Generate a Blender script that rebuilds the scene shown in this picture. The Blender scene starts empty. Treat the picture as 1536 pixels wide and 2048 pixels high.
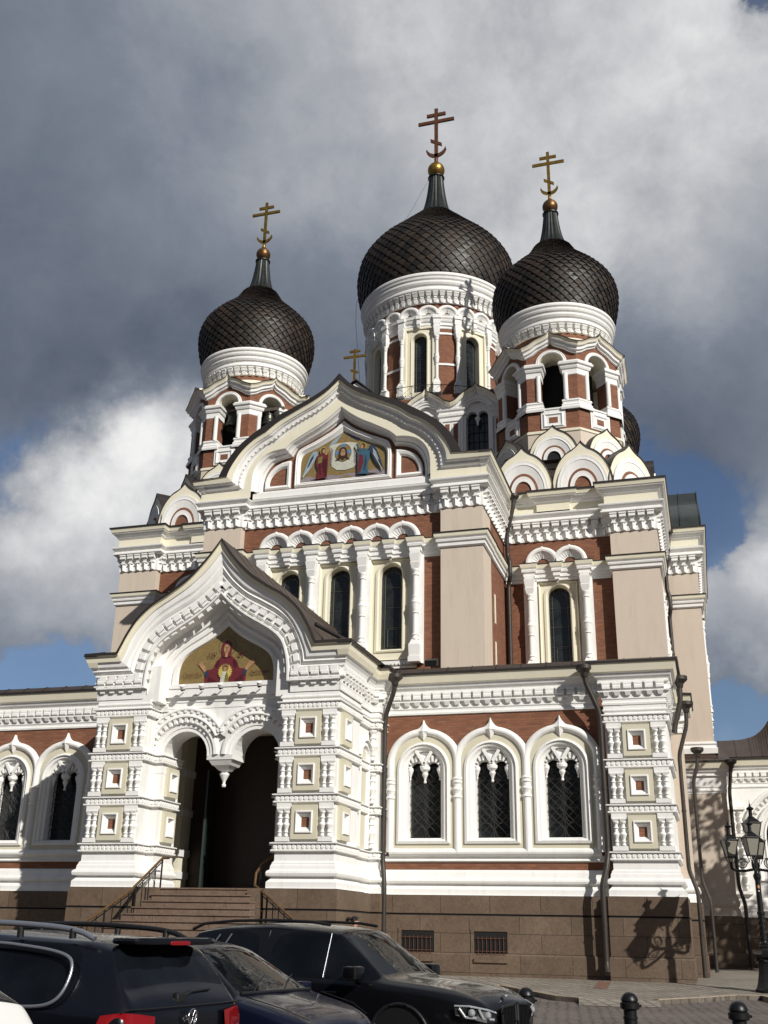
import bpy, math, random
from mathutils import Vector, Matrix, noise
from mathutils.geometry import tessellate_polygon
random.seed(7)
R_ = math.radians
PI = math.pi
sc = bpy.context.scene
col = sc.collection

# ---------------------------------------------------------------- camera, light, sky
cam_d = bpy.data.cameras.new("camera")
cam = bpy.data.objects.new("camera", cam_d)
col.objects.link(cam)
sc.camera = cam
EYE = 1.12
pitch, yaw, roll = R_(21.734), R_(-16.879), R_(1.1218)
f0 = Vector((math.sin(yaw), math.cos(yaw), 0)); r0 = Vector((math.cos(yaw), -math.sin(yaw), 0)); u0 = Vector((0, 0, 1))
Fv = f0*math.cos(pitch) + u0*math.sin(pitch); Uv = u0*math.cos(pitch) - f0*math.sin(pitch)
Rt = r0*math.cos(roll) + Uv*math.sin(roll); Up = Uv*math.cos(roll) - r0*math.sin(roll)
cam.matrix_world = Matrix(((Rt.x, Up.x, -Fv.x, 14.38), (Rt.y, Up.y, -Fv.y, 0.0), (Rt.z, Up.z, -Fv.z, EYE), (0, 0, 0, 1)))
cam_d.sensor_fit = 'VERTICAL'
cam_d.sensor_height = 32.0
cam_d.lens = 32.0*2101.37/2048
cam_d.clip_end = 5000

SUN = Vector((1.17, -1.0, 0.95)).normalized()
sun_d = bpy.data.lights.new("sun", 'SUN')
sun_d.energy = 4.9
sun_d.angle = R_(0.5)
sun_d.color = (1.0, 0.955, 0.885)
sun = bpy.data.objects.new("sun", sun_d); col.objects.link(sun)
sun.rotation_euler = SUN.to_track_quat('Z', 'Y').to_euler()
sun.location = (30, -30, 60)

def build_world():
    w = bpy.data.worlds.new("World"); sc.world = w; w.use_nodes = True
    nt = w.node_tree; N = nt.nodes; L = nt.links
    for n in list(N): N.remove(n)
    out = N.new('ShaderNodeOutputWorld'); bg = N.new('ShaderNodeBackground')
    sky = N.new('ShaderNodeTexSky'); sky.sky_type = 'NISHITA'; sky.sun_disc = False
    sky.sun_elevation = math.asin(SUN.z); sky.sun_rotation = math.atan2(SUN.x, SUN.y)
    sky.air_density = 1.0; sky.dust_density = 0.4; sky.ozone_density = 2.5
    tc = N.new('ShaderNodeTexCoord')
    def M(op, a, b=None, c=None, clamp=False):
        n = N.new('ShaderNodeMath'); n.operation = op; n.use_clamp = clamp
        for i, v in enumerate((a, b, c)):
            if v is None: continue
            if isinstance(v, (int, float)): n.inputs[i].default_value = v
            else: L.new(v, n.inputs[i])
        return n.outputs[0]
    nrm = N.new('ShaderNodeVectorMath'); nrm.operation = 'NORMALIZE'; L.new(tc.outputs['Generated'], nrm.inputs[0])
    def dirof(px, py):
        v = Rt*((px-768)/2101.37) - Up*((py-1024)/2101.37) + Fv
        return v.normalized()
    # warped direction so the cloud masses get billowed edges
    def noise_tex(scale, detail, rough, dist=0.0, vec=None, seed=0.0):
        n = N.new('ShaderNodeTexNoise'); n.noise_dimensions = '4D'; n.inputs['Scale'].default_value = scale
        n.inputs['Detail'].default_value = detail; n.inputs['Roughness'].default_value = rough
        n.inputs['Distortion'].default_value = dist; n.inputs['W'].default_value = seed
        L.new(vec if vec is not None else nrm.outputs[0], n.inputs['Vector']); return n
    wn = noise_tex(5.5, 9, 0.62, 0.0, seed=1.3)
    sub = N.new('ShaderNodeVectorMath'); sub.operation = 'SUBTRACT'; L.new(wn.outputs['Color'], sub.inputs[0]); sub.inputs[1].default_value = (0.5, 0.5, 0.5)
    scl = N.new('ShaderNodeVectorMath'); scl.operation = 'SCALE'; L.new(sub.outputs[0], scl.inputs[0]); scl.inputs['Scale'].default_value = 0.21
    add = N.new('ShaderNodeVectorMath'); add.operation = 'ADD'; L.new(nrm.outputs[0], add.inputs[0]); L.new(scl.outputs[0], add.inputs[1])
    nv = N.new('ShaderNodeVectorMath'); nv.operation = 'NORMALIZE'; L.new(add.outputs[0], nv.inputs[0])
    # brightness and openings of the cloud field, laid out by compass direction and height: (x, y, spread, brightness, clear sky)
    G = [(60, 60, 150, 125, 0), (300, 60, 150, 142, 0), (600, 40, 150, 178, 0), (900, 60, 150, 196, 0), (1150, 60, 150, 192, 0), (1370, 110, 110, 215, 0), (1500, 210, 90, 196, 0), (1525, 55, 42, 90, 1.6),
         (60, 300, 150, 116, 0), (250, 300, 150, 116, 0), (450, 280, 130, 140, 0), (650, 220, 120, 176, 0), (760, 330, 110, 170, 0), (1000, 280, 150, 186, 0), (1230, 330, 130, 194, 0), (1400, 350, 120, 178, 0), (1510, 400, 110, 166, 0),
         (60, 520, 150, 98, 0), (250, 540, 130, 102, 0), (400, 510, 70, 150, 0), (560, 620, 100, 118, .1), (650, 500, 110, 138, 0), (1240, 480, 90, 208, 0), (1350, 530, 100, 186, 0), (1490, 560, 100, 150, 0),
         (60, 680, 110, 88, 0), (220, 700, 100, 90, .25), (350, 740, 80, 96, .35), (50, 830, 70, 92, .42), (10, 940, 70, 100, .75), (680, 690, 70, 108, .4), (-60, 1000, 70, 110, .6),
         (1300, 690, 110, 104, 0), (1460, 720, 110, 106, 0), (1350, 860, 80, 100, .55), (1490, 850, 80, 112, .25), (1330, 970, 70, 100, 1.3), (1430, 970, 60, 105, 1.1), (1530, 930, 60, 124, .35), (1400, 1080, 40, 120, 1.2),
         (225, 860, 60, 262, -.2), (330, 830, 65, 245, -.1), (390, 900, 70, 225, 0), (110, 960, 65, 250, -.1), (210, 990, 80, 228, 0), (60, 1070, 80, 212, 0), (220, 1120, 90, 184, 0), (100, 1220, 80, 156, 0), (10, 1290, 60, 138, 0), (260, 1240, 70, 158, 0), (330, 1030, 80, 196, 0),
         (60, 1350, 50, 105, 1.2), (180, 1330, 50, 105, .9), (120, 1440, 80, 110, 1.3), (1445, 1090, 34, 182, .1), (1510, 1090, 50, 204, 0), (1480, 1190, 60, 178, 0), (1530, 1250, 60, 160, 0), (1490, 1320, 60, 128, .1), (1450, 1400, 50, 110, 1.3), (1520, 1430, 60, 110, 1.1), (1440, 1465, 26, 200, -.3),
         (1600, 1000, 80, 190, 0), (1650, 600, 120, 140, 0), (1650, 200, 120, 185, 0), (-120, 400, 150, 105, 0), (-120, 100, 150, 120, 0), (700, -150, 200, 170, 0), (1300, -150, 200, 180, 0)]
    def val(d):
        T = [(80, 0), (100, .12), (115, .2), (130, .28), (145, .38), (160, .5), (175, .62), (190, .72), (205, .82), (220, .92), (240, 1.05)]
        for a, b in zip(T, T[1:]):
            if d <= b[0]: return a[1]+(b[1]-a[1])*(d-a[0])/(b[0]-a[0])
        return 1.05+max(0, d-240)*.008
    sw = sv = sb = None
    acc = 0.004
    for px, py, sp, d, bl in G:
        dt = N.new('ShaderNodeVectorMath'); dt.operation = 'DOT_PRODUCT'; L.new(nv.outputs[0], dt.inputs[0]); dt.inputs[1].default_value = dirof(px, py)
        r = math.hypot(px-768, py-1024)/2101.37; k = 2*(2101.37/sp)**2*(1+r*r)*.55
        e = M('EXPONENT', M('MULTIPLY', M('SUBTRACT', dt.outputs['Value'], 1.0), k))
        sw = M('ADD', e, sw if sw is not None else 0.004)
        sv = M('MULTIPLY_ADD', e, val(d), sv if sv is not None else 0.004*0.22)
        sb = M('MULTIPLY_ADD', e, bl, sb if sb is not None else 0.004*0.35)
    n1 = noise_tex(3.4, 9, 0.58, 0.5, seed=4.1).outputs['Fac']
    n2 = noise_tex(8.5, 10, 0.62, 0.35, seed=2.2).outputs['Fac']
    n3 = noise_tex(21.0, 8, 0.6, 0.2, seed=7.7).outputs['Fac']
    v = M('DIVIDE', sv, sw); blue = M('DIVIDE', sb, sw)
    sp2 = M('MULTIPLY_ADD', M('SUBTRACT', n1, 0.5), 0.30, v)
    sp2 = M('MULTIPLY_ADD', M('SUBTRACT', n2, 0.5), 0.40, sp2)
    amp = M('MULTIPLY', M('MAXIMUM', M('SUBTRACT', v, 0.30), 0.0), 1.0)
    vv = M('MULTIPLY_ADD', M('SUBTRACT', n3, 0.5), amp, sp2)
    bn = M('ADD', M('MULTIPLY_ADD', M('SUBTRACT', n2, 0.5), -0.9, blue), M('MULTIPLY', M('SUBTRACT', n3, 0.5), -0.35))
    cm = N.new('ShaderNodeMapRange'); cm.interpolation_type = 'SMOOTHSTEP'; L.new(bn, cm.inputs[0])
    for i_, q_ in enumerate((0.30, 0.62, 1.0, 0.0)): cm.inputs[i_+1].default_value = q_
    cover = cm.outputs[0]
    rampc = N.new('ShaderNodeValToRGB')
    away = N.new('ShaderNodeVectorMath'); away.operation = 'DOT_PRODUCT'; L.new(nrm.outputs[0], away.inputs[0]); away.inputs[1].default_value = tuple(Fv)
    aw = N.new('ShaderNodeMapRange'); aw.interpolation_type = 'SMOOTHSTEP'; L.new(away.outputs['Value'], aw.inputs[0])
    for i_, q_ in enumerate((0.45, 0.80, -0.12, 0.0)): aw.inputs[i_+1].default_value = q_  # clouds outside the view are darkened, added to weaken the fill light
    e = rampc.color_ramp.elements
    e[0].position = 0.0; e[0].color = (0.080, 0.100, 0.142, 1)
    e[1].position = 1.0; e[1].color = (0.90, 0.90, 0.89, 1)
    e2 = e.new(0.3); e2.color = (0.200, 0.230, 0.285, 1)
    e3 = e.new(0.6); e3.color = (0.44, 0.455, 0.485, 1)
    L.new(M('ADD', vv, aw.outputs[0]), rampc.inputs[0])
    # keep the cloud colours independent of background strength
    ccol = N.new('ShaderNodeVectorMath'); ccol.operation = 'SCALE'; L.new(rampc.outputs[0], ccol.inputs[0]); ccol.inputs['Scale'].default_value = 10.0
    cover = M('MAXIMUM', cover, 0.20)
    # blue opening only while above/near the horizon photo region; elsewhere broken deck
    mix = N.new('ShaderNodeMix'); mix.data_type = 'RGBA'; L.new(cover, mix.inputs['Factor'])
    tint = N.new('ShaderNodeVectorMath'); tint.operation = 'MULTIPLY'; L.new(sky.outputs[0], tint.inputs[0]); tint.inputs[1].default_value = (0.62, 0.66, 0.74)
    L.new(tint.outputs[0], mix.inputs['A']); L.new(ccol.outputs[0], mix.inputs['B'])
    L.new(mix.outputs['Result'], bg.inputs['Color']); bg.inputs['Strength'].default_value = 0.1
    L.new(bg.outputs[0], out.inputs[0])
build_world()
vs = sc.view_settings
vs.view_transform = 'Standard'; vs.look = 'None'; vs.exposure = 0.0; vs.gamma = 1.0; vs.use_curve_mapping = False
sc.render.engine = 'CYCLES'
sc.render.resolution_x = 768; sc.render.resolution_y = 1024

# ---------------------------------------------------------------- materials
MATS = {}
class NT:
    def __init__(s, name):
        s.m = bpy.data.materials.new(name); s.m.use_nodes = True
        s.t = s.m.node_tree; s.b = s.t.nodes['Principled BSDF']; MATS[name] = s.m
    def n(s, typ, **kw):
        x = s.t.nodes.new(typ)
        for k, v in kw.items(): setattr(x, k, v)
        return x
    def l(s, a, b): s.t.links.new(a, b)
    def geo(s):
        g = s.n('ShaderNodeNewGeometry'); return g
    def noise(s, scale, detail=4, rough=0.6, vec=None):
        n = s.n('ShaderNodeTexNoise'); n.inputs['Scale'].default_value = scale; n.inputs['Detail'].default_value = detail; n.inputs['Roughness'].default_value = rough
        if vec is None: vec = s.geo().outputs['Position']
        s.l(vec, n.inputs['Vector']); return n.outputs['Fac']
    def mixc(s, fac, a, b):
        m = s.n('ShaderNodeMix', data_type='RGBA')
        if isinstance(fac, float): m.inputs['Factor'].default_value = fac
        else: s.l(fac, m.inputs['Factor'])
        for k, v in (('A', a), ('B', b)):
            if isinstance(v, tuple): m.inputs[k].default_value = (*v, 1)
            else: s.l(v, m.inputs[k])
        return m.outputs['Result']
    def rng(s, v, a, b, c=0.0, d=1.0):
        m = s.n('ShaderNodeMapRange'); s.l(v, m.inputs[0])
        for i, q in enumerate((a, b, c, d)): m.inputs[i+1].default_value = q
        return m.outputs[0]
    def bump(s, h, strength, dist):
        b = s.n('ShaderNodeBump'); b.inputs['Strength'].default_value = strength; b.inputs['Distance'].default_value = dist
        s.l(h, b.inputs['Height']); s.l(b.outputs[0], s.b.inputs['Normal'])
    def set(s, **kw):
        for k, v in kw.items():
            i = s.b.inputs[k.replace('_', ' ')]
            if hasattr(v, 'is_linked') or hasattr(v, 'links'): s.l(v, i)
            elif isinstance(v, tuple): i.default_value = (*v, 1)
            else: i.default_value = v

def plain(name, c, rough=0.7, metal=0.0, var=0.0, vs_=3.0, dark=None, bump=0.0, bs=40.0, **kw):
    t = NT(name)
    if var > 0:
        n = t.noise(vs_, 6, 0.65)
        d = dark if dark else tuple(q*(1-var) for q in c)
        t.set(Base_Color=t.mixc(t.rng(n, 0.38, 0.68), c, d))
    else: t.set(Base_Color=c)
    t.set(Roughness=rough, Metallic=metal, **kw)
    if bump > 0: t.bump(t.noise(bs, 4, 0.6), bump, 0.02)
    return t.m

def plaster(name, c, stain, bump=0.12, st=0.5):
    t = NT(name)
    g = t.geo()
    mp = t.n('ShaderNodeMapping'); mp.inputs['Scale'].default_value = (2.6, 2.6, 0.35); t.l(g.outputs['Position'], mp.inputs[0])
    a = t.noise(1.0, 10, 0.78, mp.outputs[0]); b = t.noise(0.7, 5, 0.6)
    fac = t.rng(a, 0.50, 0.78, 0.0, st)
    c1 = t.mixc(fac, c, stain)
    c2 = t.mixc(t.rng(b, 0.35, 0.75, 0.0, 0.35), c1, tuple(q*0.9 for q in c))
    fine = t.noise(28, 5, 0.65)
    c3 = t.mixc(t.rng(fine, 0.3, 0.8, 0.0, 0.16), c2, tuple(q*0.8 for q in c))
    t.set(Base_Color=c3, Roughness=0.75)
    t.b.inputs['Specular IOR Level'].default_value = 0.25
    t.bump(t.noise(22, 6, 0.7), bump, 0.02)
plaster('white_plaster', (0.82, 0.815, 0.79), (0.50, 0.48, 0.43), 0.25, 0.6)
plaster('cream_plaster', (0.75, 0.71, 0.565), (0.60, 0.56, 0.43))
plaster('panel_plaster', (0.61, 0.575, 0.45), (0.52, 0.48, 0.37))
plaster('beige_stucco', (0.60, 0.515, 0.425), (0.44, 0.37, 0.305), 0.4, 0.75)

def wallcoord(t):
    """coordinates that run along any upright wall: x along the wall, y up"""
    g = t.geo()
    sp = t.n('ShaderNodeSeparateXYZ'); t.l(g.outputs['Position'], sp.inputs[0])
    sn = t.n('ShaderNodeSeparateXYZ'); t.l(g.outputs['True Normal'], sn.inputs[0])
    def M(op, a, b=None):
        n = t.n('ShaderNodeMath', operation=op)
        for i, v in enumerate((a, b)):
            if v is None: continue
            if isinstance(v, (int, float)): n.inputs[i].default_value = v
            else: t.l(v, n.inputs[i])
        return n.outputs[0]
    u = M('SUBTRACT', M('MULTIPLY', sp.outputs[1], sn.outputs[0]), M('MULTIPLY', sp.outputs[0], sn.outputs[1]))
    cb = t.n('ShaderNodeCombineXYZ'); t.l(u, cb.inputs[0]); t.l(sp.outputs[2], cb.inputs[1])
    return cb.outputs[0]

def brickmat(name, c1, c2, mortar, w, h, ms, bump=0.5, var=(0.3, 0.7), off=0.5, stain=(0.40, 0.24, 0.16)):
    t = NT(name); uv = wallcoord(t)
    br = t.n('ShaderNodeTexBrick'); t.l(uv, br.inputs['Vector'])
    br.offset = off
    br.inputs['Color1'].default_value = (*c1, 1); br.inputs['Color2'].default_value = (*c2, 1); br.inputs['Mortar'].default_value = (*mortar, 1)
    br.inputs['Scale'].default_value = 1.0; br.inputs['Mortar Size'].default_value = ms; br.inputs['Brick Width'].default_value = w; br.inputs['Row Height'].default_value = h
    br.inputs['Mortar Smooth'].default_value = 0.15
    n = t.noise(0.9, 7, 0.7)
    fine = t.noise(9, 6, 0.75)
    c = t.mixc(t.rng(n, var[0], var[1], 0, 0.5), br.outputs['Color'], tuple(q*0.62 for q in c1))
    c = t.mixc(t.rng(fine, 0.62, 0.74, 0, 0.55), c, stain)
    t.set(Base_Color=c, Roughness=0.85)
    inv = t.n('ShaderNodeMath', operation='SUBTRACT'); inv.inputs[0].default_value = 1.0; t.l(br.outputs['Fac'], inv.inputs[1])
    ad = t.n('ShaderNodeMath', operation='MULTIPLY_ADD'); t.l(fine, ad.inputs[0]); ad.inputs[1].default_value = 0.5; t.l(inv.outputs[0], ad.inputs[2])
    t.bump(ad.outputs[0], bump, 0.012)
brickmat('red_brick', (0.280, 0.112, 0.054), (0.170, 0.062, 0.033), (0.14, 0.085, 0.062), 0.27, 0.082, 0.010)

def granite(name, c, h, w, ms):
    t = NT(name); uv = wallcoord(t)
    br = t.n('ShaderNodeTexBrick'); t.l(uv, br.inputs['Vector']); br.offset = 0.42
    br.inputs['Color1'].default_value = (1, 1, 1, 1); br.inputs['Color2'].default_value = (0.80, 0.80, 0.80, 1); br.inputs['Mortar'].default_value = (0.35, 0.35, 0.35, 1)
    br.inputs['Scale'].default_value = 1.0; br.inputs['Mortar Size'].default_value = ms; br.inputs['Brick Width'].default_value = w; br.inputs['Row Height'].default_value = h
    grain = t.noise(11, 10, 0.95); big = t.noise(0.8, 5, 0.6)
    c1 = t.mixc(t.rng(grain, 0.40, 0.60), tuple(q*1.55 for q in c), tuple(q*0.5 for q in c))
    mott = t.noise(2.6, 9, 0.8)
    c1 = t.mixc(t.rng(mott, 0.42, 0.62, 0, 0.6), c1, (c[0]*1.45, c[1]*1.5, c[2]*1.55))
    c1 = t.mixc(t.rng(big, 0.35, 0.7, 0, 0.6), c1, (c[0]*0.72, c[1]*0.64, c[2]*0.56))
    mm = t.n('ShaderNodeMix', data_type='RGBA', blend_type='MULTIPLY'); mm.inputs['Factor'].default_value = 1.0
    t.l(c1, mm.inputs['A']); t.l(br.outputs['Color'], mm.inputs['B'])
    t.set(Base_Color=mm.outputs['Result'], Roughness=0.7)
    inv = t.n('ShaderNodeMath', operation='SUBTRACT'); inv.inputs[0].default_value = 1.0; t.l(br.outputs['Fac'], inv.inputs[1])
    ad = t.n('ShaderNodeMath', operation='MULTIPLY_ADD'); t.l(grain, ad.inputs[0]); ad.inputs[1].default_value = 0.25; t.l(inv.outputs[0], ad.inputs[2])
    t.bump(ad.outputs[0], 0.6, 0.02)
granite('brown_granite', (0.132, 0.092, 0.062), 0.5475, 1.55, 0.010)
granite('granite_step', (0.165, 0.115, 0.084), 5.0, 1.9, 0.008)

def roofmat(name, c, gap, rough=0.45):
    t = NT(name); n = t.noise(1.2, 6, 0.6)
    t.set(Base_Color=t.mixc(t.rng(n, 0.3, 0.7), c, tuple(q*0.65 for q in c)), Roughness=rough, Metallic=0.3)
    t.bump(t.noise(6, 4, 0.6), 0.15, 0.02)
roofmat('roof_metal', (0.085, 0.062, 0.050), 0.6)
roofmat('green_metal', (0.045, 0.056, 0.052), 0.6)
plain('roof_lip', (0.022, 0.018, 0.016), 0.5)

def shingle():
    t = NT('dome_shingle'); n = t.noise(0.8, 5, 0.6); f = t.noise(14, 5, 0.7); g = t.geo(); isl = g.outputs['Random Per Island']
    c = t.mixc(isl, (0.008, 0.0062, 0.0048), (0.034, 0.0205, 0.0125))
    c = t.mixc(t.rng(n, 0.45, 0.75, 0, 0.6), c, (0.016, 0.018, 0.014))
    t.set(Base_Color=c, Roughness=t.rng(isl, 0.0, 1.0, 0.46, 0.70), Metallic=0.15)
    t.bump(f, 0.25, 0.02)
shingle()
def patina():
    t = NT('neck_metal'); n = t.noise(3, 6, 0.7)
    t.set(Base_Color=t.mixc(t.rng(n, 0.3, 0.7), (0.040, 0.046, 0.042), (0.018, 0.020, 0.019)), Roughness=0.4, Metallic=0.5)
patina()
plain('gold', (0.42, 0.27, 0.055), 0.38, 0.85, 0.45, 4.0, (0.20, 0.10, 0.03))
plain('copper_gold', (0.24, 0.125, 0.045), 0.42, 0.75, 0.5, 4.0, (0.09, 0.05, 0.03))
plain('copper_cross', (0.16, 0.065, 0.032), 0.5, 0.5, 0.4, 4.0)
plain('iron_black', (0.012, 0.012, 0.013), 0.38, 0.4, bump=0.1, bs=60)
plain('grille_iron', (0.045, 0.042, 0.040), 0.5, 0.5)
plain('pipe_metal', (0.048, 0.040, 0.035), 0.5, 0.3, 0.3, 2.0)
plain('void_dark', (0.006, 0.006, 0.007), 0.9)
plain('rust_iron', (0.10, 0.045, 0.030), 0.7, 0.2, 0.4, 8.0)
plain('brass_rail', (0.20, 0.115, 0.050), 0.42, 0.6, 0.3, 6.0)
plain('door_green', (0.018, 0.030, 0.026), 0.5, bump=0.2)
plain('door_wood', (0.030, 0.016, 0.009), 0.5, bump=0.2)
plain('bell_bronze', (0.085, 0.09, 0.075), 0.38, 0.75, 0.4, 5.0)
plain('timber', (0.10, 0.085, 0.07), 0.8, 0.0, 0.3, 5.0)
plain('skin', (0.55, 0.33, 0.25), 0.5)
plain('hair', (0.012, 0.009, 0.008), 0.45)
plain('shirt_dark', (0.03, 0.03, 0.035), 0.8)
plain('trouser_blue', (0.04, 0.05, 0.09), 0.8)
plain('shoe', (0.03, 0.03, 0.03), 0.6)
def glassm(name, c, rough=0.07, lead=None):
    t = NT(name); n = t.noise(1.7, 3, 0.5)
    t.set(Base_Color=t.mixc(t.rng(n, 0.4, 0.6), c, tuple(q*0.5 for q in c)), Roughness=rough)
    t.b.inputs['Specular IOR Level'].default_value = 0.55
    t.bump(t.noise(2.6, 3, 0.5), 0.16, 0.03)
glassm('dark_glass', (0.020, 0.024, 0.024), 0.16)
glassm('far_glass', (0.045, 0.05, 0.055), 0.12)
plain('lead', (0.085, 0.085, 0.075), 0.5, 0.4)
def mosaicm(name, c, var=0.35, metal=0.0, sc_=38.0):
    t = NT(name); g = t.geo()
    v = t.n('ShaderNodeTexVoronoi'); v.inputs['Scale'].default_value = sc_; t.l(g.outputs['Position'], v.inputs['Vector'])
    sp = t.n('ShaderNodeSeparateColor'); t.l(v.outputs['Color'], sp.inputs[0])
    n = t.noise(4, 4, 0.6)
    c1 = t.mixc(sp.outputs[0], c, tuple(q*(1-var) for q in c))
    c1 = t.mixc(t.rng(n, 0.4, 0.7, 0, 0.35), c1, tuple(q*0.55 for q in c))
    t.set(Base_Color=c1, Roughness=0.35, Metallic=metal)
    t.bump(v.outputs['Distance'], 0.2, 0.01)
for nm, c, mt in (('mosaic_gold', (0.30, 0.215, 0.085), 0.1), ('mosaic_red', (0.165, 0.028, 0.036), 0), ('mosaic_wine', (0.085, 0.014, 0.02), 0), ('mosaic_skin', (0.46, 0.27, 0.14), 0),
                  ('mosaic_blue', (0.055, 0.14, 0.20), 0), ('mosaic_navy', (0.035, 0.055, 0.10), 0), ('mosaic_white', (0.62, 0.62, 0.52), 0), ('mosaic_hair', (0.06, 0.03, 0.018), 0),
                  ('mosaic_sky', (0.14, 0.26, 0.42), 0), ('mosaic_yellow', (0.66, 0.52, 0.13), 0), ('mosaic_green', (0.22, 0.20, 0.05), 0), ('mosaic_grey', (0.30, 0.26, 0.28), 0),
                  ('mosaic_line', (0.05, 0.03, 0.02), 0), ('mosaic_wing', (0.33, 0.42, 0.47), 0)):
    mosaicm(nm, c, metal=mt)

def pave(name, c1, c2, mortar, w, h, ms, rot, bumpd=0.02, wob=0.06):
    t = NT(name); g = t.geo()
    nz = t.n('ShaderNodeTexNoise'); nz.inputs['Scale'].default_value = 1.6; nz.inputs['Detail'].default_value = 3; t.l(g.outputs['Position'], nz.inputs['Vector'])
    sb = t.n('ShaderNodeVectorMath', operation='SUBTRACT'); t.l(nz.outputs['Color'], sb.inputs[0]); sb.inputs[1].default_value = (.5, .5, .5)
    scv = t.n('ShaderNodeVectorMath', operation='SCALE'); t.l(sb.outputs[0], scv.inputs[0]); scv.inputs['Scale'].default_value = wob*2
    ad = t.n('ShaderNodeVectorMath', operation='ADD'); t.l(g.outputs['Position'], ad.inputs[0]); t.l(scv.outputs[0], ad.inputs[1])
    mp = t.n('ShaderNodeMapping'); mp.inputs['Rotation'].default_value = (0, 0, R_(rot)); t.l(ad.outputs[0], mp.inputs[0])
    br = t.n('ShaderNodeTexBrick'); t.l(mp.outputs[0], br.inputs['Vector']); br.offset = 0.5
    br.inputs['Color1'].default_value = (*c1, 1); br.inputs['Color2'].default_value = (*c2, 1); br.inputs['Mortar'].default_value = (*mortar, 1)
    br.inputs['Scale'].default_value = 1.0; br.inputs['Mortar Size'].default_value = ms; br.inputs['Brick Width'].default_value = w; br.inputs['Row Height'].default_value = h
    br.inputs['Mortar Smooth'].default_value = 0.4
    f = t.noise(7, 7, 0.75); big = t.noise(0.5, 5, 0.6)
    c = t.mixc(t.rng(f, 0.35, 0.7, 0, 0.6), br.outputs['Color'], tuple(q*0.5 for q in c1))
    c = t.mixc(t.rng(big, 0.4, 0.7, 0, 0.4), c, tuple(q*1.15 for q in c2))
    t.set(Base_Color=c, Roughness=0.8)
    inv = t.n('ShaderNodeMath', operation='SUBTRACT'); inv.inputs[0].default_value = 1.0; t.l(br.outputs['Fac'], inv.inputs[1])
    a2 = t.n('ShaderNodeMath', operation='MULTIPLY_ADD'); t.l(f, a2.inputs[0]); a2.inputs[1].default_value = 0.5; t.l(inv.outputs[0], a2.inputs[2])
    t.bump(a2.outputs[0], 1.0, bumpd)
pave('cobble', (0.15, 0.122, 0.108), (0.21, 0.175, 0.155), (0.030, 0.026, 0.022), 0.27, 0.19, 0.026, 28, 0.05, 0.10)
pave('sett', (0.21, 0.185, 0.15), (0.30, 0.265, 0.22), (0.065, 0.055, 0.042), 0.40, 0.27, 0.022, 62, 0.035, 0.09)
plain('curbstone', (0.36, 0.29, 0.22), 0.8, 0, 0.35, 3.0, bump=0.4, bs=20)

# car paints and car parts
def paint(name, c, coat=1.0, rough=0.3, metal=0.0):
    t = NT(name); t.set(Base_Color=c, Roughness=rough, Metallic=metal)
    t.b.inputs['Specular IOR Level'].default_value = 0.3; t.b.inputs['Coat Weight'].default_value = coat*.45; t.b.inputs['Coat Roughness'].default_value = 0.03
    t.bump(t.noise(0.9, 2, 0.5), 0.03, 0.02)
paint('black_paint', (0.0035, 0.0035, 0.0045))
paint('navy_paint', (0.0035, 0.0050, 0.016))
paint('wagon_paint', (0.0022, 0.0026, 0.0050))
paint('white_paint', (0.70, 0.70, 0.68), 0.8)
glassm('car_glass', (0.006, 0.008, 0.011), 0.02); MATS['car_glass'].node_tree.nodes['Principled BSDF'].inputs['Specular IOR Level'].default_value = 0.18
plain('chrome', (0.62, 0.63, 0.65), 0.14, 1.0)
plain('satin_silver', (0.42, 0.44, 0.48), 0.32, 0.8)
plain('trim_black', (0.008, 0.008, 0.009), 0.5)
plain('rubber', (0.012, 0.012, 0.012), 0.85)
plain('lamp_red', (0.20, 0.005, 0.008), 0.12)
plain('lamp_clear', (0.55, 0.58, 0.60), 0.08, 0.6)
plain('interior_grey', (0.12, 0.12, 0.12), 0.8)
plain('lantern_pane', (0.22, 0.21, 0.175), 0.35)
plain('bark', (0.09, 0.07, 0.05), 0.9, 0, 0.4, 6, bump=0.6, bs=14)
plain('leaf', (0.045, 0.085, 0.022), 0.6, 0, 0.5, 1.5)
plain('palace_wall', (0.16, 0.115, 0.095), 0.85, 0, 0.2, 1.0)
plain('gutter_red', (0.19, 0.10, 0.07), 0.8, 0, 0.35, 5.0)
plain('sticker', (0.55, 0.25, 0.12), 0.6)

# ---------------------------------------------------------------- mesh tools
class MB:
    def __init__(s): s.v = []; s.f = []; s.fm = []; s.fs = []; s.mats = []
    def mi(s, m):
        if m not in s.mats: s.mats.append(m)
        return s.mats.index(m)
    def add(s, vs_, fs_, mat, smooth=False):
        o = len(s.v); s.v.extend([tuple(v) for v in vs_]); k = s.mi(mat)
        for f in fs_: s.f.append([o+i for i in f]); s.fm.append(k); s.fs.append(smooth)
    def build(s, name, parent=None, mod=None):
        me = bpy.data.meshes.new(name); me.from_pydata(s.v, [], s.f)
        for m in s.mats: me.materials.append(MATS[m])
        me.polygons.foreach_set('material_index', s.fm); me.polygons.foreach_set('use_smooth', s.fs)
        me.update()
        o = bpy.data.objects.new(name, me); col.objects.link(o)
        if parent is not None:
            o.parent = parent
            if parent in WM: o.matrix_parent_inverse = WM[parent].inverted()
        return o

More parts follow.
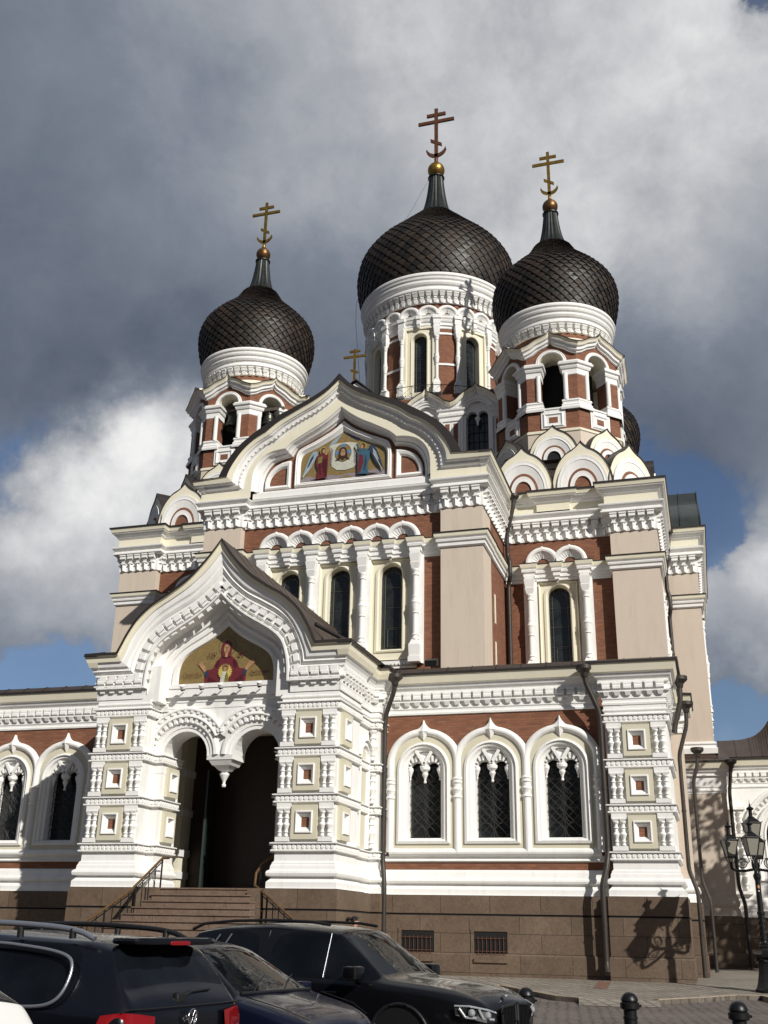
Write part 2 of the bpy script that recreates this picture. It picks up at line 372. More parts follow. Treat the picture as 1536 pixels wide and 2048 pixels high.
WM = {}
def empty(name, loc=(0, 0, 0), rz=0.0, parent=None):
    o = bpy.data.objects.new(name, None); col.objects.link(o); o.location = loc; o.rotation_euler = (0, 0, rz)
    o.empty_display_size = 0.3
    WM[o] = Matrix.Translation(loc) @ Matrix.Rotation(rz, 4, 'Z')
    if parent is not None: o.parent = parent
    return o
def tag(o, label=None, cat=None, group=None, kind=None):
    if label: o['label'] = label
    if cat: o['category'] = cat
    if group: o['group'] = group
    if kind: o['kind'] = kind
    return o
def fr(ox, oy, ang=0.0):
    """upright wall frame: u along the wall, d out of it, z up; ang 0 faces the square (-Y), +90 deg faces +X"""
    U = Vector((math.cos(ang), math.sin(ang), 0)); Nn = Vector((math.sin(ang), -math.cos(ang), 0)); O = Vector((ox, oy, 0))
    return lambda u, d, z: O + U*u + Nn*d + Vector((0, 0, z))
def cylmap(cx, cy, R, a0=0.0):
    def m(u, d, z):
        a = a0 + u/R
        return Vector((cx + (R+d)*math.sin(a), cy - (R+d)*math.cos(a), z))
    return m
def tess(mb, loops, d, mp, mat):
    loops3 = [[Vector((u, z, 0)) for u, z in lp] for lp in loops]
    tris = tessellate_polygon(loops3)
    pts = [p for lp in loops for p in lp]
    mb.add([mp(u, d, z) for u, z in pts], [list(t) for t in tris], mat)
def strip(mb, A, B, mat, closed=False, smooth=False):
    n = len(A); vs_ = list(A)+list(B); fs_ = []
    for i in range(n if closed else n-1):
        j = (i+1) % n; fs_.append([i, j, n+j, n+i])
    mb.add(vs_, fs_, mat, smooth)
def prism(mb, poly, d0, d1, mp, mat, side=None, holes=(), back=False):
    tess(mb, [poly]+list(holes), d1, mp, mat)
    for lp in [poly]+list(holes):
        strip(mb, [mp(u, d0, z) for u, z in lp], [mp(u, d1, z) for u, z in lp], side or mat, True)
    if back: tess(mb, [poly]+list(holes), d0, mp, side or mat)
def box(mb, u0, u1, d0, d1, z0, z1, mp, mat):
    v = [mp(u, d, z) for z in (z0, z1) for d in (d0, d1) for u in (u0, u1)]
    mb.add(v, [[0, 1, 3, 2], [4, 6, 7, 5], [0, 4, 5, 1], [2, 3, 7, 6], [0, 2, 6, 4], [1, 5, 7, 3]], mat)
def taper(mb, u0, u1, d0, d1, z0, z1, mp, mat, k=0.0, kd=0.0):
    """box whose lower end is narrower by k and shallower by kd"""
    v = [mp(u0+k, d0, z0), mp(u1-k, d0, z0), mp(u0+k, d1-kd, z0), mp(u1-k, d1-kd, z0), mp(u0, d0, z1), mp(u1, d0, z1), mp(u0, d1, z1), mp(u1, d1, z1)]
    mb.add(v, [[0, 1, 3, 2], [4, 6, 7, 5], [0, 4, 5, 1], [2, 3, 7, 6], [0, 2, 6, 4], [1, 5, 7, 3]], mat)
def offset_path(P, n, closed=False):
    out = []; N = len(P)
    for i in range(N):
        a = P[i-1] if (i > 0 or closed) else None; b = P[i]; c = P[(i+1) % N] if (i < N-1 or closed) else None
        ns = []
        for p, q in ((a, b), (b, c)):
            if p is None or q is None: continue
            dx, dz = q[0]-p[0], q[1]-p[1]; l = math.hypot(dx, dz)
            if l < 1e-9: continue
            ns.append((-dz/l, dx/l))
        if len(ns) == 1: m = ns[0]; k = 1
        else:
            m = (ns[0][0]+ns[1][0], ns[0][1]+ns[1][1]); l = math.hypot(*m)
            if l < 1e-6: m = ns[0]; k = 1
            else:
                m = (m[0]/l, m[1]/l); k = 1/max(0.35, m[0]*ns[0][0]+m[1]*ns[0][1])
        out.append((b[0]+m[0]*n*k, b[1]+m[1]*n*k))
    return out
def sweep(mb, path, prof, mp, mat, closed=False, smooth=False):
    """prof = [(n, d) or (n, d, mat)] : n to the left of the path (outwards on an arch run left to right), d out of the wall"""
    prev = None
    for q in prof:
        ring = [mp(u, q[1], z) for u, z in offset_path(path, q[0], closed)]
        if prev is not None: strip(mb, prev, ring, q[2] if len(q) > 2 else mat, closed, smooth)
        prev = ring
def hsweep(mb, path, prof, mat, closed=False, lift=None):
    """path = plan points, outwards on the right hand; prof = [(out, z) or (out, z, mat)]"""
    prev = None
    for q in prof:
        ring = [Vector((x, y, q[1])) for x, y in offset_path(path, -q[0], closed)]
        if prev is not None: strip(mb, prev, ring, q[2] if len(q) > 2 else mat, closed)
        prev = ring
def along(path, spacing, fn, closed=False, out=0.0, minlen=0.0):
    P = offset_path(path, -out, closed); N = len(P)
    for i in range(N if closed else N-1):
        p = Vector(P[i]); q = Vector(P[(i+1) % N]); L_ = (q-p).length
        if L_ < max(minlen, spacing*0.45): continue
        n = max(1, round(L_/spacing)); ang = math.atan2(q.y-p.y, q.x-p.x); st = L_/n
        for k in range(n):
            c = p + (q-p)*((k+0.5)/n); fn(fr(c.x, c.y, ang), st)
def lathe(mb, prof, cx, cy, n, mat, smooth=True, a0=0.0, a1=2*PI):
    full = abs(a1-a0-2*PI) < 1e-6; m = n if full else n+1
    prev = None
    for q in prof:
        ring = [Vector((cx+q[0]*math.sin(a0+(a1-a0)*i/n), cy-q[0]*math.cos(a0+(a1-a0)*i/n), q[1])) for i in range(m)]
        if prev is not None: strip(mb, prev, ring, q[2] if len(q) > 2 else mat, full, smooth)
        prev = ring
def flathe(mb, prof, u, d, n, mp, mat, smooth=True):
    c = mp(u, d, 0); lathe(mb, prof, c.x, c.y, n, mat, smooth)
def tube(mb, pts, r, mat, n=8, smooth=True, caps=True):
    pts = [Vector(p) for p in pts]; rings = []
    ref = None
    for i, p in enumerate(pts):
        if i == 0: t = pts[1]-p
        elif i == len(pts)-1: t = p-pts[i-1]
        else: t = (pts[i+1]-p).normalized()+(p-pts[i-1]).normalized()
        t.normalize()
        if ref is None: ref = Vector((0, 0, 1)) if abs(t.z) < 0.9 else Vector((1, 0, 0))
        a = t.cross(ref); a.normalize(); b = t.cross(a); ref = b.cross(t)*1.0 if False else ref
        if abs(t.dot(ref)) > 0.98: a = t.cross(Vector((0, 1, 0.01))).normalized(); b = t.cross(a)
        rr = r[i] if isinstance(r, (list, tuple)) else r
        rings.append([p + a*(rr*math.cos(2*PI*k/n)) + b*(rr*math.sin(2*PI*k/n)) for k in range(n)])
    for A, B in zip(rings, rings[1:]): strip(mb, A, B, mat, True, smooth)
    if caps:
        for g in (rings[0], rings[-1]): mb.add(g, [list(range(n))], mat)
def ball(mb, c, r, mat, n=12, sz=1.0):
    c = Vector(c)
    prof = [(r*math.sin(PI*i/(n//2+2)), c.z - r*sz*math.cos(PI*i/(n//2+2))) for i in range(n//2+3)]
    lathe(mb, prof, c.x, c.y, n, mat)

def arc(cx, cz, r, a0, a1, n, rz=None):
    return [(cx + r*math.cos(R_(a0+(a1-a0)*i/n)), cz + (rz or r)*math.sin(R_(a0+(a1-a0)*i/n))) for i in range(n+1)]
def archpath(cx, zb, zs, r, n=20, rz=None):
    return [(cx-r, zb)] + arc(cx, zs, r, 180, 0, n, rz) + [(cx+r, zb)]
def keel(cx, zs, r, za, a=62, n=10, rz=None, zb=None, nb=6):
    """onion arch: circle from the springing, then a concave sweep up to the point za"""
    L_ = arc(cx, zs, r, 180, 180-a, n, rz)
    p = L_[-1]; q = (cx, za)
    tx, tz = math.sin(R_(a)), math.cos(R_(a))
    k = (q[0]-p[0])*0.62
    ctl = (p[0]+k, min(p[1]+k*tz/max(tx, .01), za-(za-p[1])*0.45))
    for i in range(1, nb+1):
        t = i/nb; L_.append(((1-t)**2*p[0]+2*t*(1-t)*ctl[0]+t*t*q[0], (1-t)**2*p[1]+2*t*(1-t)*ctl[1]+t*t*q[1]))
    Rr = [(2*cx-x, z) for x, z in reversed(L_[:-1])]
    out = L_+Rr
    if zb is not None: out = [(cx-r, zb)]+out+[(cx+r, zb)]
    return out
def smoothcurve(secs, n=8):
    """secs = list of control lists; Catmull-Rom inside each, corners kept between them"""
    out = []
    for P in secs:
        m = len(P)
        pts = []
        tot = n*(max(m-1, 1))
        for i in range(m-1):
            p0 = P[max(i-1, 0)]; p1 = P[i]; p2 = P[i+1]; p3 = P[min(i+2, m-1)]
            for k in range(n):
                t = k/n
                pts.append(tuple(0.5*((2*p1[j])+(-p0[j]+p2[j])*t+(2*p0[j]-5*p1[j]+4*p2[j]-p3[j])*t*t+(-p0[j]+3*p1[j]-3*p2[j]+p3[j])*t**3) for j in (0, 1)))
        pts.append(P[-1])
        out += pts if not out else pts[1:]
    return out
def mirror(half):
    """half runs from the point on the axis outwards to the right; returns the whole path left to right"""
    return [(-x, z) for x, z in reversed(half)] + half[1:]

BAL = [(0.30, 0), (0.62, 0.02), (0.62, 0.07), (0.48, 0.09), (0.40, 0.14), (0.66, 0.17), (0.66, 0.20), (0.46, 0.23), (0.52, 0.30), (0.85, 0.42), (0.98, 0.46), (0.98, 0.50), (0.60, 0.56), (0.55, 0.70),
       (0.80, 0.73), (0.80, 0.76), (0.52, 0.79), (0.52, 0.88), (0.90, 0.96), (0.90, 1.0)]
def balprof(r, z0, z1, base=BAL): return [(max(a*r, 0.01), z0+b*(z1-z0)) for a, b in base]
def baluster(mb, mp, u, d, z0, z1, r, mat='white_plaster', n=12):
    flathe(mb, balprof(r, z0, z1), u, d, n, mp, mat)
COLP = [(1.0, 0.0), (1.0, .02), (.8, .03), (.75, .055), (.95, .06), (.95, .072), (.75, .08), (.75, .36), (.98, .37), (.98, .385), (.80, .39), (.95, .42), (1.15, .50), (1.28, .515), (1.28, .53), (1.0, .54), (.9, .58),
        (.98, .60), (.98, .615), (.76, .62), (.74, .90), (.98, .91), (.98, .925), (.8, .93), (.95, .96), (1.1, .98), (1.1, 1.0)]
def column(mb, mp, u, d, zb, zt, r):
    """turned column with block base, mid bulge and block capital"""
    box(mb, u-r*1.55, u+r*1.55, 0, d+r*1.5, zb, zb+.22, mp, 'white_plaster')
    box(mb, u-r*1.35, u+r*1.35, 0, d+r*1.3, zb+.22, zb+.34, mp, 'white_plaster')
    taper(mb, u-r*1.5, u+r*1.5, 0, d+r*1.45, zb+.34, zb+.72, mp, 'white_plaster', .02, .02)
    taper(mb, u-r*.8, u+r*.8, 0, d+r*.8, zb+.72, zb+.95, mp, 'white_plaster', -r*.6, -r*.6)
    flathe(mb, [(a*r, zb+.95+b*(zt-.82-zb-.95)) for a, b in COLP], u, d, 14, mp, 'white_plaster')
    taper(mb, u-r*1.3, u+r*1.3, 0, d+r*1.25, zt-.82, zt-.55, mp, 'white_plaster', r*.45, r*.45)
    box(mb, u-r*1.15, u+r*1.15, 0, d+r*1.1, zt-.55, zt-.47, mp, 'white_plaster')
    taper(mb, u-r*1.5, u+r*1.5, 0, d+r*1.45, zt-.47, zt-.15, mp, 'white_plaster', r*.3, r*.3)
    box(mb, u-r*1.3, u+r*1.3, 0, d+r*1.3, zt-.15, zt, mp, 'white_plaster')
def nested_panel(mb, mp, cu, zc, hw, hh, d, centre='red_brick'):
    """square field: buff border, stepped white frame, brick centre"""
    lv = [(1.0, d-.02, 'panel_plaster'), (1.0, d+.11, 'panel_plaster'), (.66, d+.11, 'panel_plaster'), (.63, d+.15, 'white_plaster'), (.57, d+.15, 'white_plaster'), (.54, d+.10, 'white_plaster'), (.46, d+.09, 'white_plaster'), (.40, d+.04, 'white_plaster'), (.30, d-.012, 'white_plaster')]
    prev = None
    for k, dd, m in lv:
        r = [mp(cu+sx*hw*k, dd, zc+sz*(hh*k if k < 1 else hh)) for sx, sz in ((-1, -1), (1, -1), (1, 1), (-1, 1))]
        if prev: strip(mb, prev, r, m, True)
        prev = r
    tess(mb, [[(cu+sx*hw*.30, zc+sz*hh*.30) for sx, sz in ((-1, -1), (1, -1), (1, 1), (-1, 1))]], d-.012, mp, centre)
def beads(mb, path, z, spacing=.15, r=.055, out=.08, closed=False):
    def b(mp, st):
        ps = [(r*math.cos(2*PI*k/8), z+r*math.sin(2*PI*k/8)) for k in range(8)]
        strip(mb, [mp(u, 0, q) for u, q in ps], [mp(u*.7, .035, z+(q-z)*.7) for u, q in ps], 'white_plaster', True)
        tess(mb, [[(u*.7, z+(q-z)*.7) for u, q in ps]], .035, mp, 'white_plaster')
    along(path, spacing, b, closed, out)
def beadband(mb, path, z0, z1, out=.0, closed=False):
    h = z1-z0
    hsweep(mb, path, [(out, z0), (out+.10, z0+.02), (out+.10, z0+.20*h), (out+.05, z0+.25*h), (out+.05, z1-.25*h), (out+.13, z1-.2*h), (out+.13, z1-.03), (out, z1)], 'white_plaster', closed)
    beads(mb, path, (z0+z1)/2, .15, .27*h, out+.05, closed)

# ================================================================ THE CATHEDRAL
church = tag(empty('cathedral', (0, 40, 0)), 'large white and red brick cathedral with dark onion domes and gold crosses', 'cathedral')
WP, CP, PP, BS, RB, GR, RM, LIP = 'white_plaster', 'cream_plaster', 'panel_plaster', 'beige_stucco', 'red_brick', 'brown_granite', 'roof_metal', 'roof_lip'

# -------------------------------------------------- low storey: shared pieces
BASEPROF = [(.16, 2.19, GR), (.16, 2.19, WP), (.15, 2.36), (.08, 2.44), (.06, 2.50), (.16, 2.54), (.18, 2.60), (.16, 2.66), (.10, 2.70), (.08, 2.78), (.06, 2.86), (.03, 2.92), (0, 2.94)]
def plinth(mb, path, top=2.19, closed=False):
    hsweep(mb, path, [(.24, -1.0, GR), (.24, .50, GR), (.22, .54, GR), (.20, .55, GR), (.20, 1.60, GR), (.17, 1.615, 'void_dark'), (.17, 1.645, 'void_dark'), (.20, 1.66, GR), (.20, top, GR), (.0, top, WP)], GR, closed)
LOWC = [(.004, 7.83), (.05, 7.84), (.06, 7.90), (.03, 7.94), (.03, 8.00), (.06, 8.03), (.07, 8.50), (.16, 8.52), (.16, 8.57), (.13, 8.59), (.15, 8.64), (.22, 8.70), (.25, 8.77), (.25, 8.80), (.31, 8.82, WP), (.34, 8.84, CP), (.42, 9.10, CP), (.46, 9.105, LIP), (.46, 9.17, LIP), (0.0, 9.30, RM)]
def low_brackets(mb, path, spacing=.335, closed=False):
    def b(mp, st):
        w = st*.36
        box(mb, -w*1.08, w*1.08, 0, .13, 8.46, 8.52, mp, WP)
        ps = [(0.0, 8.29), (.10, 8.29), (.15, 8.33), (.15, 8.41), (.12, 8.455), (0, 8.455)]
        A = [mp(-w, d, z) for d, z in ps]; B = [mp(w, d, z) for d, z in ps]
        strip(mb, A, B, WP, True)
        mb.add(A, [list(range(6))], WP); mb.add(B, [list(range(6))], WP)
        taper(mb, -w*.8, w*.8, 0, .12, 8.12, 8.24, mp, WP, w*.25, .05)
    along(path, spacing, b, closed, .06)
    hsweep(mb, path, [(.05, 8.235), (.16, 8.24), (.16, 8.28), (.05, 8.285)], WP, closed)
def pier_tier(mb, mp, half, d, z0, z1, parent, bal=True):
    """one stage of a decorated pier: nested panel between pairs of turned colonnettes"""
    cw = half*.44
    nested_panel(mb, mp, 0, (z0+z1)/2+.0, cw, (z1-z0)/2-.06, d+.02)
    for s in (-1, 1):
        a, b_ = sorted((s*(cw+.04), s*(half-.03)))
        box(mb, a, b_, 0, d+.10, z1-.16, z1, mp, WP)
        box(mb, a, b_, 0, d+.12, z0, z0+.13, mp, WP)
        for k in (.27, .73):
            u = a+(b_-a)*k
            taper(mb, u-.10, u+.10, 0, d+.14, z1-.30, z1-.16, mp, WP, .05, .05)
            if bal:
                m2 = MB(); baluster(m2, mp, u, d+.07, z0+.13, z1-.24, .105); m2.build('colonnette', parent)
            else: baluster(mb, mp, u, d+.07, z0+.13, z1-.24, .105)
TIERS = ((3.47, 4.55), (4.84, 5.89), (6.19, 7.27))
BANDS = ((3.19, 3.47), (4.55, 4.84), (5.89, 6.19), (7.27, 7.57))
def pier_body(mb, path, closed=False):
    plinth(mb, path, closed=closed)
    hsweep(mb, path, [(.16, 2.19), (.16, 2.36), (.08, 2.44), (.04, 2.50), (.16, 2.53), (.18, 2.60), (.16, 2.66), (.09, 2.70), (.08, 2.80), (.05, 2.86), (.05, 2.89), (0, 2.94), (0, 7.62), (.05, 7.66), (.05, 7.70), (.02, 7.72), (.02, 7.82)], WP, closed)
    for z0, z1 in BANDS: beadband(mb, path, z0, z1, 0, closed)

# -------------------------------------------------- side wings (left and right of the porch)
def wing_window(s, cx, wing):
    mp = fr(cx, 34.0)
    mb = MB()
    # moulded surround: buff field, stepped white frame, splayed reveal
    n = 18
    def S(w, zb, zs, dz=0): return archpath(0, zb, zs, w, n)
    lv = [(S(1.08, 3.50, 6.16), .06, PP), (S(.885, 3.72, 6.03), .07, PP), (S(.885, 3.72, 6.03), .12, WP), (S(.80, 3.80, 6.05), .15, WP), (S(.79, 3.80, 6.05), .09, WP), (S(.68, 3.86, 6.08), .08, WP), (S(.64, 3.88, 6.08), .0, WP), (S(.56, 3.90, 6.10), -.02, WP), (S(.53, 3.90, 6.10), -.42, WP)]
    prev = None
    for P, d, m in lv:
        ring = [mp(u, d, z) for u, z in P]
        if prev: strip(mb, prev, ring, m, True)
        prev = ring
    mb.build('window_surround', wing)
    # hood: torus columns joined by keel arches
    mb = MB()
    tp = [(-.125*math.cos(PI*k/8), .0+.155*math.sin(PI*k/8)) for k in range(9)]
    path = [(-1.1175, 3.46), (-1.1175, 6.3)] + keel(0, 6.3, 1.1175, 7.40, 78, 12, .96)[1:-1] + [(1.1175, 6.3), (1.1175, 3.46)]
    sweep(mb, path, [(-a, b+.02) for a, b in tp], mp, WP, smooth=False)
    sweep(mb, [(-1.1175, 3.46), (1.1175, 3.46)], [(-a, b+.02) for a, b in tp], mp, WP)
    for su in (-1, 1):
        flathe(mb, [(.12, 5.10), (.16, 5.13), (.16, 5.17), (.12, 5.20), (.115, 5.24), (.15, 5.34), (.17, 5.38), (.17, 5.42), (.13, 5.45), (.13, 5.56), (.165, 5.60), (.165, 5.64), (.12, 5.67), (.16, 5.71), (.16, 5.74), (.12, 5.78)], su*1.1175, .05, 12, mp, WP)
    # keel crest at the point
    rim = [(-.34, 7.24), (-.17, 7.37), (-.07, 7.48), (0, 7.66), (.07, 7.48), (.17, 7.37), (.34, 7.24), (.14, 7.17), (0, 6.98), (-.14, 7.17)]
    mb.add([mp(u, .10, z) for u, z in rim]+[mp(0, .25, 7.28)], [[i, (i+1) % 10, 10] for i in range(10)], WP)
    strip(mb, [mp(u, .0, z) for u, z in rim], [mp(u, .10, z) for u, z in rim], WP, True)
    mb.build('window_hood', wing)
    # tracery head with hanging boss
    mb = MB()
    top = arc(0, 6.10, .53, 180, 0, 16)
    lobe = lambda c: arc(c, 6.08, .215, 0, 180, 8)
    poly = [(-.53, 5.98)] + top[0:] + [(.53, 5.98), (.485, 5.98)] + lobe(.27) + [(.055, 5.95), (-.055, 5.95)] + lobe(-.27) + [(-.485, 5.98)]
    prism(mb, poly, -.30, -.13, mp, WP)
    for c in (-.27, .27):
        for a in range(12, 180, 26):
            ca, sa = math.cos(R_(a)), math.sin(R_(a)); pa, pb = -sa*.042, ca*.042
            q = [(c+ca*.225-pa*.6, 6.08+sa*.225-pb*.6), (c+ca*.225+pa*.6, 6.08+sa*.225+pb*.6), (c+ca*.40+pa, 6.08+sa*.40+pb), (c+ca*.43, 6.08+sa*.43), (c+ca*.40-pa, 6.08+sa*.40-pb)]
            prism(mb, q, -.13, -.03, mp, WP)
    for a in (58, 122):
        ca, sa = math.cos(R_(a)), math.sin(R_(a))
        q = [(-sa*.05, 6.22+ca*.05), (sa*.05, 6.22-ca*.05), (ca*.50+sa*.05, 6.22+sa*.50-ca*.05), (ca*.56, 6.22+sa*.56), (ca*.50-sa*.05, 6.22+sa*.50+ca*.05)]
        prism(mb, q, -.13, .03, mp, WP)
        q = [(-ca*.30-sa*.04, 6.42+ca*.04-sa*.16), (-ca*.30+sa*.04, 6.42-ca*.04-sa*.16), (ca*.36+sa*.04, 6.42+sa*.22), (ca*.36-sa*.04, 6.42+sa*.28)]
    flathe(mb, [(.02, 5.62), (.045, 5.64), (.05, 5.68), (.03, 5.71), (.05, 5.80), (.10, 5.90), (.10, 5.94), (.07, 5.96), (.10, 6.0), (.16, 6.06), (.17, 6.14), (.12, 6.2), (.05, 6.3)], 0, -.14, 12, mp, WP)
    for su in (-1, 1): flathe(mb, [(.02, 5.72), (.035, 5.75), (.02, 5.79), (.07, 5.95), (.10, 6.02), (.10, 6.10), (.04, 6.16)], su*.50, -.14, 10, mp, WP)
    mb.build('tracery', wing)
    mb = MB(); tess(mb, [S(.56, 3.88, 6.08)], -.45, mp, 'dark_glass'); g = mb.build('glazing', wing)
    # wrought grille of circles and crossing bars
    mb = MB()
    def bar(pts, r=.008): tube(mb, [mp(u, -.26, z) for u, z in pts], r, 'grille_iron', 4, False, False)
    for i in range(-9, 12):
        z0 = 3.9+i*.27
        for sg in (1, -1):
            pts = []
            for k in range(3):
                u = -.53+.53*k; z = z0+(u+.53)*1.0 if sg > 0 else z0-(u-.53)*1.0
                pts.append((u, z))
            pts = [(u, z) for u, z in pts if 3.9 <= z <= 6.2]
            if len(pts) > 1: bar(pts)
    for i in range(5):
        for c in (-.27, .27): bar([(c+.24*math.cos(2*PI*k/14), 4.15+i*.44+.24*math.sin(2*PI*k/14)) for k in range(15)])
    for u in (-.5, 0, .5): bar([(u, 3.9), (u, 6.0)], .008)
    mb.build('grille', wing)

def wing(s):
    w = MB()
    xa, xb = 4.95, 11.35
    f = fr(0, 34.0)
    # brick wall with window openings
    holes = [archpath(s*c, 3.80, 6.10, .72, 16) for c in (5.61, 7.85, 10.09)]
    pl = [(s*4.3, 2.6), (s*11.5, 2.6), (s*11.5, 7.9), (s*4.3, 7.9)]
    tess(w, [pl]+holes, 0, f, RB)
    W = w.build('side_wing', church)
    P = [(-11.36, 34), (-4.2, 34)] if s < 0 else [(4.2, 34), (11.36, 34)]
    m = MB()
    hsweep(m, P, [(.24, -1.0, GR), (.24, .50, GR), (.22, .54, GR), (.20, .55, GR), (.20, 1.60, GR), (.17, 1.615, 'void_dark'), (.17, 1.645, 'void_dark'), (.20, 1.66, GR), (.20, 2.19, GR), (.0, 2.19, WP)], GR)
    # basement windows: flat black sheets on the plinth face
    m.build('plinth', W)
    m = MB(); hsweep(m, P, BASEPROF + [(0.0, 2.94)], WP)
    hsweep(m, P, [(0, 3.17), (.05, 3.18), (.08, 3.21), (.05, 3.24), (.02, 3.26), (.02, 3.36)], WP)
    m.build('base_moulding', W)
    m = MB(); hsweep(m, P, LOWC, WP); low_brackets(m, P); m.build('cornice', W)
    for c in (5.61, 7.85, 10.09): wing_window(s, s*c, W)
    # basement window grilles
    if s > 0:
        for (a, b, z0, z1) in ((4.96, 6.0, .41, 1.16), (7.25, 8.27, .41, 1.16)):
            m = MB()
            d0 = .203
            tess(m, [[(a, z0), (b, z0), (b, z1), (a, z1)]], d0, f, 'void_dark')
            for (q0, q1, y0, y1) in ((a-.10, a, z0-.1, z1+.06), (b, b+.10, z0-.1, z1+.06), (a, b, z1, z1+.06), (a, b, z0-.12, z0)):
                box(m, q0, q1, .19, .225 if y1 > z0+.01 else .29, y0, y1, f, GR)
            for k in range(7):
                u = a+.12+(b-a-.24)*k/6; tube(m, [f(u, .225, z0+.02), f(u, .225, z1-.14)], .014, 'rust_iron', 5)
            for z in (z0+.10, z0+.19, z1-.2): tube(m, [f(a+.04, .228, z), f(b-.04, .228, z)], .016, 'rust_iron', 5)
            m.build('basement_window', W)
    # lean-to roof behind the cornice
    m = MB()
    xs = (s*4.0, s*13.9)
    prof = [(33.54, 9.175), (33.80, 9.36), (40.6, 9.9)]
    nseg = 12
    for i in range(nseg):
        a = xs[0]+(xs[1]-xs[0])*i/nseg; b = xs[0]+(xs[1]-xs[0])*(i+1)/nseg
        for p, q in zip(prof, prof[1:]): m.add([(a, p[0], p[1]), (b, p[0], p[1]), (b, q[0], q[1]), (a, q[0], q[1])], [[0, 1, 2, 3]], RM)
        tube(m, [(a, p[0], p[1]+.01) for p in prof], .018, LIP, 4)
    m.build('roof', W)
    # corner pilaster with three decorated stages
    x0, x1 = 11.55, 13.42
    cx = s*(x0+x1)/2
    if s > 0: pp = [(x0, 34.0), (x0, 33.6), (x1, 33.6), (x1, 36.2)]
    else: pp = [(-x1, 36.2), (-x1, 33.6), (-x0, 33.6), (-x0, 34.0)]
    m = MB(); pier_body(m, pp)
    PI_ = m.build('corner_pilaster', church)
    m = MB(); hsweep(m, pp, LOWC, WP); low_brackets(m, pp); m.build('cornice', PI_)
    mp = fr(cx, 33.6)
    for z0, z1 in TIERS:
        m = MB(); pier_tier(m, mp, (x1-x0)/2, 0, z0, z1, PI_); m.build('panel_stage', PI_)
    # side wall running back to the main block
    m = MB(); sx = s*13.35
    g = fr(sx, 33.6, R_(90)*s)
    if s > 0:
        tess(m, [[(2.6, -1), (12, -1), (12, 8), (2.6, 8)]], -.1, g, RB)
    else:
        tess(m, [[(-12, -1), (-2.6, -1), (-2.6, 8), (-12, 8)]], -.1, g, RB)
    sp = [(13.3, 36.2), (13.3, 39.0), (13.75, 39.0), (13.75, 41.2), (13.3, 41.2), (13.3, 46)]
    if s < 0: sp = [(-x, y) for x, y in reversed(sp)]
    plinth(m, sp); hsweep(m, sp, BASEPROF, WP)
    hsweep(m, sp, [(0, 2.94), (.0, 8.0)], BS); hsweep(m, sp, LOWC, WP); low_brackets(m, sp)
    m.build('side_wall', church)
wing(1); wing(-1)

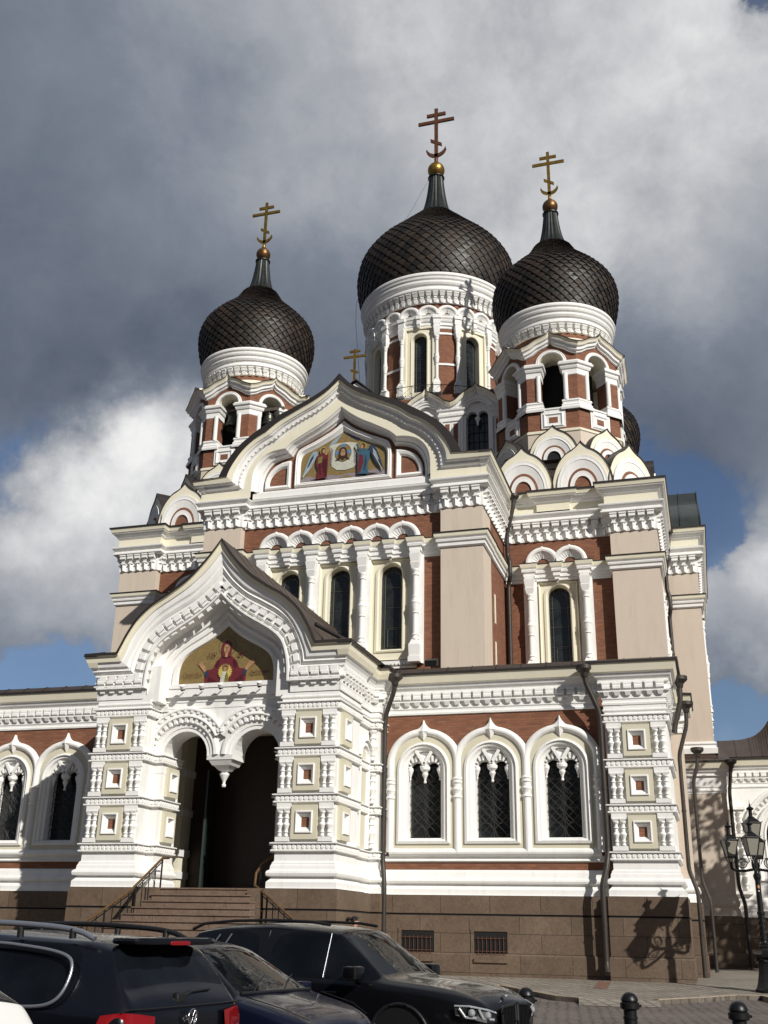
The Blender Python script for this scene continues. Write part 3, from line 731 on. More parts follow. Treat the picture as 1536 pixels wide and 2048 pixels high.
# -------------------------------------------------- porch
def porch():
    zf = 2.19
    m = MB()
    # inside of the porch: floor, walls, vault, doorway
    F = fr(0, 0)
    box(m, -3.6, 3.6, -34.2, -30.0, 2.0, zf+.01, F, 'granite_step')
    for s in (-1, 1):
        box(m, s*3.5, s*3.6, -34.0, -31.6, zf, 8, F, CP)
        for (a, b) in ((2.6, 3.5),):
            box(m, s*a, s*b, -34.0, -33.2, zf, 8.0, F, CP)
            for z in (2.6, 3.3, 4.6, 5.9): box(m, s*(a-.06), s*b, -34.0, -33.14, z, z+.22, F, WP)
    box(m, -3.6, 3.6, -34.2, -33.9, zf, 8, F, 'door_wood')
    box(m, -3.6, 3.6, -34.0, -31.0, 7.3, 7.5, F, CP)
    P = m.build('porch', church)
    for s in (-1, 1):
        m = MB()
        # open door leaves standing back in the doorway
        g = fr(s*1.55, 33.3, R_(78)*s)
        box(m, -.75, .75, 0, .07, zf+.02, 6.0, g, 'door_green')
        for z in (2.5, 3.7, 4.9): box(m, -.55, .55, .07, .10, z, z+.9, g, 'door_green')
        m.build('door', P)
    for s in (-1, 1):
        # front pier
        x0, x1 = 2.26, 4.07
        if s > 0: pp = [(1.98, 31.6), (1.98, 30.35), (x0, 30.35), (x0, 29.7), (x1, 29.7), (x1, 31.8), (3.95, 31.8), (3.95, 33.25), (4.26, 33.25), (4.26, 34)]
        else: pp = [(-4.26, 34), (-4.26, 33.25), (-3.95, 33.25), (-3.95, 31.8), (-x1, 31.8), (-x1, 29.7), (-x0, 29.7), (-x0, 30.35), (-1.98, 30.35), (-1.98, 31.6)]
        m = MB(); pier_body(m, pp)
        Q = m.build('porch_pier', P)
        mp = fr(s*(x0+x1)/2, 29.7)
        for z0, z1 in TIERS:
            q = MB(); pier_tier(q, mp, (x1-x0)/2, 0, z0, z1, P, True); q.build('panel_stage', P)
        m = MB()
        # outer side: panels, then blind arch, then rear strip with colonnettes
        g = fr(s*4.07, 30.45, R_(90)*s)
        for z0, z1 in TIERS: nested_panel(m, g, -s*.15 if s > 0 else .15, (z0+z1)/2, .42, (z1-z0)/2-.06, .02, WP)
        # jamb panels inside the opening
        g = fr(-s*-1.98, 30.98, -R_(90)*s)
        for z0, z1 in TIERS[:2]:
            m.build('jamb_panel', P); m = MB(); nested_panel(m, g, 0, (z0+z1)/2, .36, (z1-z0)/2-.08, .02, WP)
        m.build('jamb_panel', P); m = MB()
        g = fr(s*3.95, 32.55, R_(90)*s)
        sweep(m, archpath(0, 3.5, 6.2, .42, 12), [(.12, 0), (.12, .10), (.02, .12), (0, .04), (-.06, .02), (-.06, -.05)], g, WP)
        tess(m, [archpath(0, 3.5, 6.2, .36, 12)], .012, g, PP)
        sweep(m, arc(0, 6.2, .60, 175, 5, 12), [(.10, 0), (.10, .14), (0, .18), (-.02, .0)], g, WP)
        m.build('side_arch', P)
        g = fr(s*4.10, 33.25)
        for z0, z1 in TIERS:
            q = MB(); baluster(q, g, 0, .08, z0+.05, z1-.05, .14); q.build('colonnette', P)
        # rows of knobs up the edge beside the arch
    # twin arch with hanging boss
    m = MB(); mp = fr(0, 30.35)
    C = 1.21; ra = .76; zs = 6.12
    holes_poly = []
    outer = [(-2.3, 8.25), (-2.3, 5.6), (-1.97, 5.6), (-1.97, zs)] + arc(-C, zs, ra, 180, 0, 16) + [(-.45, 5.98), (.45, 5.98)] + arc(C, zs, ra, 180, 0, 16) + [(1.97, zs), (1.97, 5.6), (2.3, 5.6), (2.3, 8.25)]
    prism(m, outer, -.85, .012, mp, WP, back=True)
    for c in (-C, C):
        a0, a1 = (180, 0)
        sweep(m, arc(c, zs, 1.0, a0+6 if c < 0 else a0, a1 if c < 0 else -6, 20), [(.16, 0), (.16, .08), (.10, .10), (.02, .10), (.0, .05), (-.12, .04), (-.12, .0)], mp, WP)
        sweep(m, arc(c, zs, 1.36, 170 if c < 0 else 152, 28 if c < 0 else 10, 20), [(.14, 0), (.14, .16), (.10, .18), (.06, .18), (.04, .13), (-.10, .13), (-.12, .18), (-.16, .18), (-.2, .02)], mp, WP)
        # dentils round the arch
        for k in range(17):
            a = 12+156*k/16
            ca, sa = math.cos(R_(a)), math.sin(R_(a)); pa, pb = -sa*.045, ca*.045
            r0_, r1_ = 1.03, 1.19
            if c < 0 and a < 36 or c > 0 and a > 144: continue
            prism(m, [(c+ca*r0_-pa, zs+sa*r0_-pb), (c+ca*r0_+pa, zs+sa*r0_+pb), (c+ca*r1_+pa, zs+sa*r1_+pb), (c+ca*r1_-pa, zs+sa*r1_-pb)], 0, .15, mp, WP)
        for k in range(15):
            a = (168-k*9.6) if c < 0 else (12+k*9.6)
            cu, cz = c+1.38*math.cos(R_(a)), zs+1.38*math.sin(R_(a))
            ps = [(cu+.055*math.cos(2*PI*t/8), cz+.055*math.sin(2*PI*t/8)) for t in range(8)]
            prism(m, ps, .10, .17, mp, WP)
    hsweep(m, [(-2.3, 30.35), (2.3, 30.35)], [(.015, 7.78), (.06, 7.80), (.06, 7.95), (.12, 8.0), (.12, 8.2), (.16, 8.22), (.16, 8.28), (0, 8.30)], WP)
    # boss between the arches
    taper(m, -.45, .45, -.85, .04, 5.98, 6.12, mp, WP, .05, .03)
    taper(m, -.40, .40, -.80, .0, 5.82, 5.98, mp, WP, .10, .10)
    taper(m, -.28, .28, -.66, -.14, 5.68, 5.82, mp, WP, .14, .14)
    m.build('twin_arch', P)
    m = MB(); flathe(m, [(.02, 5.18), (.06, 5.20), (.07, 5.25), (.04, 5.30), (.05, 5.36), (.12, 5.50), (.15, 5.56), (.15, 5.60), (.09, 5.63), (.10, 5.66), (.16, 5.70)], 0, -.42, 14, mp, WP)
    m.build('hanging_boss', P)
    # ---- ogee gable
    m = MB(); mp = fr(0, 29.7)
    n = 5
    A0 = smoothcurve([[(0, 12.80), (.42, 12.22), (1.0, 11.60), (1.62, 11.16), (2.25, 10.78), (2.72, 10.35), (3.02, 9.90), (3.22, 9.50), (3.36, 9.20)], [(3.36, 9.20), (4.57, 9.20)]], n)
    A1 = smoothcurve([[(0, 12.50), (.40, 11.98), (.96, 11.45), (1.55, 11.06), (2.14, 10.70), (2.60, 10.27), (2.90, 9.84), (3.10, 9.35), (3.25, 9.01)], [(3.25, 9.01), (4.47, 9.01)]], n)
    A2 = smoothcurve([[(0, 12.26), (.40, 11.72), (.92, 11.24), (1.52, 10.90), (2.10, 10.54), (2.52, 10.10), (2.80, 9.62), (3.0, 9.15), (3.06, 8.86)], [(3.06, 8.86), (4.38, 8.86)]], n)
    A3 = smoothcurve([[(0, 11.62), (.40, 11.22), (.92, 10.82), (1.46, 10.52), (1.95, 10.24), (2.36, 9.92), (2.62, 9.44), (2.76, 8.95), (2.80, 8.56)], [(2.80, 8.56), (4.24, 8.56)]], n)
    A4 = smoothcurve([[(0, 11.12), (.36, 10.76), (.85, 10.38), (1.35, 10.08), (1.80, 9.80), (2.14, 9.48), (2.32, 9.05), (2.40, 8.60), (2.42, 8.16)], [(2.42, 8.16), (4.14, 8.16)]], n)
    def L(half, d): return [mp(u, d*.56, z) for u, z in mirror(half)]
    lip0 = smoothcurve([[(0, 12.92), (.46, 12.30), (1.05, 11.70), (1.66, 11.25), (2.30, 10.86), (2.80, 10.40), (3.11, 9.93), (3.31, 9.52), (3.42, 9.30)], [(3.42, 9.30), (4.56, 9.30)]], n)
    seq = [(lip0, .82, LIP), (A0, .84, LIP), (A0, .72, CP), (A1, .66, CP), (A1, .56, WP)]
    def mixh(a, b, t): return [(p[0]*(1-t)+q[0]*t, p[1]*(1-t)+q[1]*t) for p, q in zip(a, b)]
    seq += [(A2, .50, WP), (mixh(A2, A3, .12), .40, WP), (mixh(A2, A3, .3), .36, WP), (mixh(A2, A3, .42), .40, WP), (mixh(A2, A3, .62), .30, WP), (mixh(A2, A3, .7), .22, WP), (mixh(A2, A3, .9), .24, WP), (A3, .12, WP), (mixh(A3, A4, .55), .10, WP), (mixh(A3, A4, .56), .18, WP), (mixh(A3, A4, .66), .18, WP), (mixh(A3, A4, .68), .10, WP), (mixh(A3, A4, .84), .10, WP), (mixh(A3, A4, .86), .36, WP), (A4, .36, WP), (A4, .0, WP)]
    prev = None
    for h, d, mt in seq:
        r = L(h, d)
        if prev: strip(m, prev, r, mt)
        prev = r
    # brackets that follow the curve
    for side in (-1, 1):
        cur = mixh(A3, A4, .28); ln = 0; nxt = .18; i = 0
        inner = mixh(A3, A4, .78)
        for i in range(len(cur)-1):
            p, q = cur[i], cur[i+1]; sl = math.hypot(q[0]-p[0], q[1]-p[1])
            while sl > 1e-6 and ln+sl >= nxt:
                t = (nxt-ln)/sl; c = (p[0]+(q[0]-p[0])*t, p[1]+(q[1]-p[1])*t)
                tx, tz = (q[0]-p[0])/sl, (q[1]-p[1])/sl
                nx, nz = -tz, tx
                if nx*0+nz*1 < 0 and abs(nz) > .1: nx, nz = -nx, -nz
                if abs(nz) <= .1: nx, nz = abs(nx), abs(nz)
                w = .115
                for (hh, off, dd) in ((.085, .03, .20), (.05, -.10, .15), (.06, -.34, .13)):
                    cc = (c[0]+nx*off, c[1]+nz*off)
                    ww = w if off > -.2 else w*.7
                    poly = [(side*(cc[0]-tx*ww-nx*hh), cc[1]-tz*ww-nz*hh), (side*(cc[0]+tx*ww-nx*hh), cc[1]+tz*ww-nz*hh), (side*(cc[0]+tx*ww+nx*hh), cc[1]+tz*ww+nz*hh), (side*(cc[0]-tx*ww+nx*hh), cc[1]-tz*ww+nz*hh)]
                    prism(m, poly, .05, dd, mp, WP)
                nxt += .335
            ln += sl
    m.build('gable_moulding', P)
    # field with recessed ogee and icon
    m = MB(); mq = fr(0, 30.2)
    B0 = smoothcurve([[(0, 11.12), (.36, 10.76), (.85, 10.38), (1.35, 10.08), (1.80, 9.80), (2.14, 9.48), (2.32, 9.05), (2.40, 8.60), (2.42, 8.0)]], n)
    B1 = smoothcurve([[(0, 10.82), (.42, 10.42), (.88, 10.12), (1.34, 9.86), (1.74, 9.60), (2.02, 9.30), (2.16, 8.95), (2.20, 8.6), (2.20, 8.0)]], n)
    B2 = smoothcurve([[(0, 10.42), (.36, 10.08), (.76, 9.82), (1.16, 9.60), (1.48, 9.38), (1.70, 9.12), (1.80, 8.85), (1.83, 8.6), (1.83, 8.22)]], n)
    B3 = smoothcurve([[(0, 10.24), (.34, 9.95), (.70, 9.72), (1.06, 9.53), (1.36, 9.34), (1.54, 9.12), (1.62, 8.88), (1.64, 8.65), (1.64, 8.36)]], n)
    seq = [(B0, .50), (B0, .12), (B1, .06), (B1, -.02), (mixh(B1, B2, .3), -.04), (mixh(B1, B2, .32), .02), (mixh(B1, B2, .6), .0), (mixh(B1, B2, .62), -.06), (B2, -.08), (B2, -.02), (mixh(B2, B3, .8), -.02), (B3, -.10)]
    prev = None
    for h, d in seq:
        r = [mq(u, d, z) for u, z in mirror(h)]
        if prev: strip(m, prev, r, WP)
        prev = r
    box(m, -2.5, 2.5, -1.2, -.12, 7.6, 8.6, mq, WP)
    for q in (-1, 1): box(m, q*2.0, q*4.0, -1.3, .46, 7.75, 8.9, mq, WP)
    box(m, -2.2, 2.2, -.10, .02, 7.95, 8.22, mq, WP)
    box(m, -1.86, 1.86, -.10, .05, 8.22, 8.36, mq, WP)
    m.build('gable_recess', P)
    m = MB(); mp2 = fr(0, 30.3)
    icon(m, mp2, B3)
    m.build('icon', P)
    for k in range(5):
        q = MB(); c = fr(-1.30+k*.66, 29.98)
        x = -1.30+k*.66
        tube(q, [(x, 30.12, 8.15), (x, 29.96, 8.15)], .018, 'trim_black', 6)
        tube(q, [(x-.02, 29.98, 8.12), (x+.05, 29.84, 8.25)], [.05, .075], 'iron_black', 10)
        tube(q, [(x+.02, 29.90, 8.17), (x+.05, 29.83, 8.25)], [.074, .080], WP, 10)
        q.build('spotlight', P)
    # cornice round the sides of the porch
    for s in (-1, 1):
        pp = [(4.16, 29.62), (4.16, 31.4), (4.30, 31.4), (4.30, 32.6), (4.78, 32.6), (4.78, 34.0)]
        if s < 0: pp = [(-x, y) for x, y in reversed(pp)]
        pf = [(2.45, 29.62), (4.16, 29.62), (4.16, 29.63)] if s > 0 else [(-4.16, 29.63), (-4.16, 29.62), (-2.45, 29.62)]
        m = MB()
        full = ([(2.5, 29.7)] if s > 0 else []) + ([(4.10, 29.7), (4.10, 31.8), (3.98, 31.8), (3.98, 33.25), (4.28, 33.25), (4.28, 34.0)] if s > 0 else [(-4.28, 34), (-4.28, 33.25), (-3.98, 33.25), (-3.98, 31.8), (-4.10, 31.8), (-4.10, 29.7)]) + ([(-2.5, 29.7)] if s < 0 else [])
        side = full[1:] if s > 0 else full[:-1]
        low_brackets(m, full)
        # side cornice only (the front is carried by the gable moulding)
        SC = [(.004, 7.83), (.05, 7.84), (.05, 8.00), (.06, 8.03), (.06, 8.55), (.13, 8.57), (.13, 8.62), (.17, 8.72), (.22, 8.78), (.24, 8.84), (.31, 8.86, WP), (.37, 9.01, CP), (.40, 9.20, CP), (.47, 9.20, LIP), (.46, 9.30, LIP), (0.0, 9.45, RM)]
        hsweep(m, ([(4.09, 29.7)] if s > 0 else []) + side + ([(-4.09, 29.7)] if s < 0 else []), SC, WP)
        # mitre fillet closing the corner
        hsweep(m, full[:2] if s > 0 else full[-2:], [(.004, 7.83), (.05, 7.84), (.05, 8.00), (.06, 8.03), (.06, 8.55)], WP)
        m.build('cornice', P)
    # roof: the ogee run back to the main front
    m = MB()
    back = 10.9
    rp = mirror(lip0)
    seams = 22
    A = [Vector((u, 29.7-.46, z)) for u, z in rp]; B = [Vector((u*1.0, 29.7+back, z)) for u, z in rp]
    strip(m, A, B, RM)
    for k in range(1, 14):
        y = 29.4+k*.85
        path = [(u, z) for u, z in rp]
        g = lambda u, d, z, y=y: Vector((u, y-d, z))
        sweep(m, path, [(0, .02), (.018, .015), (.018, -.015), (0, -.02)], g, RM)
    for s in (-1, 1):
        A_ = [(s*3.42, 29.24, 9.301), (s*4.56, 29.24, 9.301), (s*4.6, 34.5, 9.301), (s*3.42, 34.5, 9.42)]
        m.add(A_, [[0, 1, 2, 3]], RM)
    tube(m, [(3.25, 29.6, 9.92), (4.35, 31.2, 9.42)], .07, LIP, 6)
    m.build('roof', P)
    # steps
    m = MB(); nst = 12; rise = zf/nst; tr = .33; G_ = lambda u, d, z: Vector((u, d, z))
    for k in range(nst-1):
        z1 = zf-rise*(k+1); y0 = 29.75-tr*k; a, b = -1.30-.115*(k+1), 1.55+.15*(k+1)
        box(m, a, b, y0-tr, y0+.02, -1.0, z1-.04, G_, 'granite_step')
        box(m, a-.02, b+.02, y0-tr-.035, y0+.01, z1-.039, z1, G_, 'granite_step')
    box(m, -1.32, 1.57, 29.75, 31.7, 0, zf-.04, G_, 'granite_step'); box(m, -1.34, 1.59, 29.72, 31.7, zf-.039, zf+.004, G_, 'granite_step')
    box(m, -2.02, -1.33, 29.46, 31.7, -1, zf+.003, G_, GR); box(m, 1.58, 2.02, 29.46, 31.7, -1, zf+.003, G_, GR)
    m.build('stair', P)

def icon(m, mp, outline):
    """mosaic: a robed figure with raised hands on gold, all as flat pieces of tesserae"""
    h = mirror(outline)
    tess(m, [h], 0, mp, 'mosaic_gold')
    lay = [0.004]
    def P(poly, mat): tess(m, [poly], lay[0], mp, mat); lay[0] += .003
    def disc(cx, cz, rx, rz, mat, n=20): P([(cx+rx*math.cos(2*PI*k/n), cz+rz*math.sin(2*PI*k/n)) for k in range(n)], mat)
    def line(p, q, w, mat):
        dx, dz = q[0]-p[0], q[1]-p[1]; l = math.hypot(dx, dz); ox, oz = -dz/l*w/2, dx/l*w/2
        P([(p[0]-ox, p[1]-oz), (q[0]-ox, q[1]-oz), (q[0]+ox, q[1]+oz), (p[0]+ox, p[1]+oz)], mat)
    disc(0, 9.56, .31, .33, 'mosaic_line'); disc(0, 9.56, .295, .315, 'mosaic_gold')
    P([(-.72, 8.36), (-.74, 8.62), (-.66, 8.80), (-.44, 8.86), (-.36, 9.08), (-.17, 9.24), (.17, 9.24), (.36, 9.08), (.46, 8.84), (.66, 8.80), (.72, 8.62), (.70, 8.36)], 'mosaic_red')
    P([(-.66, 8.36), (-.58, 8.60), (-.30, 8.44), (-.20, 8.36)], 'mosaic_wine'); P([(.66, 8.36), (.56, 8.62), (.34, 8.46), (.24, 8.36)], 'mosaic_wine')
    P([(-.40, 8.95), (-.30, 8.85), (-.22, 9.1), (-.28, 9.12)], 'mosaic_wine'); P([(.40, 8.95), (.32, 8.82), (.22, 9.1), (.28, 9.12)], 'mosaic_wine')
    P([(-.74, 8.70), (-.66, 8.56), (-.58, 8.62), (-.66, 8.84)], 'mosaic_navy'); P([(.74, 8.70), (.66, 8.56), (.60, 8.64), (.66, 8.84)], 'mosaic_navy')
    P([(-.66, 8.80), (-.74, 8.74), (-.86, 8.88), (-1.0, 9.04), (-.92, 9.03), (-.96, 9.10), (-.86, 9.04), (-.86, 9.12), (-.79, 9.0), (-.74, 8.96)], 'mosaic_skin')
    P([(.66, 8.80), (.74, 8.74), (.86, 8.86), (1.04, 9.02), (.93, 9.0), (.98, 9.08), (.85, 9.02), (.84, 9.08), (.76, 8.96)], 'mosaic_skin')
    P([(-.15, 9.22), (-.19, 9.5), (-.15, 9.68), (0, 9.77), (.15, 9.68), (.19, 9.5), (.15, 9.22)], 'mosaic_red')
    disc(0, 9.48, .105, .155, 'mosaic_skin'); P([(-.05, 9.20), (.05, 9.20), (.05, 9.36), (-.05, 9.36)], 'mosaic_skin')
    line((-.07, 9.53), (-.02, 9.53), .018, 'mosaic_line'); line((.02, 9.53), (.07, 9.53), .018, 'mosaic_line'); line((0, 9.52), (.01, 9.44), .016, 'mosaic_hair'); line((-.03, 9.39), (.03, 9.39), .016, 'mosaic_red')
    P([( .26*(1 if k % 2 == 0 else .8)*math.cos(2*PI*k/40), 8.72+.27*(1 if k % 2 == 0 else .8)*math.sin(2*PI*k/40)) for k in range(40)], 'mosaic_yellow')
    disc(0, 8.85, .12, .13, 'mosaic_gold'); disc(0, 8.83, .065, .09, 'mosaic_hair'); disc(0, 8.81, .055, .075, 'mosaic_skin')
    P([(-.15, 8.36), (-.14, 8.52), (-.07, 8.73), (.07, 8.73), (.14, 8.52), (.15, 8.36)], 'mosaic_white')
    P([(.0, 8.36), (.02, 8.6), (.07, 8.73), (.14, 8.52), (.15, 8.36)], 'mosaic_green')
    for x, words, zc, sz in ((-.62, 'МР', 9.22, .20), (.42, 'ѲУ', 9.20, .20), (-1.48, 'Прест.Бог', 8.62, .15), (.86, 'Знаменiе', 8.62, .15)):
        text(m, mp, words, x, zc, sz, lay[0], 'mosaic_wine')
    lay[0] += .003
def text(m, mp, s, x, z, size, d, mat):
    cu = bpy.data.curves.new('writing', 'FONT'); cu.body = s; cu.size = size; cu.resolution_u = 2
    ob = bpy.data.objects.new('writing', cu); col.objects.link(ob)
    me = ob.to_mesh()
    vs_ = [mp(x+v.co.x, d, z+v.co.y) for v in me.vertices]; fs_ = [list(p.vertices) for p in me.polygons]
    m.add(vs_, fs_, mat)
    ob.to_mesh_clear(); bpy.data.objects.remove(ob); bpy.data.curves.remove(cu)
porch()

# ================================================================ MAIN BLOCK
def brk(mb, path, z1=18.74, z0=17.90, spacing=.44, closed=False, out=0.0):
    """big bracket course: scroll blocks over a row of prow-shaped teeth"""
    h = z1-z0
    def b(mp, st):
        w = st*.36
        box(mb, -w*1.1, w*1.1, 0, .30, z1-.07*h, z1, mp, WP)
        ps = [(0.0, z1-.30*h), (.20, z1-.30*h), (.28, z1-.25*h), (.28, z1-.12*h), (.22, z1-.07*h), (0, z1-.07*h)]
        A = [mp(-w, d, z) for d, z in ps]; B = [mp(w, d, z) for d, z in ps]
        strip(mb, A, B, WP, True); mb.add(A, [list(range(6))], WP); mb.add(B, [list(range(6))], WP)
        taper(mb, -w*.75, w*.75, 0, .21, z1-.42*h, z1-.30*h, mp, WP, w*.3, .05)
        box(mb, -w*.55, w*.55, 0, .17, z1-.50*h, z1-.42*h, mp, WP)
        box(mb, -w*.8, w*.8, 0, .20, z1-.55*h, z1-.50*h, mp, WP)
        # prow tooth
        a = st*.47
        v = [mp(-a, 0, z0+.30*h), mp(0, .20, z0+.42*h), mp(a, 0, z0+.30*h), mp(-a*.86, 0, z0), mp(0, .15, z0+.06*h), mp(a*.86, 0, z0), mp(0, .0, z0+.5*h)]
        mb.add(v, [[0, 1, 4, 3], [1, 2, 5, 4], [0, 6, 1], [1, 6, 2], [3, 4, 5]], WP)
        box(mb, -a*.95, -a*.05, 0, .05, z0+.02, z0+.12*h, mp, WP)
    along(path, spacing, b, closed, out)
MAINC = [(.04, 17.90), (.04, 18.72), (.30, 18.74), (.34, 18.78), (.34, 18.84), (.27, 18.88), (.27, 18.96), (.33, 19.00), (.40, 19.08), (.42, 19.14), (.36, 19.18), (.20, 19.24)]
TOPC = [(.16, 19.26, CP), (.16, 19.62, CP), (.22, 19.66, WP), (.26, 19.70), (.26, 19.74), (.34, 19.80), (.38, 19.86), (.44, 19.88), (.46, 19.93, WP), (.49, 19.94, CP), (.54, 20.12, CP), (.58, 20.125, LIP), (.58, 20.20, LIP), (.0, 20.38, RM)]
BANDP = [(.02, 16.10), (.06, 16.12), (.10, 16.16), (.10, 16.30), (.16, 16.34), (.18, 16.42), (.14, 16.46), (.22, 16.52, WP), (.24, 16.56, CP), (.26, 16.70, CP), (.30, 16.71, LIP), (.30, 16.745, LIP), (0, 16.80, LIP)]

def tall_window(mb, gl, mp, cx, hw, zb, zs, dg=-.38):
    """arched opening in buff plaster with leaded glass"""
    A = archpath(cx, zb, zs, hw, 14); B = archpath(cx, zb-.06, zs, hw+.06, 14); C_ = archpath(cx, zb-.12, zs, hw+.16, 14)
    for P1, d1, P2, d2, mt in ((C_, .0, C_, .05, CP), (C_, .05, B, .07, CP), (B, .07, A, .0, CP), (A, .0, A, dg, CP)):
        strip(mb, [mp(u, d1, z) for u, z in P1], [mp(u, d2, z) for u, z in P2], mt, True)
    tess(gl, [archpath(cx, zb, zs, hw, 14)], dg, mp, 'dark_glass')
    r = .013
    def ln(p, q): tube(gl, [mp(p[0], dg+.012, p[1]), mp(q[0], dg+.012, q[1])], r, 'lead', 4, False, False)
    w2 = hw*.68
    for s in (-1, 1): ln((cx+s*w2, zb+.12), (cx+s*w2, zs))
    pts = arc(cx, zs, w2, 180, 0, 8, w2*.8)
    for a, b in zip(pts, pts[1:]): ln(a, b)
    n = int((zs-zb)/.42)
    for k in range(n+1):
        z = zb+.12+(zs-zb-.12)*k/n
        ln((cx-hw, z), (cx-w2, z)); ln((cx+w2, z), (cx+hw, z))
        if k % 2 == 0: ln((cx-w2, z), (cx+w2, z))
    for a in (50, 90, 130): ln((cx+w2*math.cos(R_(a)), zs+w2*.8*math.sin(R_(a))), (cx+hw*math.cos(R_(a)), zs+hw*math.sin(R_(a))))
    if zb > 5: 
        for (p, q) in (((cx-w2*.6, zb+.2), (cx-w2*.6, zb+.95)), ((cx+w2*.6, zb+.2), (cx+w2*.6, zb+.95)), ((cx-w2*.6, zb+.95), (cx+w2*.6, zb+.95)), ((cx-w2*.6, zb+.2), (cx+w2*.6, zb+.2))): ln(p, q)

def small_hood(m, mp, cx, zb, r, za, hole=.27, dark=RB, f=0.0, hl=9, hr=9):
    """little shell arch with keel point over the ledge; hl, hr cut it where it runs into its neighbours"""
    def cut(P):
        out = []
        for i, (u, z) in enumerate(P):
            if -hl-1e-6 <= u-cx <= hr+1e-6: out.append((u, z))
        def cross_(side, lim):
            for a, b in zip(P, P[1:]):
                ua, ub = a[0]-cx, b[0]-cx
                if (ua-lim)*(ub-lim) < 0 and (side > 0) == (lim > 0):
                    t = (lim-ua)/(ub-ua); return (cx+lim, a[1]+(b[1]-a[1])*t)
        l = cross_(-1, -hl) if hl < 5 else None; q = cross_(1, hr) if hr < 5 else None
        return ([l] if l else [])+out+([q] if q else [])
    prev = None
    for dr, d in ((.05, f), (.05, f+.18), (.01, f+.25), (-.07, f+.27), (-.15, f+.25), (-.20, f+.19)):
        k = r-.05+dr; A = keel(cx, zb, k, zb+(za-zb)*k/(r-.05), 80, 14)
        A = [(min(max(u, cx-hl), cx+hr), z) for u, z in A if True]
        B = []
        for (u, z), (u0_, z0_) in zip(A, keel(cx, zb, k, zb+(za-zb)*k/(r-.05), 80, 14)):
            if abs(u-u0_) > 1e-6:
                zz = zb+math.sqrt(max(k*k-(u-cx)**2, 0)); z = zz
            B.append((u, z))
        ring = [mp(u, d, z) for u, z in B]
        if prev: strip(m, prev, ring, WP)
        prev = ring
    k = r-.24
    a = keel(cx, zb, k, zb+k*1.01, 84, 11)
    b = [(cx+(u-cx)*hole/k, zb+(z-zb)*hole/k) for u, z in a]
    A = [mp(u, f+.18+(.012 if i % 2 else 0), z) for i, (u, z) in enumerate(a)]; B = [mp(u, f+.03+(.012 if i % 2 else -.01), z) for i, (u, z) in enumerate(b)]
    strip(m, A, B, WP)
    tess(m, [b], f, mp, dark)

def bays(parent, mp, cols, wins, zs, wall0, wall1, ped=True):
    """arcade of tall windows between turned columns, entablature and shell hoods"""
    m = MB(); g = MB()
    zb, hw = 11.98, .50
    # wall behind
    u0, u1 = cols[0], cols[-1]
    holes = [archpath(w, zb, zs, hw+.16, 14) for w in wins]
    tess(m, [[(u0, 11.2), (u1, 11.2), (u1, 16.0), (u0, 16.0)]]+holes, .0, mp, CP)
    for w in wins:
        tall_window(m, g, mp, w, hw, zb, zs)
        L0, L1 = w-.86, w+.86
        rr = [[(L0, 11.5), (L1, 11.5), (L1, 15.86), (L0, 15.86)], [(L0+.06, 11.56), (L1-.06, 11.56), (L1-.06, 15.80), (L0+.06, 15.80)]]
        strip(m, [mp(u, .14, z) for u, z in rr[0]], [mp(u, .0, z) for u, z in rr[1]], CP, True)
    for c in cols: 
        box(m, c-.30, c+.30, 0, .14, 11.3, 16.0, mp, WP)
    m.build('window_surround', parent); g.build('glazing', parent)
    for c in cols:
        q = MB(); column(q, mp, c, .30, 11.30, 16.12, .155); q.build('column', parent)
    # entablature with breaks over the columns and keystones between
    m = MB(); path = []
    brs = [(c, .30) for c in cols]
    mids = [((a+b)/2, .16) for a, b in zip(cols, cols[1:])]
    allb = sorted([(c, .27, .46) for c in cols]+[(c, .17, .40) for c, _ in mids])
    pts = [(cols[0]-.5, 0.0), (cols[0]-.5+.001, .18)]
    pts = []
    for c, hw_, dd in allb: pts += [(c-hw_, .22), (c-hw_, dd), (c+hw_, dd), (c+hw_, .22)]
    pts = [(wall0, .02), (wall0, .12)] + [(pts[0][0]-.0, .12)] + pts[1:-1] + [(pts[-1][0], .12), (wall1, .12), (wall1, .02)]
    pl = [(mp(u, d, 0).x, mp(u, d, 0).y) for u, d in pts]
    hsweep(m, pl, [(-.12, 15.92), (-.08, 15.95), (-.08, 16.05), (-.02, 16.10), (-.02, 16.26), (.04, 16.30), (.06, 16.40), (.03, 16.43), (.08, 16.50, WP), (.09, 16.53, CP), (.12, 16.68, CP), (.14, 16.69, LIP), (.14, 16.72, LIP), (-.4, 16.74, LIP)], WP)
    for c, _ in mids:
        taper(m, c-.13, c+.13, 0, .30, 15.98, 16.16, mp, WP, .07, .08)
        taper(m, c-.07, c+.07, 0, .2, 15.84, 15.98, mp, WP, .04, .06)
    m.build('entablature', parent); m = MB()
    if ped:
        # scalloped apron under the windows
        box(m, u0, u1, 0, .10, 11.36, 11.48, mp, WP)
        for k in range(int((u1-u0)/.16)):
            c = u0+.08+k*.16
            prism(m, arc(c, 11.36, .075, 180, 360, 6), 0, .11, mp, WP)
        box(m, u0, u1, 0, .07, 11.15, 11.22, mp, WP)
        m.build('apron', parent)
    m = MB(); hx = []
    for a, b in zip(cols, cols[1:]): hx += [a+(b-a)*.25+.0, a+(b-a)*.75]
    hs = (cols[1]-cols[0])*.25
    for n_, c in enumerate(hx): small_hood(m, mp, c, 16.72, .78, 17.50, .27, RB, .16, 9 if n_ == 0 else hs, 9 if n_ == len(hx)-1 else hs)
    m.build('shell_hoods', parent)

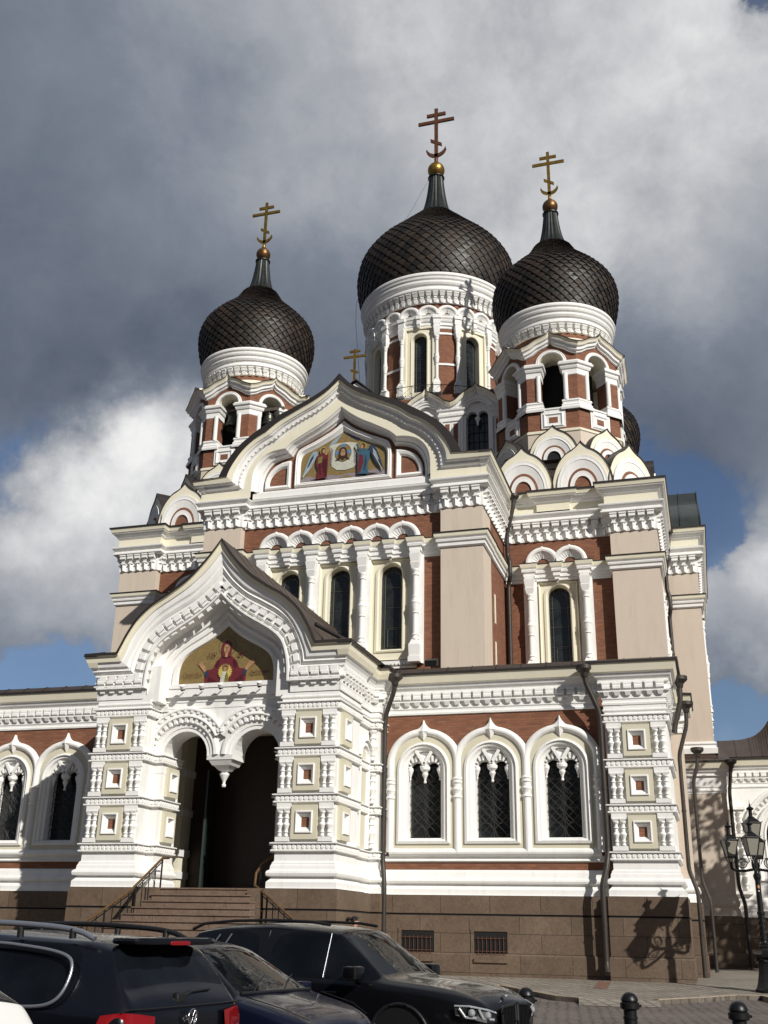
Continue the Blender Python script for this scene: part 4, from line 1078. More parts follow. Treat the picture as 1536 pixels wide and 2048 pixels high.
# ---- central front between the towers
def main_front():
    mp = fr(0, 40.9)
    m = MB()
    holes = [archpath(w, 11.98, 15.22, .66, 14) for w in (-2.33, 0, 2.33)]
    tess(m, [[(-4.6, 8.0), (4.6, 8.0), (4.6, 18.8), (-4.6, 18.8)]]+holes, -.012, mp, RB)
    for s in (-1, 1):
        P = [(4.61, 41.2), (4.61, 40.5), (6.42, 40.5), (6.42, 42.2)] if s > 0 else [(-6.42, 42.2), (-6.42, 40.5), (-4.61, 40.5), (-4.61, 41.2)]
        hsweep(m, P, [(0, 8.0), (0, 18.0)], BS)
        hsweep(m, P, BANDP, WP)
        Q = [(6.42, 42.2), (6.40, 42.2), (6.40, 46)] if s > 0 else [(-6.40, 46), (-6.40, 42.2), (-6.42, 42.2)]
        hsweep(m, [Q[1], Q[2]] if s > 0 else [Q[0], Q[1]], [(0, 8.0), (0, 18.2)], RB)
        hsweep(m, [Q[1], Q[2]] if s > 0 else [Q[0], Q[1]], BANDP, WP)
        g = fr(s*6.40, 43.0, R_(90)*s)
        for z0 in (11.3, 13.4): box(m, -.10, .10, 0, .03, z0, z0+1.3, g, CP)
    F_ = m.build('main_front', church)
    bays(F_, mp, (-3.5, -1.17, 1.17, 3.5), (-2.33, 0, 2.33), 15.22, -4.6, 4.6)
    m = MB()
    path = [(-6.42, 46), (-6.42, 40.5), (-4.61, 40.5), (-4.61, 40.9), (4.61, 40.9), (4.61, 40.5), (6.42, 40.5), (6.42, 46)]
    hsweep(m, path, MAINC, WP); brk(m, path)
    for sp in (path[:2]+[(-6.41, 40.5)], [(6.41, 40.5)]+path[-2:]): hsweep(m, sp, TOPC, WP)
    m.build('cornice', F_)
    # gable
    n = 5
    def S(a, b, c): return smoothcurve([a, b, c], n)
    LP0 = S([(0, 24.82), (.55, 24.22), (1.14, 23.84), (1.70, 23.56), (2.19, 23.33), (2.85, 23.05), (3.52, 22.62)], [(3.52, 22.62), (4.15, 22.20), (4.80, 21.66), (5.30, 21.0), (5.55, 20.50), (5.66, 20.22)], [(5.66, 20.22), (6.98, 20.20)])
    C1 = S([(0, 24.46), (.55, 23.96), (1.14, 23.58), (1.70, 23.30), (2.19, 23.05), (2.85, 22.70), (3.42, 22.26)], [(3.42, 22.26), (4.00, 21.93), (4.52, 21.47), (4.92, 20.92), (5.14, 20.50), (5.24, 20.20)], [(5.24, 20.20), (6.96, 20.12)])
    C2 = S([(0, 24.32), (.52, 23.84), (1.06, 23.46), (1.62, 23.18), (2.12, 22.92), (2.75, 22.58), (3.28, 22.16)], [(3.28, 22.16), (3.90, 21.82), (4.40, 21.38), (4.74, 20.86), (4.94, 20.4), (5.00, 19.96)], [(5.00, 19.96), (6.90, 19.94)])
    C3 = S([(0, 23.90), (.50, 23.46), (1.02, 23.10), (1.54, 22.84), (2.0, 22.60), (2.52, 22.28), (2.95, 21.94)], [(2.95, 21.94), (3.56, 21.62), (4.05, 21.16), (4.38, 20.62), (4.52, 20.1), (4.56, 19.66)], [(4.56, 19.66), (6.66, 19.64)])
    C4 = S([(0, 23.34), (.48, 22.92), (.98, 22.58), (1.46, 22.32), (1.92, 22.06), (2.34, 21.80), (2.64, 21.52)], [(2.64, 21.52), (3.16, 21.46), (3.62, 21.28), (3.98, 20.90), (4.16, 20.40), (4.20, 19.55)], [(4.20, 19.55), (4.20, 19.22)])
    C5 = S([(0, 22.99), (.46, 22.60), (.92, 22.32), (1.40, 22.08), (1.86, 21.86), (2.22, 21.66), (2.44, 21.30)], [(2.44, 21.30), (2.90, 21.22), (3.30, 21.06), (3.60, 20.74), (3.80, 20.26), (3.84, 19.62)], [(3.84, 19.62), (3.84, 19.50)])
    def mixh(a, b, t): return [(p[0]*(1-t)+q[0]*t, p[1]*(1-t)+q[1]*t) for p, q in zip(a, b)]
    m = MB()
    seq = [(LP0, .98, LIP), (C1, 1.0, LIP), (C1, .96, CP), (C2, .90, CP), (C2, .84, WP), (mixh(C2, C3, .12), .82, WP), (mixh(C2, C3, .22), .72, WP), (mixh(C2, C3, .5), .66, WP), (mixh(C2, C3, .54), .72, WP), (mixh(C2, C3, .7), .68, WP), (mixh(C2, C3, .78), .58, WP), (C3, .56, WP), (C3, .55, CP)]
    prev = None
    for h, d, mt in seq:
        r = [mp(u, d, z) for u, z in mirror(h)]
        if prev: strip(m, prev, r, mt)
        prev = r
    # broad buff frieze under the moulding
    C3f = C3[:-n-1]; C4f = C4[:-1]
    fr_out = mirror(C3); 
    poly = mirror(C3)+[(6.66, 19.24), (4.20, 19.24)]+[(u, z) for u, z in reversed(mirror(C4[:-n]))]+[(-4.20, 19.24), (-6.66, 19.24)]
    tess(m, [poly], .555, mp, CP)
    # dots under the moulding
    for side in (-1, 1):
        cur = mixh(C2, C3, .62)[:-n]
        for i in range(2, len(cur)-1, 2):
            c = cur[i]; box(m, side*c[0]-.035, side*c[0]+.035, .66, .73, c[1]-.03, c[1]+.03, mp, WP)
    # inner reveal down to the tympanum
    h4, h5 = C4[:-n], C5[:-n]
    seq = [(h4, .555), (mixh(h4, h5, .1), .50), (mixh(h4, h5, .3), .44), (mixh(h4, h5, .34), .36), (mixh(h4, h5, .6), .22), (mixh(h4, h5, .66), .26), (mixh(h4, h5, .8), .22), (mixh(h4, h5, .86), .10), (h5, .06), (h5, -.02)]
    prev = None
    for h, d in seq:
        r = [mp(u, d, z) for u, z in mirror(h)]
        if prev: strip(m, prev, r, WP)
        prev = r
    box(m, -4.2, 4.2, .0, .30, 19.24, 19.50, mp, WP); box(m, -4.18, 4.18, .0, .22, 19.50, 19.60, mp, WP)
    m.build('gable_moulding', F_)
    m = MB(); tess(m, [mirror(C5)], -.02, mp, RB)
    M0 = S([(0, 22.80), (.46, 22.40), (.92, 22.14), (1.38, 21.90), (1.76, 21.74), (2.08, 21.58), (2.18, 21.46)], [(2.18, 21.46), (2.24, 21.32), (2.27, 21.14), (2.28, 20.9), (2.28, 20.5), (2.28, 20.2)], [(2.28, 20.2), (2.28, 19.74)])
    M1 = S([(0, 22.32), (.44, 22.04), (.86, 21.82), (1.26, 21.62), (1.60, 21.48), (1.86, 21.36), (1.96, 21.26)], [(1.96, 21.26), (2.01, 21.14), (2.04, 20.98), (2.05, 20.8), (2.05, 20.4), (2.05, 20.2)], [(2.05, 20.2), (2.05, 19.97)])
    prev = None
    for h, d in ((M0, -.02), (M0, .12), (mixh(M0, M1, .2), .17), (mixh(M0, M1, .4), .14), (mixh(M0, M1, .55), .16), (mixh(M0, M1, .8), .06), (M1, .0), (M1, -.015)):
        r = [mp(u, d, z) for u, z in mirror(h)]
        if prev: strip(m, prev, r, WP, True)
        prev = r
    for s in (-1, 1):
        q0 = [(2.50, 19.74), (3.73, 19.74), (3.73, 20.1)]+arc(2.50, 20.0, 1.23, 5, 90, 8, 1.08)
        q1 = [(2.72, 19.93), (3.52, 19.93), (3.52, 20.1)]+arc(2.72, 20.0, .80, 7, 90, 8, .76)
        prev = None
        for q, d in ((q0, -.02), (q0, .10), ([(a[0]*.75+b[0]*.25, a[1]*.75+b[1]*.25) for a, b in zip(q0, q1)], .14), ([(a[0]*.3+b[0]*.7, a[1]*.3+b[1]*.7) for a, b in zip(q0, q1)], .10), (q1, .0)):
            r = [mp(s*u, d, z) for u, z in q]
            if prev: strip(m, prev, r, WP, True)
            prev = r
    m.build('tympanum', F_)
    m = MB(); mosaic(m, mp, M1); m.build('mosaic', F_)
    m = MB()
    rp = mirror(LP0)
    strip(m, [Vector((u, 40.9-.98, z)) for u, z in rp], [Vector((u, 50.6, z)) for u, z in rp], RM)
    for k in range(12):
        g = lambda u, d, z, y=40.6+k*.8: Vector((u, y-d, z))
        sweep(m, rp, [(0, .02), (.018, .015), (.018, -.015), (0, -.02)], g, RM)
    m.build('roof', F_)
    # small gable and cross standing on the ridge
    m = MB(); g = fr(.05, 42.2)
    prism(m, [(-.75, 24.3), (-.75, 24.9), (0, 25.55), (.75, 24.9), (.75, 24.3)], -1.2, 0, g, WP)
    prism(m, [(-.45, 24.3), (-.45, 24.8), (0, 25.2), (.45, 24.8), (.45, 24.3)], 0, .03, g, CP)
    sweep(m, [(-.85, 24.82), (0, 25.62), (.85, 24.82)], [(0, -1.3), (.06, -1.3), (.06, .12), (0, .12)], g, LIP)
    m.build('ridge_gable', F_)
    cross('ridge_cross', F_, (.05, 41.9), 25.62, 27.2, 'gold', crescent=False)

def mosaic(m, mp, M1):
    """mosaic: a white cloth with a haloed head, held between two kneeling winged figures"""
    tess(m, [mirror(M1)], -.012, mp, 'mosaic_gold')
    lay = [-.009]
    def P(poly, mat): tess(m, [[(u, min(19.97+(z-19.97)*1.09, 22.30-abs(u)*.52)) for u, z in poly]], lay[0], mp, mat); lay[0] += .003
    def disc(cx, cz, rx, rz, mat, n=20): P([(cx+rx*math.cos(2*PI*k/n), cz+rz*math.sin(2*PI*k/n)) for k in range(n)], mat)
    P([(-2.0, 19.98), (2.0, 19.98), (2.02, 20.15), (1.5, 20.28), (.9, 20.14), (.3, 20.2), (-.2, 20.12), (-.8, 20.22), (-1.3, 20.12), (-1.7, 20.24), (-2.0, 20.1)], 'mosaic_grey')
    P([(-1.6, 20.02), (-1.2, 20.10), (-.7, 20.04), (-.9, 20.0)], 'mosaic_line'); P([(.5, 20.05), (1.0, 20.15), (1.7, 20.05), (1.2, 20.0)], 'mosaic_line'); P([(-.2, 20.03), (.2, 20.12), (.5, 20.0)], 'mosaic_gold')
    P([(-.05, 22.22), (-.55, 21.72), (-.75, 21.45), (-.62, 21.40), (-.30, 21.72)], 'mosaic_wing'); P([(.05, 22.22), (.35, 22.0), (.80, 21.72), (.70, 21.62), (.35, 21.82)], 'mosaic_navy')
    P([(-.66, 21.52), (-.30, 21.60), (.30, 21.60), (.64, 21.52), (.58, 21.0), (.60, 20.55), (.50, 20.42), (.1, 20.34), (-.30, 20.38), (-.55, 20.55), (-.60, 21.0)], 'mosaic_white')
    P([(-.60, 21.45), (-.50, 21.3), (-.56, 20.62), (-.62, 20.7)], 'mosaic_grey'); P([(.56, 21.45), (.48, 21.3), (.52, 20.6), (.58, 20.62)], 'mosaic_grey')
    disc(-.02, 21.14, .40, .41, 'mosaic_line'); disc(-.02, 21.14, .38, .39, 'mosaic_gold')
    P([(-.12, 21.40), (.08, 21.40), (.10, 21.53), (-.14, 21.53)], 'mosaic_sky'); P([(-.40, 21.05), (-.22, 21.07), (-.22, 21.23), (-.40, 21.25)], 'mosaic_sky'); P([(.18, 21.07), (.36, 21.05), (.36, 21.25), (.18, 21.23)], 'mosaic_sky')
    P([(-.40, 20.80), (-.24, 20.90), (-.22, 21.15), (-.17, 21.32), (-.02, 21.40), (.13, 21.32), (.18, 21.15), (.20, 20.90), (.34, 20.80), (.18, 20.82), (.08, 20.88), (-.02, 20.78), (-.12, 20.88), (-.22, 20.80)], 'mosaic_hair')
    disc(-.02, 21.12, .115, .19, 'mosaic_skin'); P([(-.10, 21.0), (.06, 21.0), (.04, 20.88), (-.02, 20.82), (-.08, 20.88)], 'mosaic_hair')
    P([(-.10, 21.17), (-.04, 21.17), (-.04, 21.19), (-.10, 21.19)], 'mosaic_line'); P([(.0, 21.17), (.06, 21.17), (.06, 21.19), (.0, 21.19)], 'mosaic_line')
    for s, robe, dark, wing_ in ((-1, 'mosaic_red', 'mosaic_wine', 'mosaic_wing'), (1, 'mosaic_blue', 'mosaic_navy', 'mosaic_navy')):
        X = lambda pts: [(s*u, z) for u, z in pts]
        P(X([(1.25, 21.30), (1.45, 21.32), (1.62, 21.05), (1.82, 20.55), (1.95, 20.15), (1.70, 20.35), (1.50, 20.60), (1.36, 20.90), (1.22, 21.12)]), wing_)
        P(X([(1.40, 21.20), (1.56, 21.0), (1.72, 20.6), (1.60, 20.66), (1.46, 20.9)]), 'mosaic_wing' if s > 0 else 'mosaic_navy')
        for k in range(4): P(X([(1.42+k*.09, 20.95-k*.16), (1.45+k*.09, 20.96-k*.16), (1.74+k*.05, 20.42-k*.08), (1.72+k*.05, 20.40-k*.08)]), 'mosaic_white')
        disc(s*.95, 21.30, .17, .17, 'mosaic_yellow'); disc(s*.95, 21.30, .155, .155, 'mosaic_gold')
        P(X([(.70, 21.10), (.84, 21.18), (1.10, 21.18), (1.28, 21.05), (1.30, 20.70), (1.18, 20.45), (1.22, 20.15), (1.30, 20.02), (.74, 20.06), (.72, 20.5)]), robe)
        P(X([(.78, 20.95), (.95, 20.9), (1.0, 20.6), (.86, 20.1), (.76, 20.1), (.74, 20.6)]), dark if s < 0 else 'mosaic_red')
        P(X([(1.10, 20.9), (1.16, 20.6), (1.08, 20.2), (1.02, 20.2), (1.05, 20.6)]), dark)
        if s < 0: P(X([(.98, 21.05), (1.18, 21.0), (1.2, 20.72), (1.0, 20.75)]), 'mosaic_green')
        disc(s*.95, 21.30, .10, .13, 'mosaic_hair', 14); disc(s*.92, 21.27, .07, .10, 'mosaic_skin', 14)
        P(X([(.60, 21.40), (.66, 21.44), (.88, 21.12), (.80, 21.06)]), 'mosaic_skin' if s < 0 else robe)

def cross(name, parent, c, z0, z1, mat, crescent=True, pole=None):
    """orthodox cross facing the square"""
    m = MB(); h = z1-z0; g = fr(c[0], c[1]); t = .028*h if crescent else .04*h; w = .026*h if crescent else .035*h
    box(m, -w, w, -t/2, t/2, z0-.1, z1, g, mat)
    bars = ((.885, .145), (.755, .275)) if crescent else ((.92, .17), (.74, .36))
    for f_, k in bars: box(m, -h*k, h*k, -t/2-.003, t/2+.003, z0+h*f_-w, z0+h*f_+w, g, mat)
    zc = z0+h*.36 if crescent else z0+h*.22; k = h*(.085 if crescent else .13); dz = h*.052
    prism(m, [(-k, zc+dz-w), (k, zc-dz-w), (k, zc-dz+w), (-k, zc+dz+w)], -t/2-.003, t/2+.003, g, mat, back=True)
    if crescent:
        cz = z0+h*.245; r = h*.155
        o = arc(0, cz, r, 190, 350, 14); i = arc(0, cz+.045*h, r*.93, 348, 192, 14)
        prism(m, o+i, -t/2, t/2, g, mat, back=True)
    return m.build(name, parent)

def onion(parent, cx, cy, prof, neck, n, rows, shingle='dome_shingle'):
    """onion dome clad in overlapping diamond shingles"""
    m = MB()
    # smooth skin just below the shingles
    P = smoothcurve([prof], 6)
    lathe(m, [(max(r-.05, .01), z) for r, z in P], cx, cy, 48, shingle)
    # arc length table
    L_ = [0]
    for a, b in zip(P, P[1:]): L_.append(L_[-1]+math.hypot(b[0]-a[0], b[1]-a[1]))
    def at(s):
        s = min(max(s, 0), L_[-1])
        for i in range(len(P)-1):
            if L_[i+1] >= s:
                t = (s-L_[i])/max(L_[i+1]-L_[i], 1e-9); return (P[i][0]+(P[i+1][0]-P[i][0])*t, P[i][1]+(P[i+1][1]-P[i][1])*t, i)
        return (P[-1][0], P[-1][1], len(P)-2)
    def nrm(i):
        a, b = P[i], P[i+1]; dx, dz = b[0]-a[0], b[1]-a[1]; l = math.hypot(dx, dz); return (dz/l, -dx/l)
    # row positions keep the diamonds near square
    S = [0.0]; s = 0.0
    while s < L_[-1]:
        r = at(s)[0]; step = max(PI*r/n*.98, .055); s += step; S.append(s)
    def pt(th, s, lift):
        r, z, i = at(s); nx, nz = nrm(i)
        return (cx+(r+nx*lift)*math.sin(th), cy-(r+nx*lift)*math.cos(th), z+nz*lift)
    for k in range(-1, len(S)-2):
        for j in range(n):
            th = 2*PI*(j+(.5 if k % 2 else 0))/n; dt = PI/n
            s0 = S[k] if k >= 0 else -.0; s1 = S[k+1]; s2 = S[k+2]
            jl = random.uniform(-.006, .008)
            sc_ = min(1.0, at(s1)[0]/1.5+.25)
            lo = (.115+jl)*sc_; mid = (.075+jl)*sc_
            q = [pt(th, s0, lo), pt(th+dt, s1, mid), pt(th, s2, .0), pt(th-dt, s1, mid)]
            c_ = pt(th, s1, (.080+jl)*sc_)
            # lower lips
            b = [pt(th, s0, 0), pt(th+dt, s1, -.01), pt(th-dt, s1, -.01)]
            m.add(q+b+[c_], [[0, 1, 7], [1, 2, 7], [2, 3, 7], [3, 0, 7], [0, 4, 5, 1], [0, 3, 6, 4]], shingle)
    D = m.build('onion_dome', parent)
    # ribbed neck
    m = MB(); N_ = 20
    nk = smoothcurve([neck], 5); prev = None
    for r, z in nk:
        ring = [Vector((cx+(r*(1.0 if i % 2 else .93))*math.sin(PI*i/N_), cy-(r*(1.0 if i % 2 else .93))*math.cos(PI*i/N_), z)) for i in range(2*N_)]
        if prev: strip(m, prev, ring, 'neck_metal', True)
        prev = ring
    r0_, z0_ = nk[0]; r1_, z1_ = nk[-1]
    lathe(m, [(r0_*.9, z0_-.12), (r0_*1.06, z0_-.08), (r0_*1.08, z0_+.0), (r0_, z0_+.06)], cx, cy, 32, 'neck_metal')
    lathe(m, [(r1_*.9, z1_-.14), (r1_*1.15, z1_-.10), (r1_*1.18, z1_-.03), (r1_*.9, z1_+.02), (r1_*.5, z1_+.06)], cx, cy, 24, 'neck_metal')
    m.build('dome_neck', parent)
    return D

def kokoshnik(m, mp, cx, zb, hw, za, depth=1.6, hole='red_brick'):
    """corbel gable: buff keel face, white ring mouldings, brick eye"""
    rz = (za-zb)*.86
    out = keel(cx, zb, hw, za-.02, 66, 12, rz)
    prism(m, out, -depth, 0, mp, CP, side='roof_metal')
    o2 = keel(cx, zb-.0, hw+.05, za+.07, 64, 10, rz+.05)
    sweep(m, out, [(-.005, .0), (-.005, .05), (.03, .05), (.03, -depth)], mp, LIP)
    rr = hw*.84; k = rz/hw*.95
    def ring(a, b, d0, dm, mat=WP):
        A = arc(cx, zb, rr*a, 180, 0, 18, rr*a*k); B = arc(cx, zb, rr*b, 180, 0, 18, rr*b*k); C_ = arc(cx, zb, rr*(a+b)/2, 180, 0, 18, rr*(a+b)/2*k)
        strip(m, [mp(u, d0, z) for u, z in A], [mp(u, dm, z) for u, z in A], mat)
        strip(m, [mp(u, dm, z) for u, z in A], [mp(u, dm*.8+.01, z) for u, z in C_], mat)
        strip(m, [mp(u, dm*.8+.01, z) for u, z in C_], [mp(u, dm, z) for u, z in B], mat)
        strip(m, [mp(u, dm, z) for u, z in B], [mp(u, d0-.05, z) for u, z in B], mat)
    def flat(a, b, d, d2, mat):
        A = arc(cx, zb, rr*a, 180, 0, 18, rr*a*k); B = arc(cx, zb, rr*b, 180, 0, 18, rr*b*k)
        strip(m, [mp(u, d, z) for u, z in A], [mp(u, d2, z) for u, z in B], mat)
    ring(1.0, .86, 0, .10); flat(.86, .60, .08, .02, WP); flat(.60, .50, .022, .022, RB); ring(.50, .34, .02, .08)
    tess(m, [arc(cx, zb, rr*.34, 180, 0, 14, rr*.34*k)], .016, mp, hole)

SIDE_DOME = [(2.95, 31.28), (3.11, 31.8), (3.24, 32.4), (3.33, 33.0), (3.30, 33.6), (3.10, 34.2), (2.63, 34.8), (2.02, 35.4), (1.52, 35.9), (1.20, 36.4), (1.00, 36.78)]
def bell_tower(s):
    cx, cy = s*8.83, 49.8
    # ---- square storey
    m = MB(); mp = fr(cx, 45.55)
    xi, xo = 6.4, 11.3
    a0, a1 = (xi-8.83, xo-8.83) if s > 0 else (-(xo-8.83), -(xi-8.83))
    holes = [archpath(0, 11.98, 15.22, .66, 14)]
    tess(m, [[(a0-.1, 8), (a1+.1, 8), (a1+.1, 18.8), (a0-.1, 18.8)]]+holes, -.012, mp, RB)
    P = [(xo, 45.55), (xo, 45.1), (13.35, 45.1), (13.35, 47.2)]
    Q = [(13.33, 47.2), (13.33, 52.0)]
    R2 = [(13.35, 52.0), (13.35, 54.4)]
    if s < 0: P = [(-x, y) for x, y in reversed(P)]; Q = [(-x, y) for x, y in reversed(Q)]; R2 = [(-x, y) for x, y in reversed(R2)]
    for pth in (P, R2): hsweep(m, pth, [(0, 8), (0, 18)], BS); hsweep(m, pth, BANDP, WP)
    hsweep(m, Q, [(-.3, 8), (-.3, 18)], RB); hsweep(m, Q, [(-.3+a if len(r_) == 0 else -.3+a, z, *r_) for a, z, *r_ in BANDP], WP)
    T = m.build('bell_tower', church)
    bays(T, mp, (-1.24, 1.24), (0,), 15.22, a0, a1)
    # carved window edges seen end-on along the outer side
    m = MB(); g = fr(s*13.03, 49.6, R_(90)*s)
    for u in (-1.2, 0, 1.2):
        for dz in (11.3,): flathe(m, [(a*.17, dz+b*4.6) for a, b in COLP], u, .22, 10, g, WP)
    box(m, -1.6, 1.6, 0, .3, 16.0, 16.7, g, WP); m.build('side_colonnade', T)
    m = MB()
    if s > 0: path = [(6.42, 45.55), (8.2, 45.55), (8.2, 45.40), (9.4, 45.40), (9.4, 45.55), (11.3, 45.55), (11.3, 45.1), (13.35, 45.1), (13.35, 54.4)]
    else: path = [(-13.35, 54.4), (-13.35, 45.1), (-11.3, 45.1), (-11.3, 45.55), (-9.4, 45.55), (-9.4, 45.40), (-8.2, 45.40), (-8.2, 45.55), (-6.42, 45.55)]
    p2 = [p for p in path if abs(abs(p[0])-8.2) > .01 and abs(abs(p[0])-9.4) > .01]
    hsweep(m, p2, MAINC, WP); brk(m, p2); hsweep(m, path, TOPC, WP)
    m.build('cornice', T)
    # ---- tier roofs
    m = MB()
    def octo(ap_, z): return [Vector((cx+ap_/math.cos(PI/8)*math.sin(PI/8+q*PI/4), cy-ap_/math.cos(PI/8)*math.cos(PI/8+q*PI/4), z)) for q in range(8)]
    strip(m, octo(4.2, 20.25), octo(2.9, 22.35), RM, True); m.add(octo(2.9, 22.35), [list(range(8))], RM)
    m.add([(cx-4.6, 45.2, 20.3), (cx+4.6, 45.2, 20.3), (cx+4.6, 54.4, 20.3), (cx-4.6, 54.4, 20.3)], [[0, 1, 2, 3]], RM)
    m.build('tier_roof', T)
    # kokoshniks, lower tier: two on each side and one on each corner
    for q in range(4):
        for u in (-1.38, 1.38):
            m = MB(); g = fr(cx+4.50*math.sin(q*PI/2), cy-4.50*math.cos(q*PI/2), q*PI/2)
            kokoshnik(m, g, u, 20.30, 1.39, 22.66); m.build('kokoshnik', T)
        m = MB(); a = q*PI/2+PI/4; g = fr(cx+5.0*math.sin(a), cy-5.0*math.cos(a), a)
        kokoshnik(m, g, 0, 20.30, 1.39, 22.66); m.build('kokoshnik', T)
    for q in range(8):
        m = MB(); a = q*PI/4; g = fr(cx+3.52*math.sin(a), cy-3.52*math.cos(a), a)
        kokoshnik(m, g, 0, 22.30, 1.20, 24.12, 1.2, 'void_dark' if q == 0 else RB); m.build('kokoshnik', T)
    # ---- octagonal belfry
    ap = 3.05; A8 = [(cx+ap/math.cos(PI/8)*math.sin(PI/8+q*PI/4), cy-ap/math.cos(PI/8)*math.cos(PI/8+q*PI/4)) for q in range(8)]
    A8 = [A8[-1]]+A8[:-1]
    m = MB()
    hsweep(m, A8, [(.05, 21.5, BS), (.05, 23.90, BS), (.10, 23.94, CP), (.10, 24.05, CP), (0, 24.12, CP)], BS, True)
    hsweep(m, A8, [(0, 24.12), (0, 25.12)], RB, True)
    hw = ap*math.tan(PI/8)   # half side 1.263
    ow = .60
    for q in range(8):
        a = q*PI/4; g = fr(cx+ap*math.sin(a), cy-ap*math.cos(a), a)
        # sill with panel
        box(m, -ow, ow, -.5, .06, 24.20, 25.20, g, WP)
        prev = None
        for k, d, mt in ((1, .07, WP), (.84, .12, WP), (.70, .07, WP), (.52, .03, WP), (.42, -.0, WP)):
            r = [g(sx*.52*k, d, 24.62+sz*.38*k) for sx, sz in ((-1, -1), (1, -1), (1, 1), (-1, 1))]
            if prev: strip(m, prev, r, mt, True)
            prev = r
        tess(m, [[(sx*.52*.42, 24.62+sz*.38*.42) for sx, sz in ((-1, -1), (1, -1), (1, 1), (-1, 1))]], .062, g, RB)
        box(m, -ow-.02, ow+.02, -.55, .10, 25.20, 25.28, g, WP)
        # piers each side of the opening (to the octagon corner)
        for sd in (-1, 1):
            u0, u1 = sd*ow, sd*hw
            tess(m, [[(u0, 25.5), (u1, 25.5), (u1, 27.3), (u0, 27.3)]], .0, g, RB)
            m.add([g(u0, 0, 25.2), g(u0, -.75, 25.2), g(u0, -.75, 27.8), g(u0, 0, 27.8)], [[0, 1, 2, 3]], RB)
            flathe(m, [(.12, 25.68), (.12, 27.15)], sd*(ow+.08), .0, 10, g, WP)
        # wall with arch above
        ar = arc(0, 27.78, ow, 180, 0, 16)
        tess(m, [[(-hw, 27.3), (-hw, 28.9), (hw, 28.9), (hw, 27.3), (ow, 27.3)]+list(reversed(ar))+[(-ow, 27.3)]], .0, g, RB)
        strip(m, [g(u, 0, z) for u, z in ar], [g(u, -.75, z) for u, z in ar], CP)
        sweep(m, arc(0, 27.78, ow, 180, 0, 16), [(-.0, -.02), (.0, .10), (.06, .13), (.12, .10), (.15, .12), (.19, .08), (.19, 0)], g, WP)
        # ogee cornice over the face
        zv = 28.66
        og = [(-hw-.02, zv)]+smoothcurve([[(-hw-.02, zv), (-.95, 28.80), (-.62, 29.03), (-.28, 29.19), (-.10, 29.30), (0, 29.48)]], 4)[1:]
        og = og+[(-u, z) for u, z in reversed(og[:-1])]
        def low(o, k): return [(u, z-k) for u, z in o]
        rings = [(low(og, .47), .02, WP), (low(og, .44), .10, WP), (low(og, .36), .12, WP), (low(og, .34), .22, WP), (low(og, .20), .24, WP), (low(og, .17), .34, WP), (low(og, .06), .38, CP), (og, .44, CP), (low(og, -.05), .46, LIP), (low(og, -.06), .2, LIP), (low(og, -.12), -.45, CP)]
        prev = None
        for o, d, mt in rings:
            k = (hw+d*math.tan(PI/8))/(hw+.02)
            r = [g(u*k, d, z) for u, z in o]
            if prev: strip(m, prev, r, mt)
            prev = r
    # capitals and bases of the piers wrap the octagon corners
    for q in range(8):
        a = PI/8+q*PI/4
        def fp(q_, u, d=0):
            aa = q_*PI/4; return (cx+ap*math.sin(aa)+u*math.cos(aa)+d*math.sin(aa), cy-ap*math.cos(aa)+u*math.sin(aa)-d*math.cos(aa))
        pth = [fp(q, ow-.03, -.72), fp(q, ow-.03), fp(q, hw), fp(q+1, -ow+.03), fp(q+1, -ow+.03, -.72)]
        hsweep(m, pth, [(0, 27.05), (.03, 27.08), (.03, 27.36), (.08, 27.40), (.12, 27.50), (.12, 27.56), (.20, 27.62), (.22, 27.72), (.16, 27.76), (.16, 27.82), (0, 27.86)], WP)
        hsweep(m, pth, [(.14, 25.12), (.16, 25.20), (.16, 25.26), (.10, 25.32), (.12, 25.38), (.06, 25.46), (.06, 25.54), (.10, 25.60), (.08, 25.68), (0, 25.72)], WP)
    # floor and ceiling of the bell chamber
    m.add([Vector((x, y, 25.1)) for x, y in A8], [list(range(8))], 'timber')
    m.add([Vector((x, y, 28.45)) for x, y in A8], [list(range(8))], CP)
    m.build('belfry', T)
    m = MB(); lathe(m, [(1.75, 25.1), (1.75, 28.44)], cx, cy, 8, 'void_dark', False); m.build('belfry_shade_core', T)  # black core added to darken the bell chamber, no real louvres
    # ---- round drum and dome
    m = MB()
    lathe(m, [(3.05, 28.9, CP), (2.98, 29.12, CP), (2.72, 29.46, CP), (2.66, 29.52, CP), (2.64, 29.54, RB), (2.64, 29.82, RB)], cx, cy, 64, CP, True)
    lathe(m, [(2.64, 29.80), (2.70, 29.84), (2.70, 30.26), (2.86, 30.28)], cx, cy, 64, WP, False)
    g = cylmap(cx, cy, 2.70); n = 44; st = 2*PI*2.70/n
    for k in range(n):
        u = (k+.5)*st; w = st*.36; f = lambda uu, d, z, u=u: g(u+uu, d, z)
        box(m, -w, w, 0, .22, 30.18, 30.24, f, WP); taper(m, -w, w, 0, .20, 30.02, 30.18, f, WP, .02, .06)
        box(m, -w*.6, w*.6, 0, .10, 29.94, 30.02, f, WP); taper(m, -w*.9, w*.9, 0, .10, 29.80, 29.92, f, WP, w*.5, .04)
    PR = [(2.86, 30.28), (2.92, 30.32), (2.92, 30.40), (2.86, 30.46), (2.86, 30.56), (2.94, 30.62), (3.0, 30.72), (3.0, 30.80), (2.98, 30.84), (3.06, 30.92), (3.09, 31.0), (3.09, 31.06), (3.05, 31.1), (3.13, 31.18), (3.14, 31.26), (3.10, 31.36), (2.8, 31.40)]
    for a, b in zip(PR, PR[1:]): lathe(m, [a, b], cx, cy, 64, WP, True)
    m.build('drum', T)
